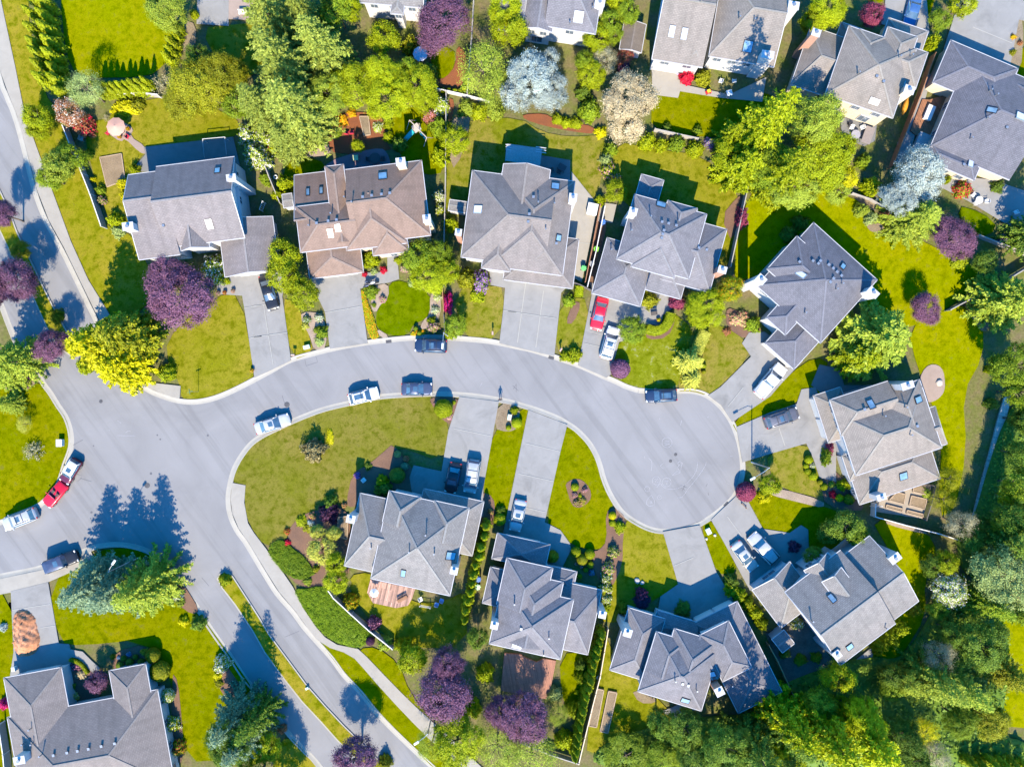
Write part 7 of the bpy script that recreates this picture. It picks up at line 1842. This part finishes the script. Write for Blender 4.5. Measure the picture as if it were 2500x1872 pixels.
B2 490 1140 38 s .8 g_salmon5 | salmon-flowering shrub left of the dark purple shrub
B2 275 1275 34 s .7 yg_red5 | red-and-yellow flowering shrub above the larger juniper bank
B2 280 1368 34 s .7 red_red4 | red azalea at the top of the juniper bank
B2 755 1055 28 s .7 g_salmon5 | salmon flowers in the dark bark left of the deck house
B2 400 1190 62 s .7 yg | low spreading bright shrub inside the curved bark path
B2 450 1240 55 s .7 ol | low olive shrub inside the curved bark path
B2 475 1205 38 s .6 sil | small silvery shrub inside the curved bark path
B2 520 1590 36 s .8 ol | small olive shrub beside the lower juniper edge
B2 490 585 112 s 3.0 bro | round brownish-olive shrub on the island lawn
B2 640 480 38 s .5 gold 85 | golden groundcover beside the brownish shrub on the island lawn
B2 1595 240 80 k 2.4 hg | yellow-green clipped ball by the kerb at the island drive
B2 1645 310 34 s .5 lf_pink6 | pink flowers beside the yellow-green clipped ball
B2 1685 185 22 s .6 yg | tiny bright shrub at the kerb corner of the island drive
B2 1525 195 18 s .5 g_pink6 | tiny pink flowers left of the yellow-green clipped ball
C2 55 255 42 s 1 hg | yellow-green shrub at the top of the gravel bed between island drives
C2 75 360 46 k 1.2 yg | large clipped ball in the gravel bed between island drives
C2 5 400 24 k .8 yg | small clipped ball in the gravel bed between island drives
B2 1075 850 62 s 1.7 yg | bright yellow shrub in the deck house front bed
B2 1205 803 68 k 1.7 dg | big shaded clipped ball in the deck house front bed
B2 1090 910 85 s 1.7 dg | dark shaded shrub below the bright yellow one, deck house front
B2 868 805 34 s .8 dpl_purple7 | vivid purple flowering ball left of the deck house bed
B2 1208 622 32 k .8 sage | grey ball in the shade of the deck house, leftmost
B2 1280 662 28 k .7 rb | brownish ball in the shade of the deck house
B2 1270 725 34 k .8 bg | blue-green ball in the shade of the deck house
B2 960 725 40 s .7 dg | dark low shrub at the edge of the deck house bed
B2 1075 1165 1 s .1 dg | x
B2 2070 1172 54 k 1.6 hg | yellow-green clipped ball heading the left conifer row
B2 2075 1100 45 s 1.2 dg | dark shrub above the yellow-green clipped ball
B2 1995 1110 32 s .8 g_salmon4 | salmon-flowering shrub right of the deck house garage
@A3 1370 60 275 f 13.6 lf | pale green fir by the boulevard, right one of three corner firs
@A3 1150 90 265 f 12.2 bg | blue-green fir by the lower left corner, middle of three
@A3 930 70 275 f 12.4 bg | blue-green fir by the lower left corner, left of three
A3 1400 235 62 s 1.6 hg | yellow-green shrub right of the three corner firs
A3 1490 225 55 s 1.3 lf_white5 | white-flowering shrub right of the yellow-green shrub by the firs
A3 1510 275 45 s 1 lf | pale ground shrub below the white-flowering shrub
A3 1330 268 38 s .6 g_pink6 | pink flower patch at the foot of the corner firs
A3 1545 435 50 s 1.1 gold | golden shrub on the bank beside the boulevard
A3 1660 450 75 s 1.7 dg | dark green shrub beside the golden one on the bank
A3 1860 800 84 s 2 lf_white4 | white-flowering round shrub by the shaded boulevard kerb
A3 1830 895 45 s .7 gold | golden groundcover below the white-flowering round shrub
A3 1840 950 45 s .8 ol | olive tuft below the golden groundcover
A3 1890 85 64 s 1.5 hg | yellow-green shrub on the nose of the lower median
A3 1950 1270 225 f 13.5 bg | blue-green fir right of the mulch-heap house
A3 2050 1430 210 f 13.5 bg | lower blue-green fir right of the mulch-heap house
B3 0 1270 180 f 12.5 dg | dark fir beside the shaded boulevard
B3 80 1490 160 b 6 yg | green tree on the verge at the bottom left
A3 2090 1560 130 b 6 yg | bright tree at the bottom edge right of the mulch-heap house
@A3 2080 1230 190 b 12 dg | dark broad tree behind the blue-green firs by the boulevard
@B3 240 1850 220 b 12 dg | broad tree beyond the lower edge shading the boulevard
@B3 90 1640 180 b 11 dg | dark tree on the lower left verge shading the boulevard
B3 235 1340 45 s 1.2 rb | reddish shrub at the kerb of the bottom verge
A3 1345 850 85 k 2.1 ol | large olive clipped ball right of the mulch-heap house
A3 1285 715 62 k 1.9 ol | upper olive clipped ball right of the mulch-heap house
A3 1210 690 34 s 1 lf | small pale shrub left of the upper olive clipped ball
A3 1410 1055 62 k 1.7 lf_white3 | white-flecked clipped ball right of the mulch-heap house
A3 1445 1300 76 s 1.9 yg_white2 | white-dotted shrub below the white-flecked clipped ball
A3 1490 1500 78 s 1.8 ol_red2 | brown-green shrub at the lower right of the mulch-heap house
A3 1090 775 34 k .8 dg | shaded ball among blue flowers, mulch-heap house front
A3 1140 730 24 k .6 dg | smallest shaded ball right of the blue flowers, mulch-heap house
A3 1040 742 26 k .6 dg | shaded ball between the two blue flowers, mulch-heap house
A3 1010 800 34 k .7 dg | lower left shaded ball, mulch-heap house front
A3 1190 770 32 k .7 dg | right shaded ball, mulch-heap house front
A3 945 730 28 s .7 ol | olive tuft left of the blue flowers, mulch-heap house
A3 1080 705 24 s .6 bg_blue7 | upper blue flowering ball, mulch-heap house front
A3 998 733 19 s .5 bg_blue7 | lower blue flowering ball, mulch-heap house front
A3 815 930 105 b 4 pl | purple plum over the mulch-heap house roof
A3 640 810 58 s .7 dpl_pink3 50 | pink heather inside the thin curved hedge
A3 680 880 50 s .6 bei | pale heather inside the thin curved hedge
A3 615 1068 50 s 1 bei_yellow4 | yellowish shrub in the courtyard of the mulch-heap house
A3 560 870 28 s .8 yg | bright shrub left of the thin curved hedge
A3 600 985 40 s .8 dg | shaded shrub in the courtyard of the mulch-heap house
A3 30 1130 56 s 1.3 red_magenta7 | magenta azalea at the left edge
A3 8 1310 32 s .8 g_pink6 | pink azalea at the left edge below the magenta one
A3 20 480 40 s .9 sil | silvery shrub on pebbles at the left edge
A2 205 370 68 w 2.6 py | small pale green tree on the left junction lawn
A2 262 605 90 z 2.2 gr | small grey twiggy tree on the left junction lawn
A2 70 200 110 f 5 lf | pale fir at the upper corner of the left junction lawn
B3 855 1570 190 p 8.8 pl | purple street plum on the lower median at the bottom
@B3 1110 1600 70 s 2 ol | small dark street shrub on the lower median
D2 395 668 36 k 1.1 yg | clipped ball by the tan house lawn, first from top
D2 372 722 25 k .8 hg | clipped ball by the tan house lawn, second from top
D2 385 768 29 k .9 hg | clipped ball by the tan house lawn, third from top
D2 432 808 37 k 1.1 yg | clipped ball by the tan house lawn, fourth from top
D2 490 858 24 k .7 ol | clipped ball by the tan house lawn, fifth from top
D2 525 897 31 k 1.0 hg | clipped ball by the tan house lawn, lowest
D2 600 962 38 s .9 red_red4 | red-leaved shrub in the tan house front bed
D2 655 992 33 k 1.0 gold | golden ball right of the red-leaved shrub
D2 735 1005 45 k 1.3 g | dark green ball right of the golden ball
D2 690 885 58 s 1.2 yg | bright shrub beside the tan house porch
D2 740 890 32 k .9 yg | bright ball beside the tan house porch
D2 590 880 36 s .6 lf | low pale shrub in the tan house front bed
D2 550 650 46 s 2 g 90 | upright dark green shrub by the tan house entrance
D2 580 580 34 s 1.6 mg 60 | purple-red upright shrub by the tan house entrance
D2 430 720 30 s .6 sage_white3 | pale-flowering tuft beside the clipped balls, tan house
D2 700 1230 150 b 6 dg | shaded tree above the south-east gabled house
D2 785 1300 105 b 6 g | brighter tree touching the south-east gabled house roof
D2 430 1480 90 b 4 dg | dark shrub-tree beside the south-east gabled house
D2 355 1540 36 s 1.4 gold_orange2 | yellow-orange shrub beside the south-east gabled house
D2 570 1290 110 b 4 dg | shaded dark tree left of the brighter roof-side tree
D2 280 1410 60 s 1.3 dpl | dark purple shrub by the south-east drive pad
D2 1400 950 60 s .7 lf | low herbs along the right side of the vegetable fence
D2 1570 830 110 w 5 ol | thin olive tree between vegetable beds and boardwalk
D2 1520 1000 100 w 5 ol | lower thin olive tree between vegetable beds and boardwalk
D2 1660 1200 120 w 7 gr | grey sparse tree at the lower end of the boardwalk
D2 1750 1330 120 b 6 dg | dark tree below the lower end of the boardwalk
D3 310 450 60 s 1.8 lf_white3 | pale-flowering shrub in the shaded south-east side yard
D3 1100 580 90 s 2.2 yg | bright shrub along the south-east house, middle one
D3 1180 500 85 s 2.2 yg | bright shrub along the south-east house, upper one
D3 1010 640 85 s 2 yg | bright shrub along the south-east house, lower one
D3 1560 170 150 b 6 lf_white4 | white-blossoming tree at the edge of the right wood
D3 1480 320 95 b 5 g | green tree below the white-blossoming tree
D3 2010 40 290 b 11 sage | broad sage-green tree at the right edge
D2 1540 1530 110 b 6 hg | yellow-green tree left of the broad sage-green tree
D2 1420 1560 95 b 5 dg | dark shrub-tree at the right edge of the yellow lawn
D3 1900 290 190 f 11 g | mid green fir below the broad sage-green tree
D3 2130 360 140 f 10 g | green fir at the right edge below the sage-green tree
D3 1830 620 240 b 10 dg | big dark tree in the middle of the right wood
D3 1600 520 120 b 8 dg | dark tree left of the big dark tree
D3 2080 880 190 f 10 ol | olive-green fir at the right edge, lower wood
D3 1480 700 130 w 8 gr | greyish sparse tree in the lower right wood
D3 1480 950 240 f 13 lf | pale green fir in the centre of the lower right wood
D3 1700 1010 200 f 12 lf | pale green fir with long boughs in the lower right wood
D3 1250 930 130 b 7 lf | rounded pale tree left of the pale firs
D3 1080 880 120 b 6 dg | dark round tree beside the curved footpath
D3 1090 1000 110 b 5 g | green tree below the dark round tree
D3 1650 1240 170 b 8 g | green tree below the pale firs
D3 1900 1250 180 b 8 ol | olive tree at the lower right of the wood
D3 1350 1360 130 w 5 gold | thin yellow tree on the lower verge of the wood
D3 640 890 140 b 8 by | bright tree below the south-east house patio
@D3 400 1270 190 f 14 g | tall fir standing behind the bright-tipped maples, shading the slab yard
D3 480 1120 150 b 8 g | green tree in the bottom wood below the patio
D3 240 1290 220 y 15 by | bright-tipped maple in the bottom wood, left
D3 540 1380 270 y 16 by | bright-tipped maple in the bottom wood, centre
D3 820 1240 180 b 11 by | bright-tipped maple in the bottom wood, right
D3 880 1430 260 y 15 by | lower right bright-tipped maple in the bottom wood
D3 200 1530 170 b 9 by | lower left bright-tipped maple in the bottom wood
D3 1150 1400 170 b 9 dg | dark tree right of the bright-tipped maples
D3 1250 1600 160 b 8 dg | dark tree at the bottom edge right of the maples
D3 1450 1540 120 w 6 gr | grey-green sparse tree at the bottom edge
@D3 90 1180 210 f 15 dg | tall dark conifer right of the angled house end
@C3 1960 1330 230 f 18 dg | tall dark conifer whose shadow falls on the angled house roof
C3 1820 1480 240 b 11 dg | large dark tree below the angled house
C3 1500 1330 190 b 8 dg | dark tree under the angled house bay
C3 1290 1270 130 b 7 dg | dark tree left of the angled house bay
C3 1000 1560 220 b 4 g | low dark green thicket at the bottom, left part
C3 1290 1610 190 b 4 g | low dark green thicket at the bottom, right part
@C3 2200 1420 180 f 13 dg | slimmer dark conifer right of the angled house roof shadow
A1 -60 860 150 p 9 pl | purple street plum half hidden beyond the left edge
C3 1080 1600 55 s 3.5 gold | golden shrub on top of the bottom thicket
C3 1600 1620 190 b 9 dg | dark tree at the bottom edge below the angled house
D2 2060 1380 210 f 12 dg | dark fir behind the boardwalk, lower
D2 2110 1150 150 b 10 dg | dark tree right of the boardwalk, lower
D2 2180 880 150 b 10 g | mid green tree right of the boardwalk, middle
D2 2210 620 140 b 10 dg | dark tree right of the boardwalk, upper
D2 2240 330 140 b 10 dg | dark tree right of the boardwalk top
D2 2180 100 150 b 9 g | green tree at the right edge above the boardwalk trees
D2 2040 1230 110 b 8 g | green tree overhanging the boardwalk's lower end
D2 2060 985 70 b 6 yg | small sunlit tree between boardwalk trees
D2 1950 200 55 s 2 dg | round dark shrub at the boardwalk top
D3 1300 330 70 s 2 ol | olive shrub at the right corner of the south-east house
'''
SEEN = set()
for ln in PL.strip().split('\n'):
    a, lb = [q.strip() for q in ln.split('|')][:2]
    if lb == 'x': continue
    q = a.split()
    grp = {'b': 'broadleaf trees', 'p': 'purple plum trees', 'f': 'fir trees', 'y': 'golden cypresses', 's': 'garden shrubs', 'k': 'clipped ball shrubs', 'w': 'sparse pale trees', 'z': 'twiggy grey plants'}[q[4]]
    plant(q[0], float(q[1]), float(q[2]), float(q[3]), q[4], float(q[5]), q[6], lb, grp, ry=float(q[7]) if len(q) > 7 else None)
ORD = 'first second third fourth fifth sixth seventh eighth ninth tenth eleventh twelfth thirteenth fourteenth fifteenth sixteenth seventeenth eighteenth nineteenth twentieth'.split()
def row(tile, pts, r, h, col, text, group, kind='c'):
    for i in range(0, len(pts), 2):
        plant(tile, pts[i], pts[i+1], r*(1+.12*math.sin(i*2.3)), kind, h*(1+.07*math.sin(i*1.7)), col, text.format(ORD[i//2]), group)
row('A0', (305, 20, 290, 130, 305, 265, 320, 385, 345, 470, 350, 560, 380, 680), 62, 5.2, 'hg', '{} conifer from the top in the left row of the boulevard hedge', 'conifers of the boulevard hedge')
row('A0', (385, 40, 400, 150, 415, 255, 440, 365, 455, 480, 480, 590, 500, 690, 540, 790), 66, 5.2, 'hg', '{} conifer from the top in the right row of the boulevard hedge', 'conifers of the boulevard hedge')
row('A0', (830, 740, 880, 735, 930, 745, 985, 745, 1040, 740, 1090, 730, 1140, 725, 1190, 715, 1245, 700), 45, 4.2, 'hg', '{} conifer from the left in the back row below the top lawn', 'conifers along the top lawn')
row('A0', (850, 790, 910, 790, 965, 785, 1020, 778, 1075, 772, 1130, 765, 1185, 760, 1240, 750), 42, 3.4, 'hg', '{} conifer from the left in the front row below the top lawn', 'conifers along the top lawn')
row('A0', (1490, 230, 1480, 300, 1455, 370, 1440, 440, 1425, 500), 50, 4.2, 'hg', '{} conifer from the top at the right end of the top lawn', 'conifers along the top lawn')
row('B0', (1595, 765, 1643, 763, 1692, 770, 1735, 775, 1770, 745, 1785, 700), 24, .95, 'yg', '{} small yellow shrub from the left behind the white low fence', 'small yellow shrubs on red bark', 'k')
row('C3', (785, 530, 768, 590, 748, 650, 735, 708, 716, 770, 708, 838, 692, 908, 675, 975, 655, 1035, 642, 1095, 627, 1160, 615, 1228, 602, 1298, 590, 1365, 580, 1430, 573, 1492, 560, 1550), 47, 4.6, 'hg', '{} conifer from the top in the long row beside the cream-topped fence', 'conifers beside the cream-topped fence')
row('B2', (1955, 1225, 1940, 1310, 1912, 1400, 1895, 1475, 1868, 1545, 1855, 1615), 52, 4.6, 'hg', '{} conifer from the top in the row right of the deck house', 'conifers right of the deck house')
row('B3', (1850, 30, 1838, 100, 1825, 170, 1805, 245, 1785, 325, 1778, 405), 52, 4.6, 'hg', '{} conifer from the top in the lower half of the deck house row', 'conifers right of the deck house')
row('D3', (1750, 1620, 1840, 1630, 1930, 1625, 2020, 1630, 2110, 1635, 2200, 1640), 60, 4.0, 'hg', '{} conifer from the left along the bottom right edge', 'conifers at the bottom right edge')
# hedges and carpets of plants
leafy_path('clipped_hedge', TL('C1', 1160, 1170, 1230, 1190, 1300, 1165, 1345, 1110, 1365, 1040), 1.25, 1.15, leafm('yg'), 'clipped yellow-green hedge curving round the slate-blue house path')
leafy_path('clipped_hedge', TL('C1', 1650, 1195, 1610, 1280, 1570, 1380), 1.5, 1.5, leafm('py'), 'pale yellow clipped hedge between two front lawns')
leafy_path('clipped_hedge', TL('C1', 600, 815, 592, 905), 1.1, 1.1, leafm('yg'), 'short clipped hedge right of the wide three-lane driveway')
leafy_path('clipped_hedge', TL('A3', 598, 742, 660, 760, 715, 800, 752, 860), .42, .6, leafm('hg'), 'thin yellow curved hedge by the mulch-heap house path')
leafy_patch('juniper_bank', TL('B2', 100, 1420, 215, 1325, 290, 1370, 345, 1420, 420, 1470, 500, 1580, 520, 1630)+TL('B3', 530, 20, 400, 90, 260, 20, 190, -60), .75, leafm('jun'), 'upper dark green creeping juniper bank beside the sidewalk', 'groundcover', 420, .11, 4, None, 1.6)
leafy_patch('juniper_bank', TL('B3', 330, 145, 440, 155, 540, 120, 640, 150, 720, 235, 800, 320, 1000, 520, 1010, 560, 890, 660, 700, 605, 560, 510, 420, 310), .8, leafm('jun'), 'lower larger creeping juniper bank below the white-topped fence', 'groundcover', 420, .11, 9, None, 1.6)
leafy_patch('flower_carpet', TL('B1', 890, 840, 930, 850, 960, 950, 1010, 1060, 1040, 1180, 1060, 1250, 965, 1265), .35, leafm('yg_orange5'), 'orange and yellow flower carpet beside the brown house drive', 'flower bed', 160, .14, 5)
leafy_patch('flower_carpet', TL('B1', 1320, 1195, 1440, 1165, 1450, 1220, 1320, 1235), .3, leafm('yg_orange5'), 'small orange flower carpet at the kerb below the dark lawn', 'flower bed', 160, .14, 6)
leafy_patch('flower_carpet', TL('D2', 2000, 640, 2060, 620, 2100, 680, 2040, 700), .4, leafm('sage_white4'), 'pale flowering patch in the dark wood beside the boardwalk', 'flower bed', 90, .16, 7)
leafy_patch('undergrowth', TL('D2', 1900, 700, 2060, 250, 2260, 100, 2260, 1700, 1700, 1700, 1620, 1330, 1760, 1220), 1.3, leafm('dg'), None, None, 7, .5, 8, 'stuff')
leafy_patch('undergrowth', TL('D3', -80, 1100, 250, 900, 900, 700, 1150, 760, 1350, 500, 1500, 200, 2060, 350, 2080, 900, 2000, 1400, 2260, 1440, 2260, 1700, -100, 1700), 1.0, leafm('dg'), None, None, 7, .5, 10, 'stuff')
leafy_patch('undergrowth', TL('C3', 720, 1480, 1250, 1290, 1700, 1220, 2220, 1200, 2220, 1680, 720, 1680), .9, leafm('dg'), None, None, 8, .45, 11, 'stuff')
# ================================================================== LIGHT AND CAMERA
EL, AZ = 43.0, 180.0
w = bpy.data.worlds.new('World'); SC.world = w; w.use_nodes = True
nt = w.node_tree; bg = nt.nodes['Background']
sky = nt.nodes.new('ShaderNodeTexSky'); sky.sky_type = 'NISHITA'; sky.sun_disc = False
sky.sun_elevation = R(EL); sky.sun_rotation = R(180); sky.air_density = 1.0; sky.dust_density = .3; sky.ozone_density = 2.0; sky.altitude = 100
hs = nt.nodes.new('ShaderNodeHueSaturation'); hs.inputs['Saturation'].default_value = SKYSAT
nt.links.new(sky.outputs['Color'], hs.inputs['Color']); nt.links.new(hs.outputs['Color'], bg.inputs['Color']); bg.inputs['Strength'].default_value = SKYSTR
sun = bpy.data.lights.new('sun', 'SUN'); sun.energy = 3.5; sun.angle = R(.53); sun.color = (1.0, .875, .66)
so = link(bpy.data.objects.new('sun', sun)); so.rotation_euler = (R(90-EL), 0, R(0))
so.location = (0, -60, 80)
cam = bpy.data.cameras.new('camera'); cam.sensor_width = 36; cam.sensor_fit = 'HORIZONTAL'; cam.lens = 36*CAMH/(2500*MPP); cam.clip_end = 3000; cam.clip_start = 1
co = link(bpy.data.objects.new('camera', cam)); co.location = (0, 0, CAMH); co.rotation_euler = (0, 0, 0)
SC.camera = co
vs = SC.view_settings; vs.view_transform = 'Standard'; vs.look = 'None'; vs.gamma = 1; vs.use_curve_mapping = False; vs.exposure = EXPO
SC.cycles.max_bounces = 6; SC.cycles.diffuse_bounces = 3; SC.cycles.transparent_max_bounces = 6
bpy.context.view_layer.update()
for o in list(SC.objects):      # a part may not stand alone
    if o.type == 'EMPTY' and o.parent is None and not o.children: bpy.data.objects.remove(o)
